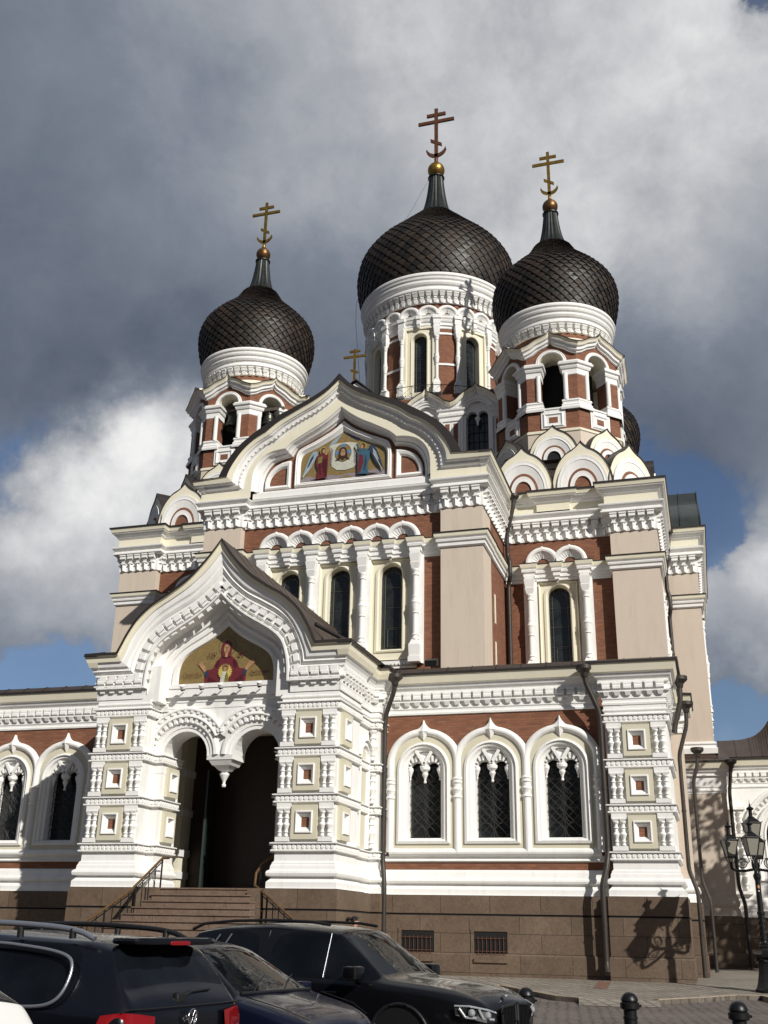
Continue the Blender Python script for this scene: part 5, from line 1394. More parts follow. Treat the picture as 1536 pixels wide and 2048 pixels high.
    onion(T, cx, cy, SIDE_DOME,
          [(1.00, 36.75), (.78, 37.1), (.62, 37.6), (.49, 38.35), (.39, 39.25)], 44, 0)
    m = MB(); ball(m, (cx, cy, 39.72), .44, 'copper_gold', 20); lathe(m, [(.15, 39.2), (.22, 39.25), (.14, 39.33)], cx, cy, 16, 'copper_gold'); lathe(m, [(.14, 40.1), (.17, 40.18), (.10, 40.26), (.09, 40.4)], cx, cy, 12, 'gold')
    m.build('orb', T)
    cross('cross', T, (cx, cy), 40.28, 43.62, 'gold')
    return T
towers = [bell_tower(1), bell_tower(-1)]

# ---- bells hang free in the belfries
def bell(cx, cy, zt, r, label):
    t = tag(empty('bell', (cx, cy, zt-1.25*r*1.3)), label, 'bell', 'bells hanging in the belfries')
    m = MB()
    pr = [(.10*r, zt), (.42*r, zt-.05*r), (.52*r, zt-.22*r), (.56*r, zt-.7*r), (.66*r, zt-1.05*r), (.86*r, zt-1.32*r), (1.0*r, zt-1.45*r), (.98*r, zt-1.50*r), (.86*r, zt-1.42*r), (.6*r, zt-1.0*r), (.45*r, zt-.3*r)]
    lathe(m, pr, cx, cy, 24, 'bell_bronze')
    for z in (zt-.25*r, zt-1.02*r, zt-1.28*r):
        rr = {0: .54, 1: .66, 2: .83}[(zt-.25*r, zt-1.02*r, zt-1.28*r).index(z)]*r
        lathe(m, [(rr, z+.03), (rr+.03, z+.015), (rr+.03, z-.015), (rr+.01, z-.03)], cx, cy, 24, 'bell_bronze')
    m.build('bell_body', t)
    m = MB(); tube(m, [(cx, cy, zt-.3*r), (cx, cy, zt-1.4*r)], .03, 'iron_black', 6); ball(m, (cx, cy, zt-1.45*r), .09*r+.04, 'iron_black', 8); m.build('clapper', t)
    m = MB(); box(m, -.9, .9, -.09, .09, zt+.16, zt+.34, fr(cx, cy), 'timber'); tube(m, [(cx, cy, zt-.02), (cx, cy, zt+.2)], .07, 'iron_black', 6); m.build('yoke', t)
bell(-8.83, 47.5, 27.55, .58, 'bell in the left belfry, seen in the left one of its two sunlit front openings')
bell(-6.95, 48.0, 27.60, .55, 'grey bronze bell in the left belfry, in the opening next to the gable roof')
bell(-8.85, 48.6, 26.35, .55, 'low bell near the floor of the left belfry, below the other bells')
bell(8.83, 49.2, 27.4, 1.25, 'large dark bell in the shadow inside the right belfry')

# ---- base of the central drum and the drum itself
def centre():
    mp = fr(0, 50.6)
    m = MB()
    cs = (-4.24, -1.41, 1.41, 4.24)
    holes = [archpath(c, 24.6, 27.62, .62, 12) for c in cs]
    tess(m, [[(-5.9, 21), (5.9, 21), (5.9, 28.9), (-5.9, 28.9)]]+holes, 0, mp, RB)
    C_ = m.build('crossing', church)
    for c in cs:
        m = MB()
        # surround
        sweep(m, archpath(c, 24.6, 27.62, .62, 14), [(0, -.5), (0, .06), (.12, .08), (.14, .14), (.26, .16), (.30, .10), (.30, 0)], mp, WP)
        sweep(m, arc(c, 27.62, .86, 180, 0, 14), [(.14, .0), (.14, .14), (.02, .2), (-.04, .1)], mp, WP)
        for s in (-1, 1):
            box(m, c+s*1.18-.24, c+s*1.18+.24, 0, .10, 24.6, 27.2, mp, WP)
            tess(m, [[(c+s*1.18-.13, 25.0), (c+s*1.18+.13, 25.0), (c+s*1.18+.13, 27.0), (c+s*1.18-.13, 27.0)]], .104, mp, RB)
        # twin-lobed head with boss
        lob = lambda q: arc(q, 27.45, .26, 0, 180, 8)
        poly = [(c-.62, 27.4)]+arc(c, 27.62, .62, 180, 0, 12)+[(c+.62, 27.4), (c+.58, 27.42)]+lob(c+.30)+[(c+.03, 27.3), (c-.03, 27.3)]+lob(c-.30)+[(c-.58, 27.42)]
        prism(m, poly, -.4, -.12, mp, WP)
        flathe(m, [(.03, 26.85), (.07, 26.9), (.05, 27.0), (.12, 27.18), (.17, 27.28), (.1, 27.34)], c, -.15, 10, mp, WP)
        m.build('twin_window', C_)
        m = MB(); tess(m, [archpath(c, 24.6, 27.62, .62, 12)], -.48, mp, 'far_glass')
        for u in (-.3, .0, .3): tube(m, [mp(c+u, -.46, 24.6), mp(c+u, -.46, 27.6)], .02, 'iron_black', 4)
        for z in (25.0, 25.5, 26.0, 26.55, 27.1): tube(m, [mp(c-.62, -.46, z), mp(c+.62, -.46, z)], .022, 'iron_black', 4)
        m.build('glazing', C_)
    m = MB()
    for (a, b) in ((-5.9, -5.02), (-3.46, -2.19), (-.63, .63), (2.19, 3.46), (5.02, 5.9)):
        pl = [(mp(u, d, 0).x, mp(u, d, 0).y) for u, d in ((a, 0), (a, .12), (b, .12), (b, 0))]
        hsweep(m, pl, [(0, 27.1), (.04, 27.14), (.04, 27.35), (.10, 27.42), (.12, 27.55), (.06, 27.60), (.06, 27.68), (.14, 27.76), (.16, 27.84), (0, 27.9)], WP)
    og = []
    for c in cs:
        hwid = 1.415 if abs(c) < 2 else 1.42
        seg = smoothcurve([[(c-hwid, 28.10), (c-1.12, 28.22), (c-.78, 28.52), (c-.38, 28.78), (c-.14, 28.90), (c, 29.12)]], 4)
        seg = seg+[(2*c-u, z) for u, z in reversed(seg[:-1])]
        og += seg if not og else seg[1:]
    low = lambda k: [(u, z-k) for u, z in og]
    prev = None
    for o, d, mt in ((low(.50), .02, WP), (low(.46), .10, WP), (low(.34), .12, WP), (low(.32), .24, WP), (low(.18), .26, WP), (low(.15), .38, WP), (low(.04), .44, CP), (low(-.04), .48, CP), (low(-.10), .52, LIP), (low(-.12), .3, LIP), (low(-.5), -1.5, RM)):
        r = [mp(u, d, z) for u, z in o]
        if prev: strip(m, prev, r, mt)
        prev = r
    m.build('ogee_cornice', C_)
    m = MB()
    m.add([(-5.9, 50.6, 28.2), (5.9, 50.6, 28.2), (5.9, 66.4, 28.2), (-5.9, 66.4, 28.2), (-4.2, 53.6, 29.6), (4.2, 53.6, 29.6), (4.2, 63, 29.6), (-4.2, 63, 29.6)], [[0, 1, 5, 4], [1, 2, 6, 5], [2, 3, 7, 6], [3, 0, 4, 7], [4, 5, 6, 7]], RM)
    m.add([(-5.9, 50.7, 20), (-5.9, 66, 20), (-5.9, 66, 28.4), (-5.9, 50.7, 28.4)], [[0, 1, 2, 3]], RB); m.add([(5.9, 50.7, 20), (5.9, 66, 20), (5.9, 66, 28.4), (5.9, 50.7, 28.4)], [[0, 1, 2, 3]], RB)
    m.build('roof', C_)
    # walkway railing round the drum
    m = MB(); rr = 6.0; n = 44; cx, cy = 0, 58.5
    pt = lambda i, z, r=rr: (cx+r*math.sin(2*PI*i/n), cy-r*math.cos(2*PI*i/n), z)
    for z in (30.0, 30.78): tube(m, [pt(i, z) for i in range(-14, 15)], .022, 'iron_black', 5)
    for i in range(-14, 15):
        tube(m, [pt(i, 29.6), pt(i, 30.78)], .018, 'iron_black', 4)
        if i < 14:
            tube(m, [pt(i, 30.0), pt(i+.5, 30.38), pt(i, 30.76)], .012, 'iron_black', 4); tube(m, [pt(i+1, 30.0), pt(i+.5, 30.38), pt(i+1, 30.76)], .012, 'iron_black', 4)
    m.build('railing', C_)
    # ---- drum
    R0 = 4.30; cx, cy = 0, 58.5
    m = MB()
    lathe(m, [(R0+.1, 29.5), (R0+.1, 31.0)], cx, cy, 96, WP, True)
    D = None
    g = cylmap(cx, cy, R0)
    arcl = 2*PI*R0
    NW = 8
    # brick between the window bays, buff plaster in the bays
    for k in range(NW):
        a = k*2*PI/NW
        h = cylmap(cx, cy, R0, a)
        hb = .98
        # faceted wall of the bay with the opening
        for sg in (-1, 1):
            pts = [.46, .7, hb]
            for p, q in zip(pts, pts[1:]):
                m.add([h(sg*p, .02, 31.0), h(sg*q, .02, 31.0), h(sg*q, .02, 36.0), h(sg*p, .02, 36.0)], [[0, 1, 2, 3]], CP)
        ar = arc(0, 34.85, .46, 180, 0, 10)
        tp = [h(u, .02, z) for u, z in ar]; up_ = [h(u, .02, 36.0) for u, z in ar]
        strip(m, tp, up_, CP)
        strip(m, [h(u, .02, 31.0) for u in (-.46, 0, .46)], [h(u, .02, 31.25) for u in (-.46, 0, .46)], CP)
        sweep(m, archpath(0, 31.25, 34.85, .46, 12), [(0, -.35), (0, .04), (.06, .07), (.10, .02)], h, CP)
        sweep(m, [(-.80, 31.1), (-.80, 35.6), (.80, 35.6), (.80, 31.1)], [(0, .02), (0, .16), (.08, .18), (.18, .18)], h, CP)
        hn = cylmap(cx, cy, R0, a+PI/NW); bw = PI*R0/NW-hb
        nb = 6
        strip(m, [hn(-bw+2*bw*i/nb, 0, 31.0) for i in range(nb+1)], [hn(-bw+2*bw*i/nb, 0, 36.3) for i in range(nb+1)], RB)
        for z in (33.1, 35.25): sweep(m, [(-bw, z), (0, z), (bw, z)], [(-.07, 0), (-.07, .06), (.07, .06), (.07, 0)], hn, WP)
    lathe(m, [(R0, 36.2), (R0+.02, 37.45)], cx, cy, 96, RB, True)
    D = m.build('main_drum', church)
    for k in range(NW):
        a = k*2*PI/NW
        h = cylmap(cx, cy, R0, a)
        m = MB(); tess(m, [archpath(0, 31.25, 34.85, .46, 12)], -.36, h, 'dark_glass')
        for u in (-.3, .3): tube(m, [h(u, -.34, 31.3), h(u, -.34, 34.9)], .014, 'lead', 4)
        for i in range(9): tube(m, [h(-.46, -.34, 31.6+i*.42), h(.46, -.34, 31.6+i*.42)], .012, 'lead', 4)
        m.build('glazing', D)
        for s in (-1, 1):
            m = MB(); column(m, cylmap(cx, cy, R0, a+s*.98/R0+s*.02), 0, .20, 31.0, 35.75, .135); m.build('column', D)
    m = MB()
    # entablature with breaks
    n24 = 24
    path = []
    for k in range(n24*1):
        pass
    prof = [(.02, 35.60), (.04, 35.66), (.04, 35.76), (.12, 35.80), (.12, 35.96), (.18, 36.02), (.22, 36.12), (.18, 36.16), (.26, 36.26), (.28, 36.40), (.30, 36.41), (.30, 36.44), (0, 36.5)]
    prev = None
    for a, b in zip(prof, prof[1:]): lathe(m, [(R0+a[0], a[1]), (R0+b[0], b[1])], cx, cy, 96, WP, True)
    for k in range(NW):
        for da, w_ in ((-.98/R0-.02, .24), (.98/R0+.02, .24), (0, .14)):
            h = cylmap(cx, cy, R0, k*2*PI/NW+da)
            box(m, -w_, w_, .1, .40, 36.16, 36.40, h, WP); box(m, -w_+.04, w_-.04, .1, .34, 35.80, 36.16, h, WP)
            if w_ < .2: taper(m, -.12, .12, .1, .32, 35.62, 35.80, h, WP, .06, .08)
    for k in range(24):
        h = cylmap(cx, cy, R0, (k+.5)*2*PI/24)
        small_hood(m, h, 0, 36.44, .68, 37.08, .20, RB, .12, .565, .565)
    m.build('entablature', D)
    m = MB()
    lathe(m, [(R0+.02, 37.40), (R0+.12, 37.44)], cx, cy, 96, WP, False); lathe(m, [(R0+.14, 37.4), (R0+.14, 38.02)], cx, cy, 96, WP, True)
    g = cylmap(cx, cy, R0+.14); n = 68; st = 2*PI*(R0+.14)/n
    for k in range(n):
        u = (k+.5)*st; w = st*.36; f = lambda uu, d, z, u=u: g(u+uu, d, z)
        box(m, -w, w, 0, .34, 37.98, 38.06, f, WP); taper(m, -w, w, 0, .32, 37.78, 37.98, f, WP, .02, .10)
        box(m, -w*.6, w*.6, 0, .18, 37.66, 37.78, f, WP); taper(m, -w*.9, w*.9, 0, .16, 37.38, 37.62, f, WP, w*.5, .06)
    PR = [(4.44, 38.0), (4.80, 38.06), (4.84, 38.12), (4.84, 38.22), (4.74, 38.28), (4.74, 38.42), (4.84, 38.50), (4.90, 38.62), (4.90, 38.72), (4.88, 38.76), (4.96, 38.86), (4.98, 38.96), (4.94, 39.0), (5.02, 39.08), (5.03, 39.2), (4.96, 39.3), (4.6, 39.34)]
    for a, b in zip(PR, PR[1:]): lathe(m, [a, b], cx, cy, 96, WP, True)
    m.build('drum_cornice', D)
    onion(D, cx, cy, [(4.78, 39.2), (5.02, 39.9), (5.20, 40.8), (5.22, 41.8), (4.98, 42.8), (4.35, 43.8), (3.48, 44.7), (2.70, 45.5), (2.14, 46.1), (1.64, 46.6), (1.30, 47.0)],
          [(1.30, 46.95), (1.02, 47.45), (.80, 48.2), (.62, 49.3), (.50, 50.55)], 52, 0)
    m = MB(); ball(m, (cx, cy, 51.2), .60, 'gold', 24); lathe(m, [(.2, 50.5), (.3, 50.55), (.2, 50.66)], cx, cy, 16, 'gold'); lathe(m, [(.2, 51.7), (.24, 51.82), (.13, 51.95), (.12, 52.2)], cx, cy, 12, 'copper_cross')
    m.build('orb', D)
    cross('cross', D, (cx, cy), 51.95, 56.75, 'copper_cross')
    # lightning cable from the orb down to the cornice
    m = MB(); tube(m, [(-.1, 58.2, 51.0), (-1.6, 57.3, 46.9), (-3.4, 56.2, 43.2), (-5.0, 56.6, 39.9), (-5.1, 56.9, 38.5), (-4.6, 56.6, 34.0), (-4.7, 56.4, 31)], .012, 'iron_black', 4)
    m.build('lightning_cable', D)
centre()
main_front()

# ---- rear dome, right transept and the lower parts beyond it
def rear():
    m = MB(); cx, cy = 8.83, 67.2
    lathe(m, [(2.9, 20), (2.9, 30.2), (3.1, 31.3)], cx, cy, 48, WP)
    T = m.build('rear_tower', church)
    onion(T, cx, cy, SIDE_DOME, [(.80, 36.9), (.54, 37.85), (.38, 39.25)], 44, 0)
    m = MB(); box(m, 4.5, 13.3, 62.8, 71, 0, 22, lambda u, d, z: Vector((u, d, z)), BS); m.build('rear_block', church)
    # transept end
    m = MB()
    P = [(13.3, 51.8), (14.98, 51.8), (14.98, 53.2)]
    hsweep(m, P, [(0, 8), (0, 18)], BS)
    hsweep(m, P, [(.12, 9.05), (.14, 9.30), (.06, 9.38), (.04, 9.44), (.10, 9.50), (.08, 9.58), (0, 9.62)], WP)
    hsweep(m, P, BANDP, WP)
    hsweep(m, [(14.96, 53.2), (14.96, 64)], [(-.3, 8), (-.3, 18)], RB)
    X = m.build('transept', church)
    m = MB(); Q = [(13.3, 51.8), (14.98, 51.8), (14.98, 64)]
    hsweep(m, Q, MAINC, WP); brk(m, Q); hsweep(m, Q, TOPC, WP); m.build('cornice', X)
    m = MB(); g = fr(14.66, 57, R_(90))
    for u in (-3.4, -1.1, 1.1, 3.4): flathe(m, [(a*.17, 11.3+b*4.6) for a, b in COLP], u, .28, 10, g, WP)
    box(m, -3.7, 3.7, 0, .45, 16.0, 16.7, g, WP); m.build('side_colonnade', X)
    # gable roof of the transept: stepped green sheet metal seen from the front
    m = MB(); g2 = fr(15.4, 58.5, R_(90))
    prof = smoothcurve([[(0, 24.9), (1.1, 23.8), (2.2, 23.3), (3.4, 22.6)], [(3.4, 22.6), (4.7, 21.7), (5.4, 20.9), (5.6, 20.3)]], 5)
    rp = mirror(prof)
    strip(m, [g2(u, 0, z) for u, z in rp], [g2(u, -4.0, z) for u, z in rp], 'green_metal')
    for dpt in (0, -1.0, -2.0): sweep(m, rp, [(0, dpt), (.06, dpt), (.06, dpt-.05), (0, dpt-.05)], g2, 'green_metal')
    tess(m, [rp], -.1, g2, CP)
    m.build('gable_roof', X)
    # lower block in front of the transept
    m = MB()
    P = [(13.0, 51.35), (15.28, 51.35), (15.28, 54.6), (22, 54.6)]
    hsweep(m, P[:3], [(.22, -1.0, GR), (.22, .5, GR), (.16, .56, GR), (.16, 2.0, GR), (.14, 2.02, WP), (.12, 2.24), (.05, 2.34), (.10, 2.40), (.14, 2.5), (.10, 2.62), (.05, 2.80), (0, 2.86), (0, 2.9, BS), (0, 7.7, BS)], BS)
    LC2 = [(r_[0], r_[1]-.55, *r_[2:]) for r_ in LOWC]
    hsweep(m, P[:3], [(.02, 7.20)]+LC2, WP)
    m.build('transept_base', church)
    # wall with blind porch arch
    m = MB(); g = fr(18.3, 54.6)
    tess(m, [[(-3.1, -1), (4, -1), (4, 8.4), (-3.1, 8.4)], archpath(0, 3.6, 5.55, 1.35, 16)], 0, g, WP)
    hsweep(m, P[2:], [(.22, -1.0, GR), (.22, .5, GR), (.16, .56, GR), (.16, 2.0, GR), (.14, 2.02, WP), (.12, 2.24), (.05, 2.34), (.10, 2.40), (.14, 2.5), (.10, 2.62), (.05, 2.80), (0, 2.86)], WP)
    sweep(m, archpath(0, 3.6, 5.55, 1.35, 20), [(0, -.5), (0, .1), (.08, .14), (.14, .08), (.30, .06), (.36, .16), (.44, .18), (.50, .10), (.50, 0)], g, WP)
    sweep(m, arc(0, 5.55, 2.15, 178, 2, 24), [(0, 0), (0, .16), (.12, .22), (.22, .2), (.26, 0)], g, WP)
    for k in range(25):
        a = R_(6+7*k); ca, sa = math.cos(a), math.sin(a); pa, pb = -sa*.06, ca*.06
        prism(m, [(ca*1.95-pa, 5.55+sa*1.95-pb), (ca*1.95+pa, 5.55+sa*1.95+pb), (ca*2.12+pa, 5.55+sa*2.12+pb), (ca*2.12-pa, 5.55+sa*2.12-pb)], 0, .12, g, WP)
    for z0, z1 in ((3.2, 4.4), (4.6, 5.5), (5.7, 6.7)):
        for u in (-2.75, -2.45): baluster(m, g, u, .1, z0, z1, .13)
    for z in (3.0, 4.45, 5.55, 6.8): box(m, -3.0, -2.2, 0, .25, z, z+.14, g, WP)
    hsweep(m, P[2:], LOWC, WP); low_brackets(m, P[2:])
    m.build('transept_porch', church)
    m = MB(); tess(m, [archpath(0, 3.6, 5.55, 1.35, 16)], -.5, g, 'dark_glass')
    for k in range(9):
        a = R_(20*k+10); tube(m, [g(.45*math.cos(a), -.47, 5.3+.45*math.sin(a)), g(1.3*math.cos(a), -.47, 5.55+1.3*math.sin(a))], .02, 'grille_iron', 4)
    for r in (.45, .9): tube(m, [g(r*math.cos(R_(t)), -.47, 5.4+r*math.sin(R_(t))) for t in range(0, 181, 15)], .02, 'grille_iron', 4)
    for u in (-.9, -.45, 0, .45, .9): tube(m, [g(u, -.47, 3.6), g(u, -.47, 5.4)], .02, 'grille_iron', 4)
    m.build('arched_window', church)
    # curved seam roof rising to a side gable
    m = MB(); zz = smoothcurve([[(15.2, 10.4), (16.4, 10.45), (17.2, 10.75), (17.9, 11.6), (18.3, 12.6)]], 6)
    m.add([(13.2, 51.35, 8.72), (15.6, 51.35, 8.72), (15.2, 53.2, 9.6), (13.2, 53.2, 9.6)], [[0, 1, 2, 3]], RM)
    A = [(x, 54.3, 9.25) for x, z in zz]; B = [(x, 56.5, z) for x, z in zz]
    strip(m, [Vector(a) for a in A], [Vector(b) for b in B], RM)
    for i in range(0, len(A), 4): tube(m, [A[i], B[i]], .03, RM, 4)
    tess(m, [[(15.2, 9)]+zz+[(22, 12.6), (22, 9)]], 0, lambda u, d, z: Vector((u, 56.5, z)), RM)
    m.build('roof', church)
rear()

# ---- rainwater pipes
def downpipe(pts, r=.075, hop=True, parent=church):
    m = MB(); 
    P = [Vector(p) for p in pts]
    if hop:
        lathe(m, [(.10, P[0].z-.25), (.13, P[0].z-.12), (.24, P[0].z-.02), (.26, P[0].z+.0), (.26, P[0].z+.12), (.22, P[0].z+.13), (.05, P[0].z+.10)], P[0].x, P[0].y, 16, 'pipe_metal')
    # round the corners a little
    Q = [P[0]]
    for i in range(1, len(P)-1):
        a = (P[i-1]-P[i]); b = (P[i+1]-P[i]); k = min(.14, a.length*.4, b.length*.4); Q += [P[i]+a.normalized()*k, P[i]+(a.normalized()+b.normalized())*k*.3, P[i]+b.normalized()*k]
    Q.append(P[-1]); tube(m, Q, r, 'pipe_metal', 12)
    for i in range(len(P)-1):
        d = P[i+1]-P[i]
        n = int(d.length/1.9)
        for k in range(1, n+1):
            c = P[i]+d*(k/(n+1)); t = d.normalized()*.03; tube(m, [c-t, c+t], r+.015, 'pipe_metal', 12)
    return m.build('downpipe', parent)
downpipe([(4.80, 33.22, 8.95), (4.78, 33.24, 8.55), (4.42, 33.45, 7.75), (4.40, 33.48, 7.3), (4.40, 33.48, 3.2), (4.46, 33.42, 2.8), (4.50, 33.36, 2.4), (4.50, 33.36, -.05)], .082)
downpipe([(11.02, 33.30, 8.96), (11.04, 33.34, 8.55), (11.40, 33.52, 7.65), (11.42, 33.55, 7.2), (11.42, 33.55, 3.4), (11.36, 33.42, 2.95), (11.22, 33.34, 2.5), (11.22, 33.34, .30), (11.25, 33.16, .10)], .085)
downpipe([(13.88, 35.2, 8.9), (13.86, 35.2, 8.2), (13.62, 35.2, 7.4), (13.60, 35.2, 7.2)], .085)
downpipe([(13.98, 38.4, 8.7), (13.95, 38.4, 8.0), (13.62, 38.4, 7.0), (13.62, 38.4, 3.2), (13.85, 38.4, 2.5), (13.85, 38.4, -.1)], .07)
downpipe([(7.02, 45.0, 20.0), (7.0, 45.0, 19.6), (6.62, 45.2, 18.2), (6.62, 45.3, 17.2), (6.75, 45.1, 16.9), (6.75, 45.1, 16.2), (6.62, 45.36, 15.9), (6.62, 45.36, 10)], .10)
downpipe([(13.72, 51.2, 19.9), (13.72, 51.2, 19.4), (13.45, 51.5, 17.8), (13.45, 51.5, 17.0), (13.55, 51.4, 16.6), (13.55, 51.4, 16.0), (13.45, 51.6, 15.7), (13.45, 51.6, 10)], .10)
downpipe([(15.6, 50.9, 8.5), (15.55, 51.0, 8.1), (15.42, 51.15, 7.2), (15.42, 51.15, 3.2), (15.6, 51.0, 2.5), (15.6, 51.0, -.2)], .08)
downpipe([(14.2, 45.4, 8.2), (14.15, 45.4, 7.6), (13.95, 45.4, 7.0), (13.95, 45.4, 3.2), (14.2, 45.4, 2.4), (14.2, 45.4, -.15)], .07, True)

# ================================================================ GROUND
def gz(y):
    T = [(-400, -.62), (0, -.62), (7, -.62), (14, -.52), (20, -.43), (28, -.36), (31, -.28), (33.2, -.19), (60, -.25), (90, -.25), (600, -.2)]
    for a, b in zip(T, T[1:]):
        if y <= b[0]: return a[1]+(b[1]-a[1])*(y-a[0])/(b[0]-a[0])
    return T[-1][1]
def sheet(name, poly_cols, mat, dz, xs, ys, kind='structure'):
    m = MB()
    A = [[(x, y, gz(y)+dz) for x in xs] for y in ys]
    for r0_, r1_ in zip(A, A[1:]): strip(m, [Vector(p) for p in r0_], [Vector(p) for p in r1_], mat)
    return tag(m.build(name), kind=kind)
ysr = [-300, -60, -20, 0, 3.5, 7, 10, 14, 17, 20, 24, 28, 31, 33.2, 40, 50, 60, 90, 300, 900]
sheet('street', None, 'cobble', 0, [-600, -100, -30, 0, 8, 12, 16, 30, 100, 600], ysr)
def ground_poly(name, poly, mat, dz, skirt=0.0, kind='structure'):
    """flat paving that follows the fall of the street; cut into strips by y"""
    m = MB()
    ys = sorted(set([y for y in ysr if min(p[1] for p in poly) < y < max(p[1] for p in poly)]))
    def clip(P, y, keep_above):
        out = []
        for i in range(len(P)):
            a, b = P[i-1], P[i]
            ia = (a[1] >= y) == keep_above or abs(a[1]-y) < 1e-9; ib = (b[1] >= y) == keep_above or abs(b[1]-y) < 1e-9
            if ia != ib:
                t = (y-a[1])/(b[1]-a[1]); out.append((a[0]+(b[0]-a[0])*t, y))
            if ib: out.append(b)
        return out
    lo = -1e9
    cuts = ys+[1e9]
    rest = poly
    for c in cuts:
        piece = clip(rest, c, False) if c < 1e8 else rest
        if len(piece) >= 3:
            tr = tessellate_polygon([[Vector((x, y, 0)) for x, y in piece]])
            m.add([(x, y, gz(y)+dz) for x, y in piece], [list(t) for t in tr], mat)
        if c < 1e8: rest = clip(rest, c, True)
    if skirt: strip(m, [Vector((x, y, gz(y)+dz)) for x, y in poly], [Vector((x, y, gz(y)+dz-skirt)) for x, y in poly], mat, True)
    return tag(m.build(name), kind=kind)
edge = [(-30, 26.0), (3.0, 27.5), (8.6, 30.6), (9.76, 28.9), (10.5, 27.75), (11.1, 27.35), (12.05, 27.35), (12.9, 27.75), (13.8, 28.8), (14.7, 30.0), (15.25, 30.05), (15.7, 28.4), (22, 27.0), (30, 27.0)]
ground_poly('pavement', edge+[(30, 60), (13.2, 60), (13.2, 34), (-30, 34)], 'sett', .10, .16)
# kerb
def kerb(pts, h=.115, w=.16):
    m = MB()
    P = pts; I = offset_path(P, w)
    def z(p, k): return gz(p[1])+k
    for i in range(len(P)-1):
        a, b, c, d = P[i], P[i+1], I[i+1], I[i]
        n = max(1, int(math.hypot(b[0]-a[0], b[1]-a[1])/1.1))
        for k in range(n):
            t0, t1 = k/n+.008, (k+1)/n-.008
            L = lambda p, q, t: (p[0]+(q[0]-p[0])*t, p[1]+(q[1]-p[1])*t)
            A, B, C_, D = L(a, b, t0), L(a, b, t1), L(d, c, t1), L(d, c, t0)
            v = [(*q, z(q, -.05)) for q in (A, B, C_, D)]+[(*q, z(q, h)) for q in (A, B, C_, D)]
            m.add(v, [[4, 5, 6, 7], [0, 1, 5, 4], [1, 2, 6, 5], [2, 3, 7, 6], [3, 0, 4, 7]], 'curbstone')
    return tag(m.build('kerb'), kind='structure')
kerb(edge[1:6]); k2 = kerb(edge[7:])
rm = MB()
for a, b in ((5, 6), (6, 7)):
    p, q = edge[a], edge[b]
    rm.add([(p[0], p[1]+.02, gz(p[1])+.101), (q[0], q[1]+.02, gz(q[1])+.101), (q[0]+.1, q[1]-.9, gz(q[1]-.9)+.008), (p[0]+.1, p[1]-.9, gz(p[1]-.9)+.008)], [[0, 1, 2, 3]], 'sett')
tag(rm.build('kerb_ramp'), kind='structure')

m = MB(); m.add([(11.0, 33.0, gz(33)+.106), (11.35, 33.0, gz(33)+.106), (11.45, 30.6, gz(30.6)+.106), (11.1, 30.6, gz(30.6)+.106)], [[0, 1, 2, 3]], 'gutter_red'); tag(m.build('gutter_channel'), kind='structure')

# ================================================================ STREET FURNITURE
def bollard(x, y, label, h=.90):
    z = gz(y); t = tag(empty('bollard', (x, y, z)), label, 'bollard', 'bollards along the street')
    m = MB()
    lathe(m, [(.13, z), (.13, z+.05), (.105, z+.09), (.095, z+.14), (.088, z+.55), (.088, z+h-.34), (.096, z+h-.33), (.096, z+h-.30), (.088, z+h-.29), (.088, z+h-.22)], x, y, 24, 'iron_black')
    m.build('post', t)
    m = MB()
    R = .118
    lathe(m, [(.088, z+h-.225), (R, z+h-.21), (R+.01, z+h-.20), (R+.01, z+h-.135), (R-.004, z+h-.125), (R-.02, z+h-.12)] + [(R*math.cos(R_(a)), z+h-.12+.12*math.sin(R_(a))) for a in range(5, 91, 8)] + [(.001, z+h)], x, y, 24, 'iron_black')
    tube(m, [(x+.1, y, z+h-.17), (x+.155, y, z+h-.17)], .018, 'iron_black', 6)
    m.build('cap', t)
    return t
bollard(13.14, 16.0, 'black round-topped bollard standing alone on the cobbles, the middle one of the three')
bollard(14.53, 15.0, 'black domed bollard at the right edge near the foot of the lamp post')
bollard(11.68, 16.3, 'black bollard half hidden behind the front of the black SUV')

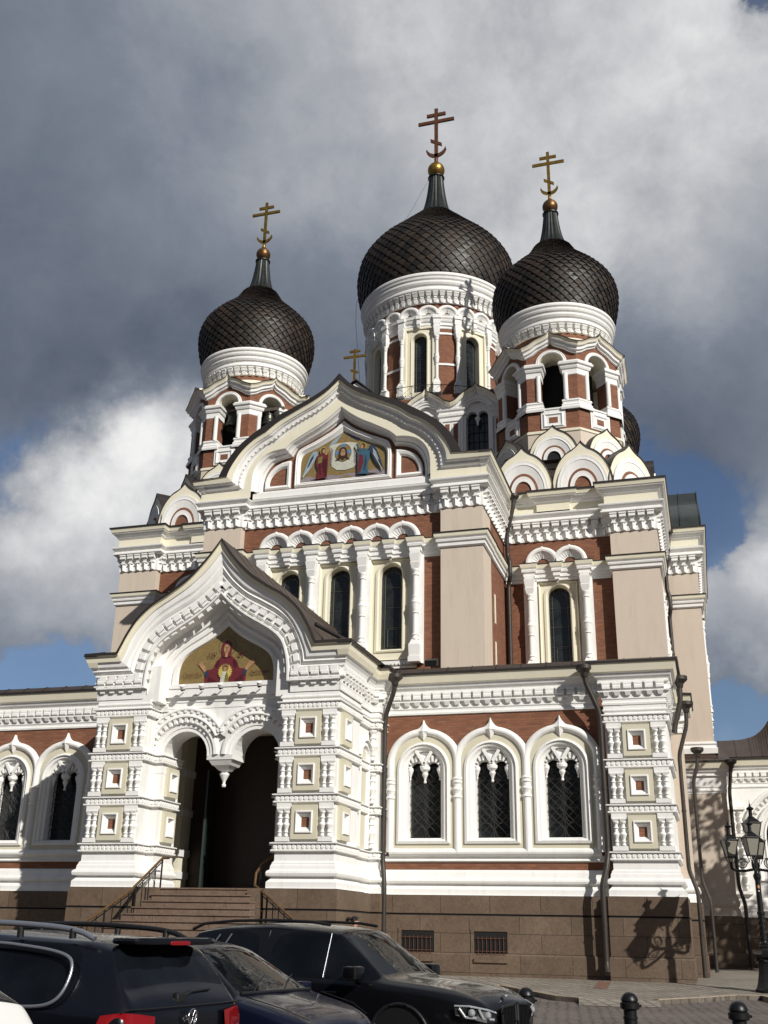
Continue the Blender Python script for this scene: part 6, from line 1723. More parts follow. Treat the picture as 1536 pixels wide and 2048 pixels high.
def lantern(parent, x, y, zb, sc_=1.0):
    """four-sided tapering street lantern on scroll legs"""
    k = sc_; m = MB(); a = .115*k; b = .205*k; h = .50*k; z0 = zb+.17*k
    F = fr(x, y, R_(20))
    lo = [(-a, -a), (a, -a), (a, a), (-a, a)]; hi = [(-b, -b), (b, -b), (b, b), (-b, b)]
    def P(p, z): return F(p[0], p[1], z)
    for i in range(4):
        j = (i+1) % 4
        tube(m, [P(lo[i], z0), P(hi[i], z0+h)], .014*k, 'iron_black', 5)
        tube(m, [P(lo[i], z0), P(lo[j], z0)], .018*k, 'iron_black', 5); tube(m, [P(hi[i], z0+h), P(hi[j], z0+h)], .02*k, 'iron_black', 5)
        tube(m, [P((lo[i][0]*.5, lo[i][1]*.5), zb), P(lo[i], z0), ], .012*k, 'iron_black', 5)
        c = lo[i]; tube(m, [P((c[0]*1.0, c[1]*1.0), z0), P((c[0]*1.7, c[1]*1.7), z0+.0), P((c[0]*2.0, c[1]*2.0), z0-.04*k), P((c[0]*1.75, c[1]*1.75), z0-.06*k)], .008*k, 'iron_black', 4)
        # spike at the roof corner
        tube(m, [P(hi[i], z0+h), P((hi[i][0]*1.18, hi[i][1]*1.18), z0+h+.05*k)], [.016*k, .003], 'iron_black', 4)
    m.add([P(p, z0+h) for p in hi]+[P((p[0]*.45, p[1]*.45), z0+h+.13*k) for p in hi], [[0, 1, 5, 4], [1, 2, 6, 5], [2, 3, 7, 6], [3, 0, 4, 7]], 'iron_black')
    zt = z0+h+.13*k
    lathe(m, [(.10*k, zt-.01), (.11*k, zt+.02*k), (.07*k, zt+.04*k), (.055*k, zt+.07*k), (.055*k, zt+.22*k), (.10*k, zt+.24*k), (.11*k, zt+.27*k), (.07*k, zt+.30*k), (.02*k, zt+.34*k), (.03*k, zt+.37*k), (.012*k, zt+.40*k), (.002, zt+.52*k)], F(0, 0, 0).x, F(0, 0, 0).y, 10, 'iron_black')
    m.build('lantern', parent)
    m = MB(); i_ = .93
    m.add([P((p[0]*i_, p[1]*i_), z0+.01) for p in lo]+[P((p[0]*i_, p[1]*i_), z0+h-.01) for p in hi], [[0, 1, 5, 4], [1, 2, 6, 5], [2, 3, 7, 6], [3, 0, 4, 7]], 'lantern_pane')
    m.build('lantern_glass', parent)

def lamp_post(x, y):
    z = gz(y)+.10
    t = tag(empty('lamp_post', (x, y, z)), 'tall ornate black cast iron lamp post with a cluster of lanterns at the right edge', 'street lamp')
    m = MB()
    # flared base and fluted shaft
    F = fr(x, y)
    prof = [(.34, z), (.34, z+.06), (.30, z+.10), (.26, z+.22), (.22, z+.42), (.20, z+.62), (.205, z+.78), (.27, z+.84), (.28, z+.90), (.22, z+.94), (.16, z+.99), (.13, z+1.05), (.15, z+1.09), (.11, z+1.14)]
    n = 8; prev = None
    for r, zz in prof:
        ring = [Vector((x+r*1.06*math.cos(PI/8+2*PI*i/n), y+r*1.06*math.sin(PI/8+2*PI*i/n), zz)) for i in range(n)]
        if prev: strip(m, prev, ring, 'iron_black', True)
        prev = ring
    for i in range(8):
        a = 2*PI*i/8; pts = [(x+(.25+.02*math.sin(k))*math.cos(a+.12*k-.4), y+(.25+.02*math.sin(k))*math.sin(a+.12*k-.4), z+.78-.04*math.sin(k*.55)) for k in range(7)]
        tube(m, pts, .018, 'iron_black', 5)
    m.build('pedestal', t)
    m = MB()
    lathe(m, [(.10, z+1.12), (.12, z+1.16), (.085, z+1.2), (.08, z+1.22), (.078, z+1.85), (.10, z+1.88), (.10, z+1.93), (.075, z+1.97), (.068, z+2.72), (.085, z+2.76), (.10, z+2.80), (.10, z+2.86), (.07, z+2.9), (.06, z+2.95), (.06, z+3.3), (.035, z+3.35), (.03, z+3.6)], x, y, 16, 'iron_black')
    for k in range(4):  # spiral beading on the lower shaft
        tube(m, [(x+.083*math.cos(k*PI/2+i*.35), y+.083*math.sin(k*PI/2+i*.35), z+1.24+i*.03) for i in range(21)], .010, 'iron_black', 5)
    m.build('shaft', t)
    m = MB()
    tops = []
    for i in range(4):
        a = R_(180+90*i-8); ca, sa = math.cos(a), math.sin(a)
        pts = [(x+r*ca, y+r*sa, z+zz) for r, zz in ((.06, 3.0), (.30, 2.96), (.52, 2.97), (.62, 3.03), (.64, 3.12), (.63, 3.2))]
        tube(m, pts, [.035, .035, .035, .04, .045, .03], 'iron_black', 8)
        c = (.34, 3.16); pts = [(x+(c[0]+.12*math.cos(R_(q)))*ca, y+(c[0]+.12*math.cos(R_(q)))*sa, z+c[1]+.12*math.sin(R_(q))) for q in range(0, 361, 24)]
        tube(m, pts, .014, 'iron_black', 5)
        pts = [(x+(c[0]+.12*(1-q/500)*math.cos(R_(q)))*ca, y+(c[0]+.12*(1-q/500)*math.cos(R_(q)))*sa, z+c[1]+.12*(1-q/500)*math.sin(R_(q))) for q in range(0, 481, 30)]
        tube(m, pts, .010, 'iron_black', 5)
        tops.append((x+.63*ca, y+.63*sa, z+3.16))
    m.build('arms', t)
    for tx, ty, tz in tops: lantern(t, tx, ty, tz, .9)
    lantern(t, x, y, z+3.56, .95)
    m = MB(); tube(m, [(x, y-.074, z+2.52), (x, y-.076, z+2.60)], .03, 'sticker', 8); m.build('sticker', t); m = MB(); tube(m, [(x, y-.074, z+2.44), (x, y-.076, z+2.47)], .02, WP, 8); m.build('sticker', t)
lamp_post(15.50, 31.25)

# handrails beside the steps
def handrail(s, label):
    pts = [(-1.42, 30.3, 3.06), (-1.42, 29.9, 3.03), (-1.62, 28.6, 2.10), (-1.9, 27.2, 1.35), (-2.2, 25.7, .72)] if s < 0 else [(1.86, 31.2, 3.40), (1.66, 30.2, 2.86), (1.62, 29.95, 2.62), (1.68, 29.75, 2.28), (2.5, 29.1, 1.86), (3.7, 28.0, 1.27), (4.5, 27.3, .93)]
    t = tag(empty('handrail', (pts[2][0], pts[2][1], 1.4)), label, 'handrail', 'handrails of the porch steps')
    m = MB(); tube(m, pts, .038, 'brass_rail', 8); m.build('rail', t)
    m = MB(); tube(m, [(x, y, z-.10) for x, y, z in pts[1:]], .018, 'iron_black', 6); m.build('lower_rail', t)
    S = [Vector(p) for p in pts[1:]]; L_ = [(b-a).length for a, b in zip(S, S[1:])]; tot = sum(L_); n = 15 if s < 0 else 13
    for k in range(n):
        d = tot*k/(n-1); i = 0
        while i < len(L_)-1 and d > L_[i]: d -= L_[i]; i += 1
        p = S[i]+(S[i+1]-S[i])*min(d/L_[i], 1)
        m = MB(); tube(m, [(p.x, p.y, p.z-.98), (p.x, p.y, p.z-.02)], .014 if k % 4 else .026, 'iron_black', 6); m.build('baluster', t)
handrail(-1, 'brass topped handrail with black uprights, left of the porch steps')
handrail(1, 'brass topped handrail with black uprights, right of the porch steps, partly behind the SUV')

# floodlight on the low roof
def floodlight(x, y, z):
    t = tag(empty('floodlight', (x, y, z)), 'small black floodlight on the low roof, in front of the beige pilaster', 'floodlight')
    m = MB(); tube(m, [(x, y, z), (x, y, z+.30)], .025, 'iron_black', 6); box(m, -.12, .12, -.1, .1, z, z+.03, fr(x, y), 'iron_black'); m.build('stand', t)
    m = MB(); v = [Vector((x+a*.22, y+b*.11, z+.36+c*.11+b*.06)) for c in (-1, 1) for b in (-1, 1) for a in (-1, 1)]
    m.add(v, [[0, 1, 3, 2], [4, 6, 7, 5], [0, 4, 5, 1], [2, 3, 7, 6], [0, 2, 6, 4], [1, 5, 7, 3]], 'iron_black')
    for k in range(6): 
        u = x-.19+k*.075; m.add([(u, y+.1, z+.28), (u, y+.2, z+.32), (u, y+.2, z+.5), (u, y+.1, z+.52)], [[0, 1, 2, 3]], 'iron_black')
    m.build('lamp_head', t)
floodlight(5.35, 36.0, 9.75)

# ================================================================ OFF TO THE SIDE: what shades the square
def tree(x, y, h, cr, label, seed, lean=0.0):
    rnd = random.Random(seed); z = gz(y)
    t = tag(empty('broadleaf_tree', (x, y, z)), label, 'tree', 'street trees beside the church')
    m = MB(); limbs = []
    tube(m, [(x, y, z), (x+.05, y, z+h*.2), (x-.1, y+.1, z+h*.42), (x, y, z+h*.6)], [.30, .24, .20, .13], 'bark', 10)
    for k in range(9):
        a = rnd.uniform(0, 2*PI); z0 = z+h*rnd.uniform(.32, .6); r1 = cr*rnd.uniform(.5, .85); z1 = z0+rnd.uniform(.1, .32)*h
        pts = [(x, y, z0), (x+r1*.5*math.cos(a), y+r1*.5*math.sin(a), z0+(z1-z0)*.6), (x+r1*math.cos(a), y+r1*math.sin(a), z1)]
        tube(m, pts, [.10, .06, .025], 'bark', 6); limbs.append(pts[-1]); limbs.append(pts[1])
    m.build('trunk', t)
    m = MB(); cz = z+h*.68
    cl = [(rnd.gauss(0, .5), rnd.gauss(0, .5), rnd.gauss(0, .45)) for _ in range(46)]
    V = []; F_ = []
    for c in cl:
        l = math.sqrt(sum(q*q for q in c)); 
        if l > 1: c = tuple(q/l for q in c)
        cx_, cy_, cz_ = x+c[0]*cr, y+c[1]*cr, cz+c[2]*h*.30
        rr = cr*rnd.uniform(.16, .30)
        for _ in range(130):
            a, b = rnd.uniform(0, 2*PI), math.asin(rnd.uniform(-1, 1)); q = rr*rnd.uniform(.5, 1.05)
            p = Vector((cx_+q*math.cos(a)*math.cos(b), cy_+q*math.sin(a)*math.cos(b), cz_+q*.8*math.sin(b)))
            s_ = rnd.uniform(.09, .17); u = Vector((rnd.gauss(0, 1), rnd.gauss(0, 1), rnd.gauss(0, 1))).normalized(); w_ = u.orthogonal().normalized()
            o = len(V); V += [p-u*s_, p+w_*s_*.6, p+u*s_, p-w_*s_*.6]; F_.append([o, o+1, o+2, o+3])
    m.add(V, F_, 'leaf'); m.build('crown', t)
tree(25.3, 42.4, 17, 4.6, 'leafy tree beside the right flank of the church, nearest the lamp post', 3)
tree(30.5, 44.6, 16, 4.4, 'leafy tree beside the right flank of the church, farther out from the wall', 5)

def palace():
    t = tag(empty('palace', (10, -34, gz(-34))), 'long pale pink palace across the square, facing the church', 'building')
    f = fr(10, -28, PI)
    m = MB(); holes = []
    for k in range(19):
        for z0, z1 in ((1.6, 4.0), (5.6, 8.0), (9.2, 10.8)):
            u = -54+k*6; holes.append([(u-.65, z0), (u+.65, z0), (u+.65, z1), (u-.65, z1)])
    prism(m, [(-58, -1), (58, -1), (58, 12.2), (-58, 12.2)], -.4, 0, f, 'palace_wall', holes=holes)
    box(m, -58, 58, 0, .5, 12.2, 12.7, f, WP); box(m, -58, 58, 0, .15, 4.7, 4.95, f, WP); box(m, -58, 58, 0, .2, -1, .6, f, 'curbstone')
    box(m, -58, 58, -12, -.42, -1, 12.2, f, 'palace_wall'); m.build('wall', t)
    m = MB()
    m.add([f(-58.5, .6, 12.7), f(58.5, .6, 12.7), f(56, -6, 16.4), f(-56, -6, 16.4), f(58.5, -12.6, 12.7), f(-58.5, -12.6, 12.7)], [[0, 1, 2, 3], [3, 2, 4, 5], [1, 4, 2], [0, 3, 5]], 'roof_metal'); m.build('roof', t)
    for hl_ in holes:
        m = MB(); c = (hl_[0][0]+hl_[1][0])/2; z0, z1 = hl_[0][1], hl_[2][1]
        tess(m, [hl_], -.25, f, 'far_glass')
        for u in (c-.62, c, c+.62): box(m, u-.04, u+.04, -.24, -.18, z0, z1, f, WP)
        for z in (z0+.03, (z0+z1)/2, z1-.03): box(m, c-.65, c+.65, -.24, -.17, z-.03, z+.03, f, WP)
        m.build('window', t)
palace()

def person():
    x, y = 4.72, 29.7; z = gz(y)+.10
    t = tag(empty('person', (x, y, z)), 'dark haired person walking past the church steps behind the black SUV, only the head showing', 'person')
    H = 1.53
    P = {'pelvis': (0, 0, .88), 'belly': (0, -.01, 1.02), 'chest': (.02, -.02, 1.18), 'neck0': (.03, -.02, 1.28), 'neck1': (.05, -.02, 1.335), 'head0': (.065, -.02, 1.39), 'head1': (.07, -.02, 1.455),
         'shL': (.02, .15, 1.24), 'shR': (.02, -.17, 1.24), 'elL': (-.05, .21, 1.0), 'elR': (.04, -.23, 1.0), 'wrL': (.08, .22, .82), 'wrR': (-.02, -.25, .78), 'haL': (.12, .22, .74), 'haR': (-.02, -.25, .70),
         'hipL': (0, .085, .84), 'hipR': (0, -.085, .84), 'knL': (.12, .09, .48), 'knR': (-.04, -.09, .46), 'anL': (.16, .09, .09), 'anR': (-.26, -.09, .12), 'toL': (.30, .10, .03), 'toR': (-.14, -.09, .03)}
    E_ = [('pelvis', 'belly'), ('belly', 'chest'), ('chest', 'neck0'), ('neck0', 'neck1'), ('neck1', 'head0'), ('head0', 'head1'), ('chest', 'shL'), ('chest', 'shR'), ('shL', 'elL'), ('elL', 'wrL'), ('wrL', 'haL'), ('shR', 'elR'), ('elR', 'wrR'), ('wrR', 'haR'),
          ('pelvis', 'hipL'), ('pelvis', 'hipR'), ('hipL', 'knL'), ('knL', 'anL'), ('anL', 'toL'), ('hipR', 'knR'), ('knR', 'anR'), ('anR', 'toR')]
    Rr = {'pelvis': .14, 'belly': .12, 'chest': .135, 'neck0': .06, 'neck1': .048, 'head0': .075, 'head1': .082, 'shL': .062, 'shR': .062, 'elL': .04, 'elR': .04, 'wrL': .026, 'wrR': .026, 'haL': .03, 'haR': .03, 'hipL': .10, 'hipR': .10, 'knL': .06, 'knR': .06, 'anL': .038, 'anR': .038, 'toL': .03, 'toR': .03}
    # fingers
    t.scale = (1.09, 1.09, 1.09)
    for hd, sg in (('haL', 1), ('haR', -1)):
        bx, by, bz = P[hd]
        for k in range(4):
            a = hd+'f%d' % k; b = a+'t'; P[a] = (bx-.025+.017*k, by+.004*sg, bz-.045); P[b] = (bx-.022+.017*k+.01, by-.012*sg, bz-.085-(.01 if k in (1, 2) else 0)); E_ += [(hd, a), (a, b)]; Rr[a] = .0095; Rr[b] = .008
        a = hd+'th'; P[a] = (bx+.05, by-.01*sg, bz-.02); E_.append((hd, a)); Rr[a] = .010
    names = list(P); me = bpy.data.meshes.new('body'); me.from_pydata([P[n] for n in names], [(names.index(a), names.index(b)) for a, b in E_], [])
    o = bpy.data.objects.new('body', me); col.objects.link(o); o.parent = t
    sk = o.modifiers.new('skin', 'SKIN'); sb = o.modifiers.new('sub', 'SUBSURF'); sb.levels = 2; sb.render_levels = 2
    for n, v in zip(names, me.skin_vertices[0].data): v.radius = (Rr[n], Rr[n]*(1.0 if not n.startswith(('chest', 'pelvis', 'belly')) else 1.15)); v.use_root = (n == 'pelvis')
    me.materials.append(MATS['skin'])
    def part(nm, pts, rad, mat, sub=1):
        m = MB(); tube(m, pts, rad, mat, 14); q = m.build(nm); q.parent = t; return q
    part('shirt', [(0, 0, .90), (0, -.005, 1.0), (.015, -.015, 1.12), (.02, -.02, 1.2), (.025, -.02, 1.27)], [.165, .155, .168, .175, .09], 'shirt_dark')
    for a, b, c in (('shL', 'elL', 1), ('shR', 'elR', -1)): part('sleeve', [P[a], tuple((p+q)/2 for p, q in zip(P[a], P[b]))], [.085, .068], 'shirt_dark')
    for h, k, a in (('hipL', 'knL', 'anL'), ('hipR', 'knR', 'anR')): part('trouser_leg', [(P[h][0], P[h][1], .92), P[k], (P[a][0], P[a][1], P[a][2]+.04)], [.125, .085, .062], 'trouser_blue')
    for a, b in (('anL', 'toL'), ('anR', 'toR')): part('shoe', [(P[a][0]-.05, P[a][1], P[b][2]+.02), (P[b][0]+.05, P[b][1], P[b][2]+.01)], [.055, .04], 'shoe')
    m = MB(); cx_, cy_, cz_ = .045, -.02, 1.455
    V = []; n1, n2 = 18, 12
    prev = None
    for i in range(n2+1):
        a = PI*i/n2; ring = []
        for j in range(n1):
            b = 2*PI*j/n1; rx, ry, rz = .112, .098, .112
            p = Vector((cx_+rx*math.sin(a)*math.cos(b), cy_+ry*math.sin(a)*math.sin(b), cz_+rz*math.cos(a)))
            if math.cos(b) > .2 and a > 1.2: p.x = cx_+.02+(p.x-cx_)*.15; p.z = max(p.z, cz_-.02)
            ring.append(p+Vector((0, 0, .004*noise.noise(p*60))))
        if prev: strip(m, prev, ring, 'hair', True, True)
        prev = ring
    tube(m, [(-.05, -.02, 1.49), (-.12, -.02, 1.50), (-.17, -.02, 1.46), (-.19, -.02, 1.40)], [.035, .05, .045, .015], 'hair', 10)
    q = m.build('hair'); q.parent = t
    m = MB()
    for s_ in (-1, 1):
        ball(m, (.140, -.02+s_*.030, 1.44), .010, WP, 8); ball(m, (.147, -.02+s_*.030, 1.44), .006, 'hair', 6); tube(m, [(.145, -.02+s_*.018, 1.462), (.138, -.02+s_*.045, 1.462)], .004, 'hair', 4)
        tube(m, [(.07, -.02+s_*.083, 1.445), (.065, -.02+s_*.090, 1.42), (.07, -.02+s_*.083, 1.40)], .010, 'skin', 6)
    tube(m, [(.145, -.02, 1.445), (.165, -.02, 1.415), (.148, -.02, 1.408)], [.008, .013, .010], 'skin', 6)
    tube(m, [(.140, -.04, 1.385), (.150, -.02, 1.386), (.140, 0, 1.385)], .006, 'lamp_red', 5)
    q = m.build('face'); q.parent = t
person()

# ================================================================ CARS
def car(name, loc, rz, st, paintm, label, cat, opts):
    """st: stations back to front (x, zbot, zbelt, zroof, wsill, wbelt, wroof); body grown as one smooth shell"""
    z0 = loc[2]
    root = bpy.data.objects.new(name, None); col.objects.link(root); root.location = loc; root.rotation_euler = (0, 0, rz); root.empty_display_size = .3
    tag(root, label, cat)
    def addobj(m, nm, sub=0, smooth=True):
        o = m.build(nm); o.parent = root
        if sub:
            md = o.modifiers.new('s', 'SUBSURF'); md.levels = sub; md.render_levels = sub
        return o
    body = MB(); rows = []
    for (x, zb, zl, zr, ws, wb, wr, *k) in st:
        zm = zb+(zl-zb)*.45
        rows.append([(x, 0, zb), (x, ws*.8, zb), (x, ws, zb+.06), (x, max(ws, wb)*1.01, zm), (x, wb, zl-.05), (x, wb-.02, zl), (x, wr+(wb-wr)*.10, zr-(zr-zl)*.10), (x, wr-.06, zr-.02), (x, wr*.5, zr+.015), (x, 0, zr+.02)])
    N = len(rows[0])
    gl = opts['glass']     # (first station, last) of side glass; windscreen and rear screen station pairs
    for sgn in (1, -1):
        V = [(p[0], sgn*p[1], p[2]) for r in rows for p in r]
        F_ = []; 
        for i in range(len(rows)-1):
            for j in range(N-1):
                f = [i*N+j, (i+1)*N+j, (i+1)*N+j+1, i*N+j+1]
                if sgn < 0: f = f[::-1]
                mt = paintm
                if j == 5 and gl['side'][0] <= i < gl['side'][1] and i not in gl['pillars']: mt = 'car_glass'
                if i in gl['screens'] and j >= 6: mt = 'car_glass'
                F_.append((f, mt))
        for f, mt in F_: body.add([V[q] for q in f], [[0, 1, 2, 3]], mt, True)
        for i in (0, len(rows)-1):
            body.add([V[i*N+j] for j in range(N)], [list(range(N))], paintm, True)
    o = addobj(body, 'body')
    # weld the cells so the subdivision runs over the whole shell
    import bmesh
    bm = bmesh.new(); bm.from_mesh(o.data); bmesh.ops.remove_doubles(bm, verts=bm.verts, dist=.0005)
    cr = bm.edges.layers.float.get('crease_edge') or bm.edges.layers.float.new('crease_edge')
    for e in bm.edges:
        ms = set(f.material_index for f in e.link_faces)
        if len(ms) > 1: e[cr] = .55
    bmesh.ops.recalc_face_normals(bm, faces=bm.faces)
    bm.to_mesh(o.data); bm.free()
    md = o.modifiers.new('s', 'SUBSURF'); md.levels = 3; md.render_levels = 3
    L = lambda u, d, z: Vector((u, d, z))
    W = opts['w']; r = opts['wheel_r']
    for i, wx in enumerate(opts['axles']):
        for sgn in (-1, 1):
            m = MB()
            ring = lambda rr, y: [Vector((wx+rr*math.cos(2*PI*k/28), y, r+rr*math.sin(2*PI*k/28))) for k in range(28)]
            y1 = sgn*(W-.005); y0 = sgn*(W-.24)
            seq = [(r*.62, y1-sgn*.02), (r*.70, y1), (r*.92, y1+sgn*.005), (r, y1-sgn*.03), (r, y0)]
            for a, b in zip(seq, seq[1:]): strip(m, ring(*a), ring(*b), 'rubber', True, True)
            addobj(m, 'tyre')
            m = MB(); strip(m, ring(r*.66, y1-sgn*.01), ring(r*.60, y1-sgn*.05), 'satin_silver', True); m.add(ring(r*.62, y1-sgn*.09), [list(range(28))], 'trim_black')
            for k in range(5):
                a = 2*PI*k/5
                for da in (-.14, .14): tube(m, [(wx+.05*math.cos(a), y1-sgn*.04, r+.05*math.sin(a)), (wx+r*.62*math.cos(a+da), y1-sgn*.03, r+r*.62*math.sin(a+da))], .022, 'satin_silver', 5)
            addobj(m, 'wheel_rim')
            m = MB()   # wheel arch lip; flat black sheet stands in for the shaded wheel well
            arcp = [(wx+(r+.07)*math.cos(R_(q)), sgn*(W+.012), r+(r+.07)*math.sin(R_(q))) for q in range(-10, 191, 10)]
            tube(m, arcp, .022, 'trim_black', 6)
            pr = [Vector((wx+(r+.06)*math.cos(R_(q)), sgn*(W+.006), r+(r+.06)*math.sin(R_(q)))) for q in range(-20, 201, 10)]
            m.add(pr, [list(range(len(pr)))], 'trim_black'); addobj(m, 'wheel_arch')
    global SD
    for nm, fn in opts['extra']:
        if nm in ('headlight', 'tail_light', 'roof_rail', 'mirror', 'window_trim', 'bonnet_gap'):
            for q in (-1, 1):
                SD = (q,); m = MB(); fn(m, L); addobj(m, nm)
        else: SD = (-1, 1); m = MB(); fn(m, L); addobj(m, nm)
    return root

def rbox(m, c, s, mat, n=3, e=.35):
    """rounded block"""
    V = []; 
    k = 8
    prof = []
    for i in range(k+1):
        a = -PI/2+PI*i/k; prof.append((math.copysign(abs(math.cos(a))**e, math.cos(a)), math.copysign(abs(math.sin(a))**e, math.sin(a))))
    rings = []
    for pr, pz in prof:
        rings.append([Vector((c[0]+s[0]*pr*math.copysign(abs(math.cos(2*PI*j/20))**e, math.cos(2*PI*j/20)), c[1]+s[1]*pr*math.copysign(abs(math.sin(2*PI*j/20))**e, math.sin(2*PI*j/20)), c[2]+s[2]*pz)) for j in range(20)])
    for a, b in zip(rings, rings[1:]): strip(m, a, b, mat, True, True)

def make_suv():
    # (x, zbot, zbelt, zroof, wsill, wbelt, wroof)
    st = [(-2.34, .45, .95, 1.00, .70, .78, .62), (-2.30, .32, 1.02, 1.10, .84, .88, .70), (-2.12, .28, 1.06, 1.34, .88, .92, .70), (-1.80, .26, 1.08, 1.60, .90, .94, .66), (-1.45, .26, 1.07, 1.66, .91, .95, .67), (-1.30, .26, 1.06, 1.67, .91, .95, .67),
          (-.62, .26, 1.04, 1.69, .91, .95, .67), (-.48, .26, 1.035, 1.69, .91, .95, .67), (.30, .26, 1.02, 1.665, .91, .95, .66), (.55, .26, 1.02, 1.62, .91, .945, .65), (1.28, .26, 1.01, 1.10, .91, .94, .74), (1.36, .26, 1.0, 1.06, .91, .94, .76),
          (2.05, .26, .95, 1.02, .90, .92, .74), (2.50, .26, .86, .93, .86, .86, .70), (2.68, .30, .72, .80, .78, .76, .62), (2.73, .40, .62, .66, .66, .64, .55)]
    ex = []
    def hl(m, L):
        for s in SD:
            pts = [(2.350, s*.915, .80), (2.530, s*.86, .80), (2.690, s*.70, .76), (2.720, s*.52, .72), (2.730, s*.52, .62), (2.700, s*.74, .62), (2.550, s*.885, .66), (2.370, s*.925, .70)]
            P = [Vector(p) for p in pts]
            m.add([p+Vector((.012, s*.012, 0)) for p in P], [list(range(8))], 'trim_black')
            tube(m, [p+Vector((.02, s*.02, 0)) for p in P[:4]], .012, 'lamp_clear', 5)
            for a, b in (((2.430, s*.93, .775), (2.500, s*.905, .68)), ((2.500, s*.905, .68), (2.610, s*.83, .67)), ((2.630, s*.80, .765), (2.670, s*.76, .66)), ((2.670, s*.76, .66), (2.735, s*.60, .65))): tube(m, [a, b], .018, 'lamp_clear', 6)
            for c in ((2.570, s*.875, .73), (2.700, s*.70, .70)): ball(m, c, .045, 'lamp_clear', 10)
    ex.append(('headlight', hl))
    def grille(m, L):
        for s in SD:
            o = [(2.740, s*.04, .80), (2.730, s*.40, .78), (2.750, s*.46, .70), (2.740, s*.40, .50), (2.740, s*.08, .50), (2.750, s*.03, .62)]
            m.add([Vector(p)+Vector((.025, 0, 0)) for p in o], [list(range(6))], 'trim_black')
            tube(m, [Vector(p)+Vector((.035, 0, 0)) for p in o+o[:1]], .022, 'trim_black', 6)
            for k in range(8): tube(m, [(2.785, s*(.07+.045*k), .77), (2.785, s*(.07+.045*k), .53)], .009, 'black_paint', 4)
    ex.append(('grille', grille))
    def badge(m, L):
        c = Vector((2.630, 0, .885))
        lathe(m, [(.001, c.z+.02), (.04, c.z+.015), (.042, c.z)], c.x, c.y, 16, 'satin_silver'); lathe(m, [(.001, c.z+.022), (.026, c.z+.019)], c.x, c.y, 16, 'mosaic_sky')
    ex.append(('badge', badge))
    def mirrors(m, L):
        for s in SD:
            rbox(m, (1.02, s*1.07, 1.12), (.11, .13, .085), 'black_paint'); tube(m, [(1.02, s*.93, 1.03), (1.02, s*1.04, 1.06)], .03, 'trim_black', 6)
    ex.append(('mirror', mirrors))
    def rails(m, L):
        for s in SD: tube(m, [(-1.95, s*.64, 1.60), (-1.75, s*.645, 1.675), (-1.2, s*.655, 1.72), (-.5, s*.655, 1.735), (.1, s*.645, 1.72), (.38, s*.635, 1.685)], .022, 'trim_black', 6)
    ex.append(('roof_rail', rails))
    def trims(m, L):
        for s in SD:
            tube(m, [(-.55, s*.905, 1.07), (-.55, s*.69, 1.60)], .012, 'trim_black', 4); tube(m, [(.47, s*.925, 1.05), (.44, s*.68, 1.58)], .008, 'satin_silver', 4)
            tube(m, [(-1.62, s*.93, 1.10), (-1.36, s*.76, 1.54)], .010, 'satin_silver', 4); tube(m, [(-1.40, s*.93, 1.10), (-1.16, s*.76, 1.55)], .010, 'satin_silver', 4)
            tube(m, [(-.30, s*.985, .90), (-.12, s*.985, .90)], .016, 'black_paint', 6); tube(m, [(.55-.02, s*.985, .88), (.75-.02, s*.985, .88)], .016, 'black_paint', 6)
    ex.append(('window_trim', trims))
    def tail(m, L):
        for s in SD: tube(m, [(-2.30, s*.55, .98), (-2.24, s*.80, 1.0), (-2.10, s*.915, 1.0)], .05, 'lamp_red', 8)
    ex.append(('tail_light', tail))
    def seats(m, L):
        for s in SD:
            rbox(m, (.0, s*.38, 1.18), (.09, .20, .24), 'interior_grey'); rbox(m, (.0, s*.38, 1.44), (.05, .12, .07), 'interior_grey')
        tube(m, [(.75+.14*math.cos(R_(q))*.3, .38+.17*math.sin(R_(q)), 1.05+.16*math.cos(R_(q))) for q in range(0, 361, 24)], .014, 'trim_black', 5)
    opts = dict(glass=dict(side=(3, 10), pillars=(6,), screens=(2, 9)), w=.94, wheel_r=.36, axles=(-1.45, 1.62), extra=ex)
    th = R_(-13)
    # windscreen foot on the near side should stand at (10.24, 14.0)
    c, s = math.cos(th), math.sin(th); lx, ly = 1.30, -.80
    ox = 10.24-(lx*c-ly*s); oy = 14.0-(lx*s+ly*c)
    return car('parked_suv', (ox, oy, gz(oy)), th, st, 'black_paint', 'glossy black SUV parked facing right below the side windows of the church', 'suv', opts)
make_suv()

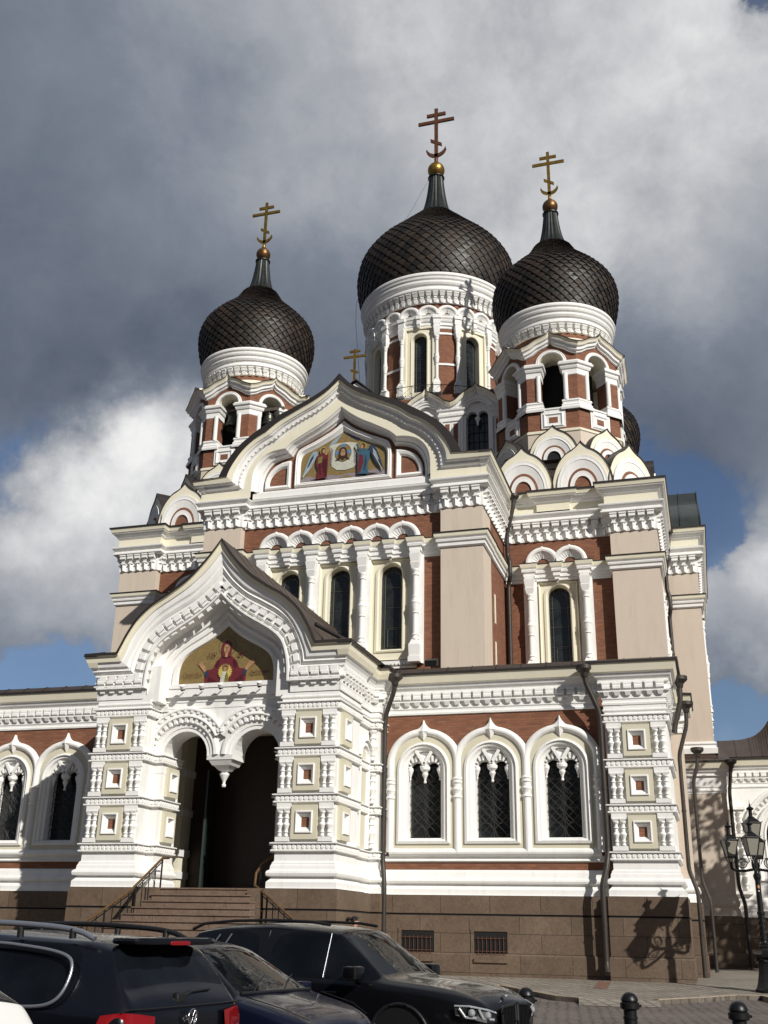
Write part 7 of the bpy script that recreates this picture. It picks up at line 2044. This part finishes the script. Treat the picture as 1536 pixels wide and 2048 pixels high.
def make_hatch():
    st = [(-2.15, .45, .85, .90, .70, .74, .60), (-2.10, .30, .95, 1.05, .82, .85, .66), (-1.85, .24, .98, 1.32, .86, .89, .64), (-1.50, .22, .98, 1.46, .87, .90, .60), (-1.10, .22, .96, 1.51, .88, .90, .60), (-.35, .22, .95, 1.54, .88, .90, .60), (-.22, .22, .95, 1.54, .88, .90, .60),
          (.25, .22, .94, 1.51, .88, .90, .59), (.50, .22, .94, 1.45, .88, .90, .58), (1.25, .22, .95, 1.02, .88, .89, .72), (1.33, .22, .94, .99, .88, .89, .72), (1.80, .22, .84, .90, .86, .86, .68), (2.08, .24, .72, .78, .78, .76, .60), (2.18, .34, .60, .66, .62, .60, .50)]
    ex = []
    def mirrors(m, L):
        for s in SD:
            rbox(m, (.95, s*1.0, 1.02), (.09, .11, .07), 'navy_paint'); tube(m, [(.95, s*.88, .96), (.95, s*.97, .99)], .025, 'trim_black', 6)
    ex.append(('mirror', mirrors))
    def hl(m, L):
        for s in SD:
            P = [Vector(p) for p in ((1.85, s*.865, .72), (2.05, s*.78, .70), (2.14, s*.58, .66), (2.15, s*.56, .56), (2.06, s*.76, .57), (1.88, s*.875, .62))]
            m.add([p+Vector((.015, s*.012, 0)) for p in P], [list(range(6))], 'lamp_clear')
    ex.append(('headlight', hl))
    def wip(m, L):
        for y in (-.5, .1): tube(m, [(1.27, y, 1.03), (1.10, y+.35, 1.13), (1.02, y+.55, 1.17)], .009, 'trim_black', 4)
        tube(m, [(1.24, -.70, 1.02), (1.33, 0, 1.03), (1.24, .70, 1.02)], .02, 'trim_black', 6)
    ex.append(('wipers', wip))
    def gap(m, L):
        for s in SD: tube(m, [(1.36, s*.76, .995), (1.80, s*.73, .90), (2.05, s*.62, .80)], .006, 'trim_black', 4)
    ex.append(('bonnet_gap', gap))
    def tag_(m, L):
        box(m, .62, .63, .0, .0, 0, 0, L, WP)
        rbox(m, (.72, .25, 1.34), (.012, .05, .035), 'mosaic_yellow')
    def tail(m, L):
        for s in SD: tube(m, [(-2.12, s*.6, .9), (-2.0, s*.82, .92)], .05, 'lamp_red', 8)
    ex.append(('tail_light', tail))
    opts = dict(glass=dict(side=(2, 9), pillars=(5,), screens=(2, 8)), w=.885, wheel_r=.32, axles=(-1.32, 1.30), extra=ex)
    th = R_(-11); c, s = math.cos(th), math.sin(th); lx, ly = 1.22, -.74
    ox = 9.45-(lx*c-ly*s); oy = 11.25-(lx*s+ly*c)
    return car('parked_hatchback', (ox, oy, gz(oy)), th, st, 'navy_paint', 'dark blue hatchback parked between the roof railed wagon and the black SUV', 'car', opts)
make_hatch()

def make_wagon():
    # x forward; the car faces left in the picture so it is turned round
    st = [(-2.20, .45, .96, 1.0, .68, .76, .64), (-2.18, .30, 1.03, 1.11, .82, .87, .76), (-2.06, .25, 1.07, 1.24, .86, .90, .74), (-1.84, .24, 1.08, 1.55, .88, .91, .65), (-1.60, .24, 1.08, 1.60, .88, .91, .64), (-1.42, .24, 1.08, 1.61, .88, .91, .64), (-.95, .24, 1.07, 1.63, .89, .91, .64), (-.50, .24, 1.06, 1.64, .89, .91, .64),
          (-.38, .24, 1.06, 1.64, .89, .91, .64), (.45, .24, 1.04, 1.62, .89, .91, .63), (.62, .24, 1.04, 1.57, .89, .91, .62), (1.30, .24, 1.02, 1.12, .89, .90, .74), (1.38, .24, 1.0, 1.07, .89, .90, .74), (1.85, .24, .93, .99, .87, .88, .72), (2.10, .26, .82, .88, .80, .80, .64), (2.22, .36, .66, .72, .66, .64, .54)]
    ex = []
    def rails(m, L):
        for s in SD:
            SM = smoothcurve
            pp = SM([[(-1.66, 1.60), (-1.50, 1.655), (-1.2, 1.69), (-.6, 1.715), (0, 1.71), (.4, 1.65)]], 5)
            tube(m, [(a, s*.67, b) for a, b in pp], .024, 'satin_silver' if s > 0 else 'trim_black', 8)
            for x in (-1.42, -.85, .1): tube(m, [(x, s*.665, 1.60), (x, s*.67, 1.68)], .03, 'trim_black', 6)
    ex.append(('roof_rail', rails))
    def trim(m, L):
        for s in SD:
            pp = smoothcurve([[(-.40, 1.075), (-1.0, 1.08), (-1.34, 1.09), (-1.50, 1.13), (-1.57, 1.22), (-1.58, 1.36), (-1.52, 1.45), (-1.34, 1.50), (-1.0, 1.535), (-.60, 1.555), (.3, 1.545)]], 5)
            tube(m, [(a, s*(.935-(b-1.07)*.385), b) for a, b in pp], .015, 'satin_silver', 6)
            tube(m, [(-.40, s*.935, 1.075), (1.2, s*.93, 1.05)], .014, 'satin_silver', 5)
    ex.append(('window_trim', trim))
    def spoil(m, L):
        rbox(m, (-1.90, 0, 1.59), (.16, .62, .032), 'wagon_paint')
    ex.append(('spoiler', spoil))
    def brake(m, L): rbox(m, (-2.055, 0, 1.575), (.012, .15, .018), 'lamp_red')
    ex.append(('brake_light', brake))
    def wiper(m, L): 
        tube(m, [(-2.15, .05, 1.15), (-2.13, -.10, 1.19), (-2.12, -.42, 1.20)], [.022, .016, .008], 'trim_black', 6); rbox(m, (-2.15, .08, 1.15), (.03, .07, .04), 'trim_black')
    ex.append(('rear_wiper', wiper))
    def tail(m, L):
        for s in SD:
            P = [(-2.205, s*.50, 1.03), (-2.20, s*.72, 1.06), (-2.12, s*.84, 1.07), (-1.98, s*.915, 1.05), (-1.94, s*.92, .97), (-2.06, s*.90, .87), (-2.18, s*.80, .85), (-2.22, s*.52, .87)]
            c = Vector((-2.16, s*.78, .96))
            m.add([Vector(p)+Vector((-.02, s*.012, 0)) for p in P]+[c+Vector((-.05, s*.03, 0))], [[i, (i+1) % 8, 8] for i in range(8)], 'lamp_red', True)
    ex.append(('tail_light', tail))
    def logo(m, L):
        c = (-2.24, 0, 1.0); rr = .062
        ringp = [(c[0], c[1]+rr*math.cos(2*PI*k/24), c[2]+rr*math.sin(2*PI*k/24)) for k in range(25)]
        tube(m, ringp, .008, 'chrome', 6)
        for P in (((-.028, .052), (0, .004), (.028, .052)), ((-.052, .02), (-.024, -.048), (0, -.004), (.024, -.048), (.052, .02))): tube(m, [(c[0], u, c[2]+z) for u, z in P], .007, 'chrome', 5)
    ex.append(('emblem', logo))
    def groove(m, L):
        tube(m, [(-2.17, -.88, 1.09), (-2.215, -.5, 1.09), (-2.225, 0, 1.09), (-2.215, .5, 1.09), (-2.17, .88, 1.09)], .006, 'trim_black', 4)
    ex.append(('tailgate_gap', groove))
    opts = dict(glass=dict(side=(4, 11), pillars=(7,), screens=(2, 10)), w=.895, wheel_r=.34, axles=(-1.30, 1.32), extra=ex)
    th = R_(180-8); c, s = math.cos(th), math.sin(th); lx, ly = -2.12, 0
    ox = 9.93-(lx*c-ly*s); oy = 9.0-(lx*s+ly*c)
    return car('parked_wagon', (ox, oy, gz(oy)), th, st, 'wagon_paint', 'dark wagon with silver roof rails seen from behind at the lower left', 'car', opts)
make_wagon()

def make_white():
    st = [(-1.95, .45, .85, .90, .66, .72, .60), (-1.92, .30, .93, 1.05, .80, .82, .66), (-1.75, .24, .96, 1.30, .83, .85, .62), (-1.45, .22, .96, 1.44, .84, .86, .58), (-1.0, .22, .95, 1.49, .85, .86, .58), (-.2, .22, .94, 1.50, .85, .86, .58), (.3, .22, .93, 1.46, .85, .86, .57), (.5, .22, .93, 1.42, .85, .86, .56), (1.15, .22, .93, 1.0, .85, .85, .68), (1.7, .22, .84, .88, .82, .82, .64), (1.92, .3, .66, .72, .66, .66, .54)]
    ex = []
    def tail(m, L):
        for s in SD: rbox(m, (-1.86, s*.76, .86), (.10, .09, .12), 'lamp_red')
    ex.append(('tail_light', tail))
    opts = dict(glass=dict(side=(2, 8), pillars=(4,), screens=(2, 7)), w=.85, wheel_r=.31, axles=(-1.2, 1.2), extra=ex)
    th = R_(180-10); ox, oy = 8.35, 6.0
    return car('parked_white_car', (ox, oy, gz(oy)), th, st, 'white_paint', 'white car of which only one rounded rear corner shows at the bottom left', 'car', opts)
make_white()
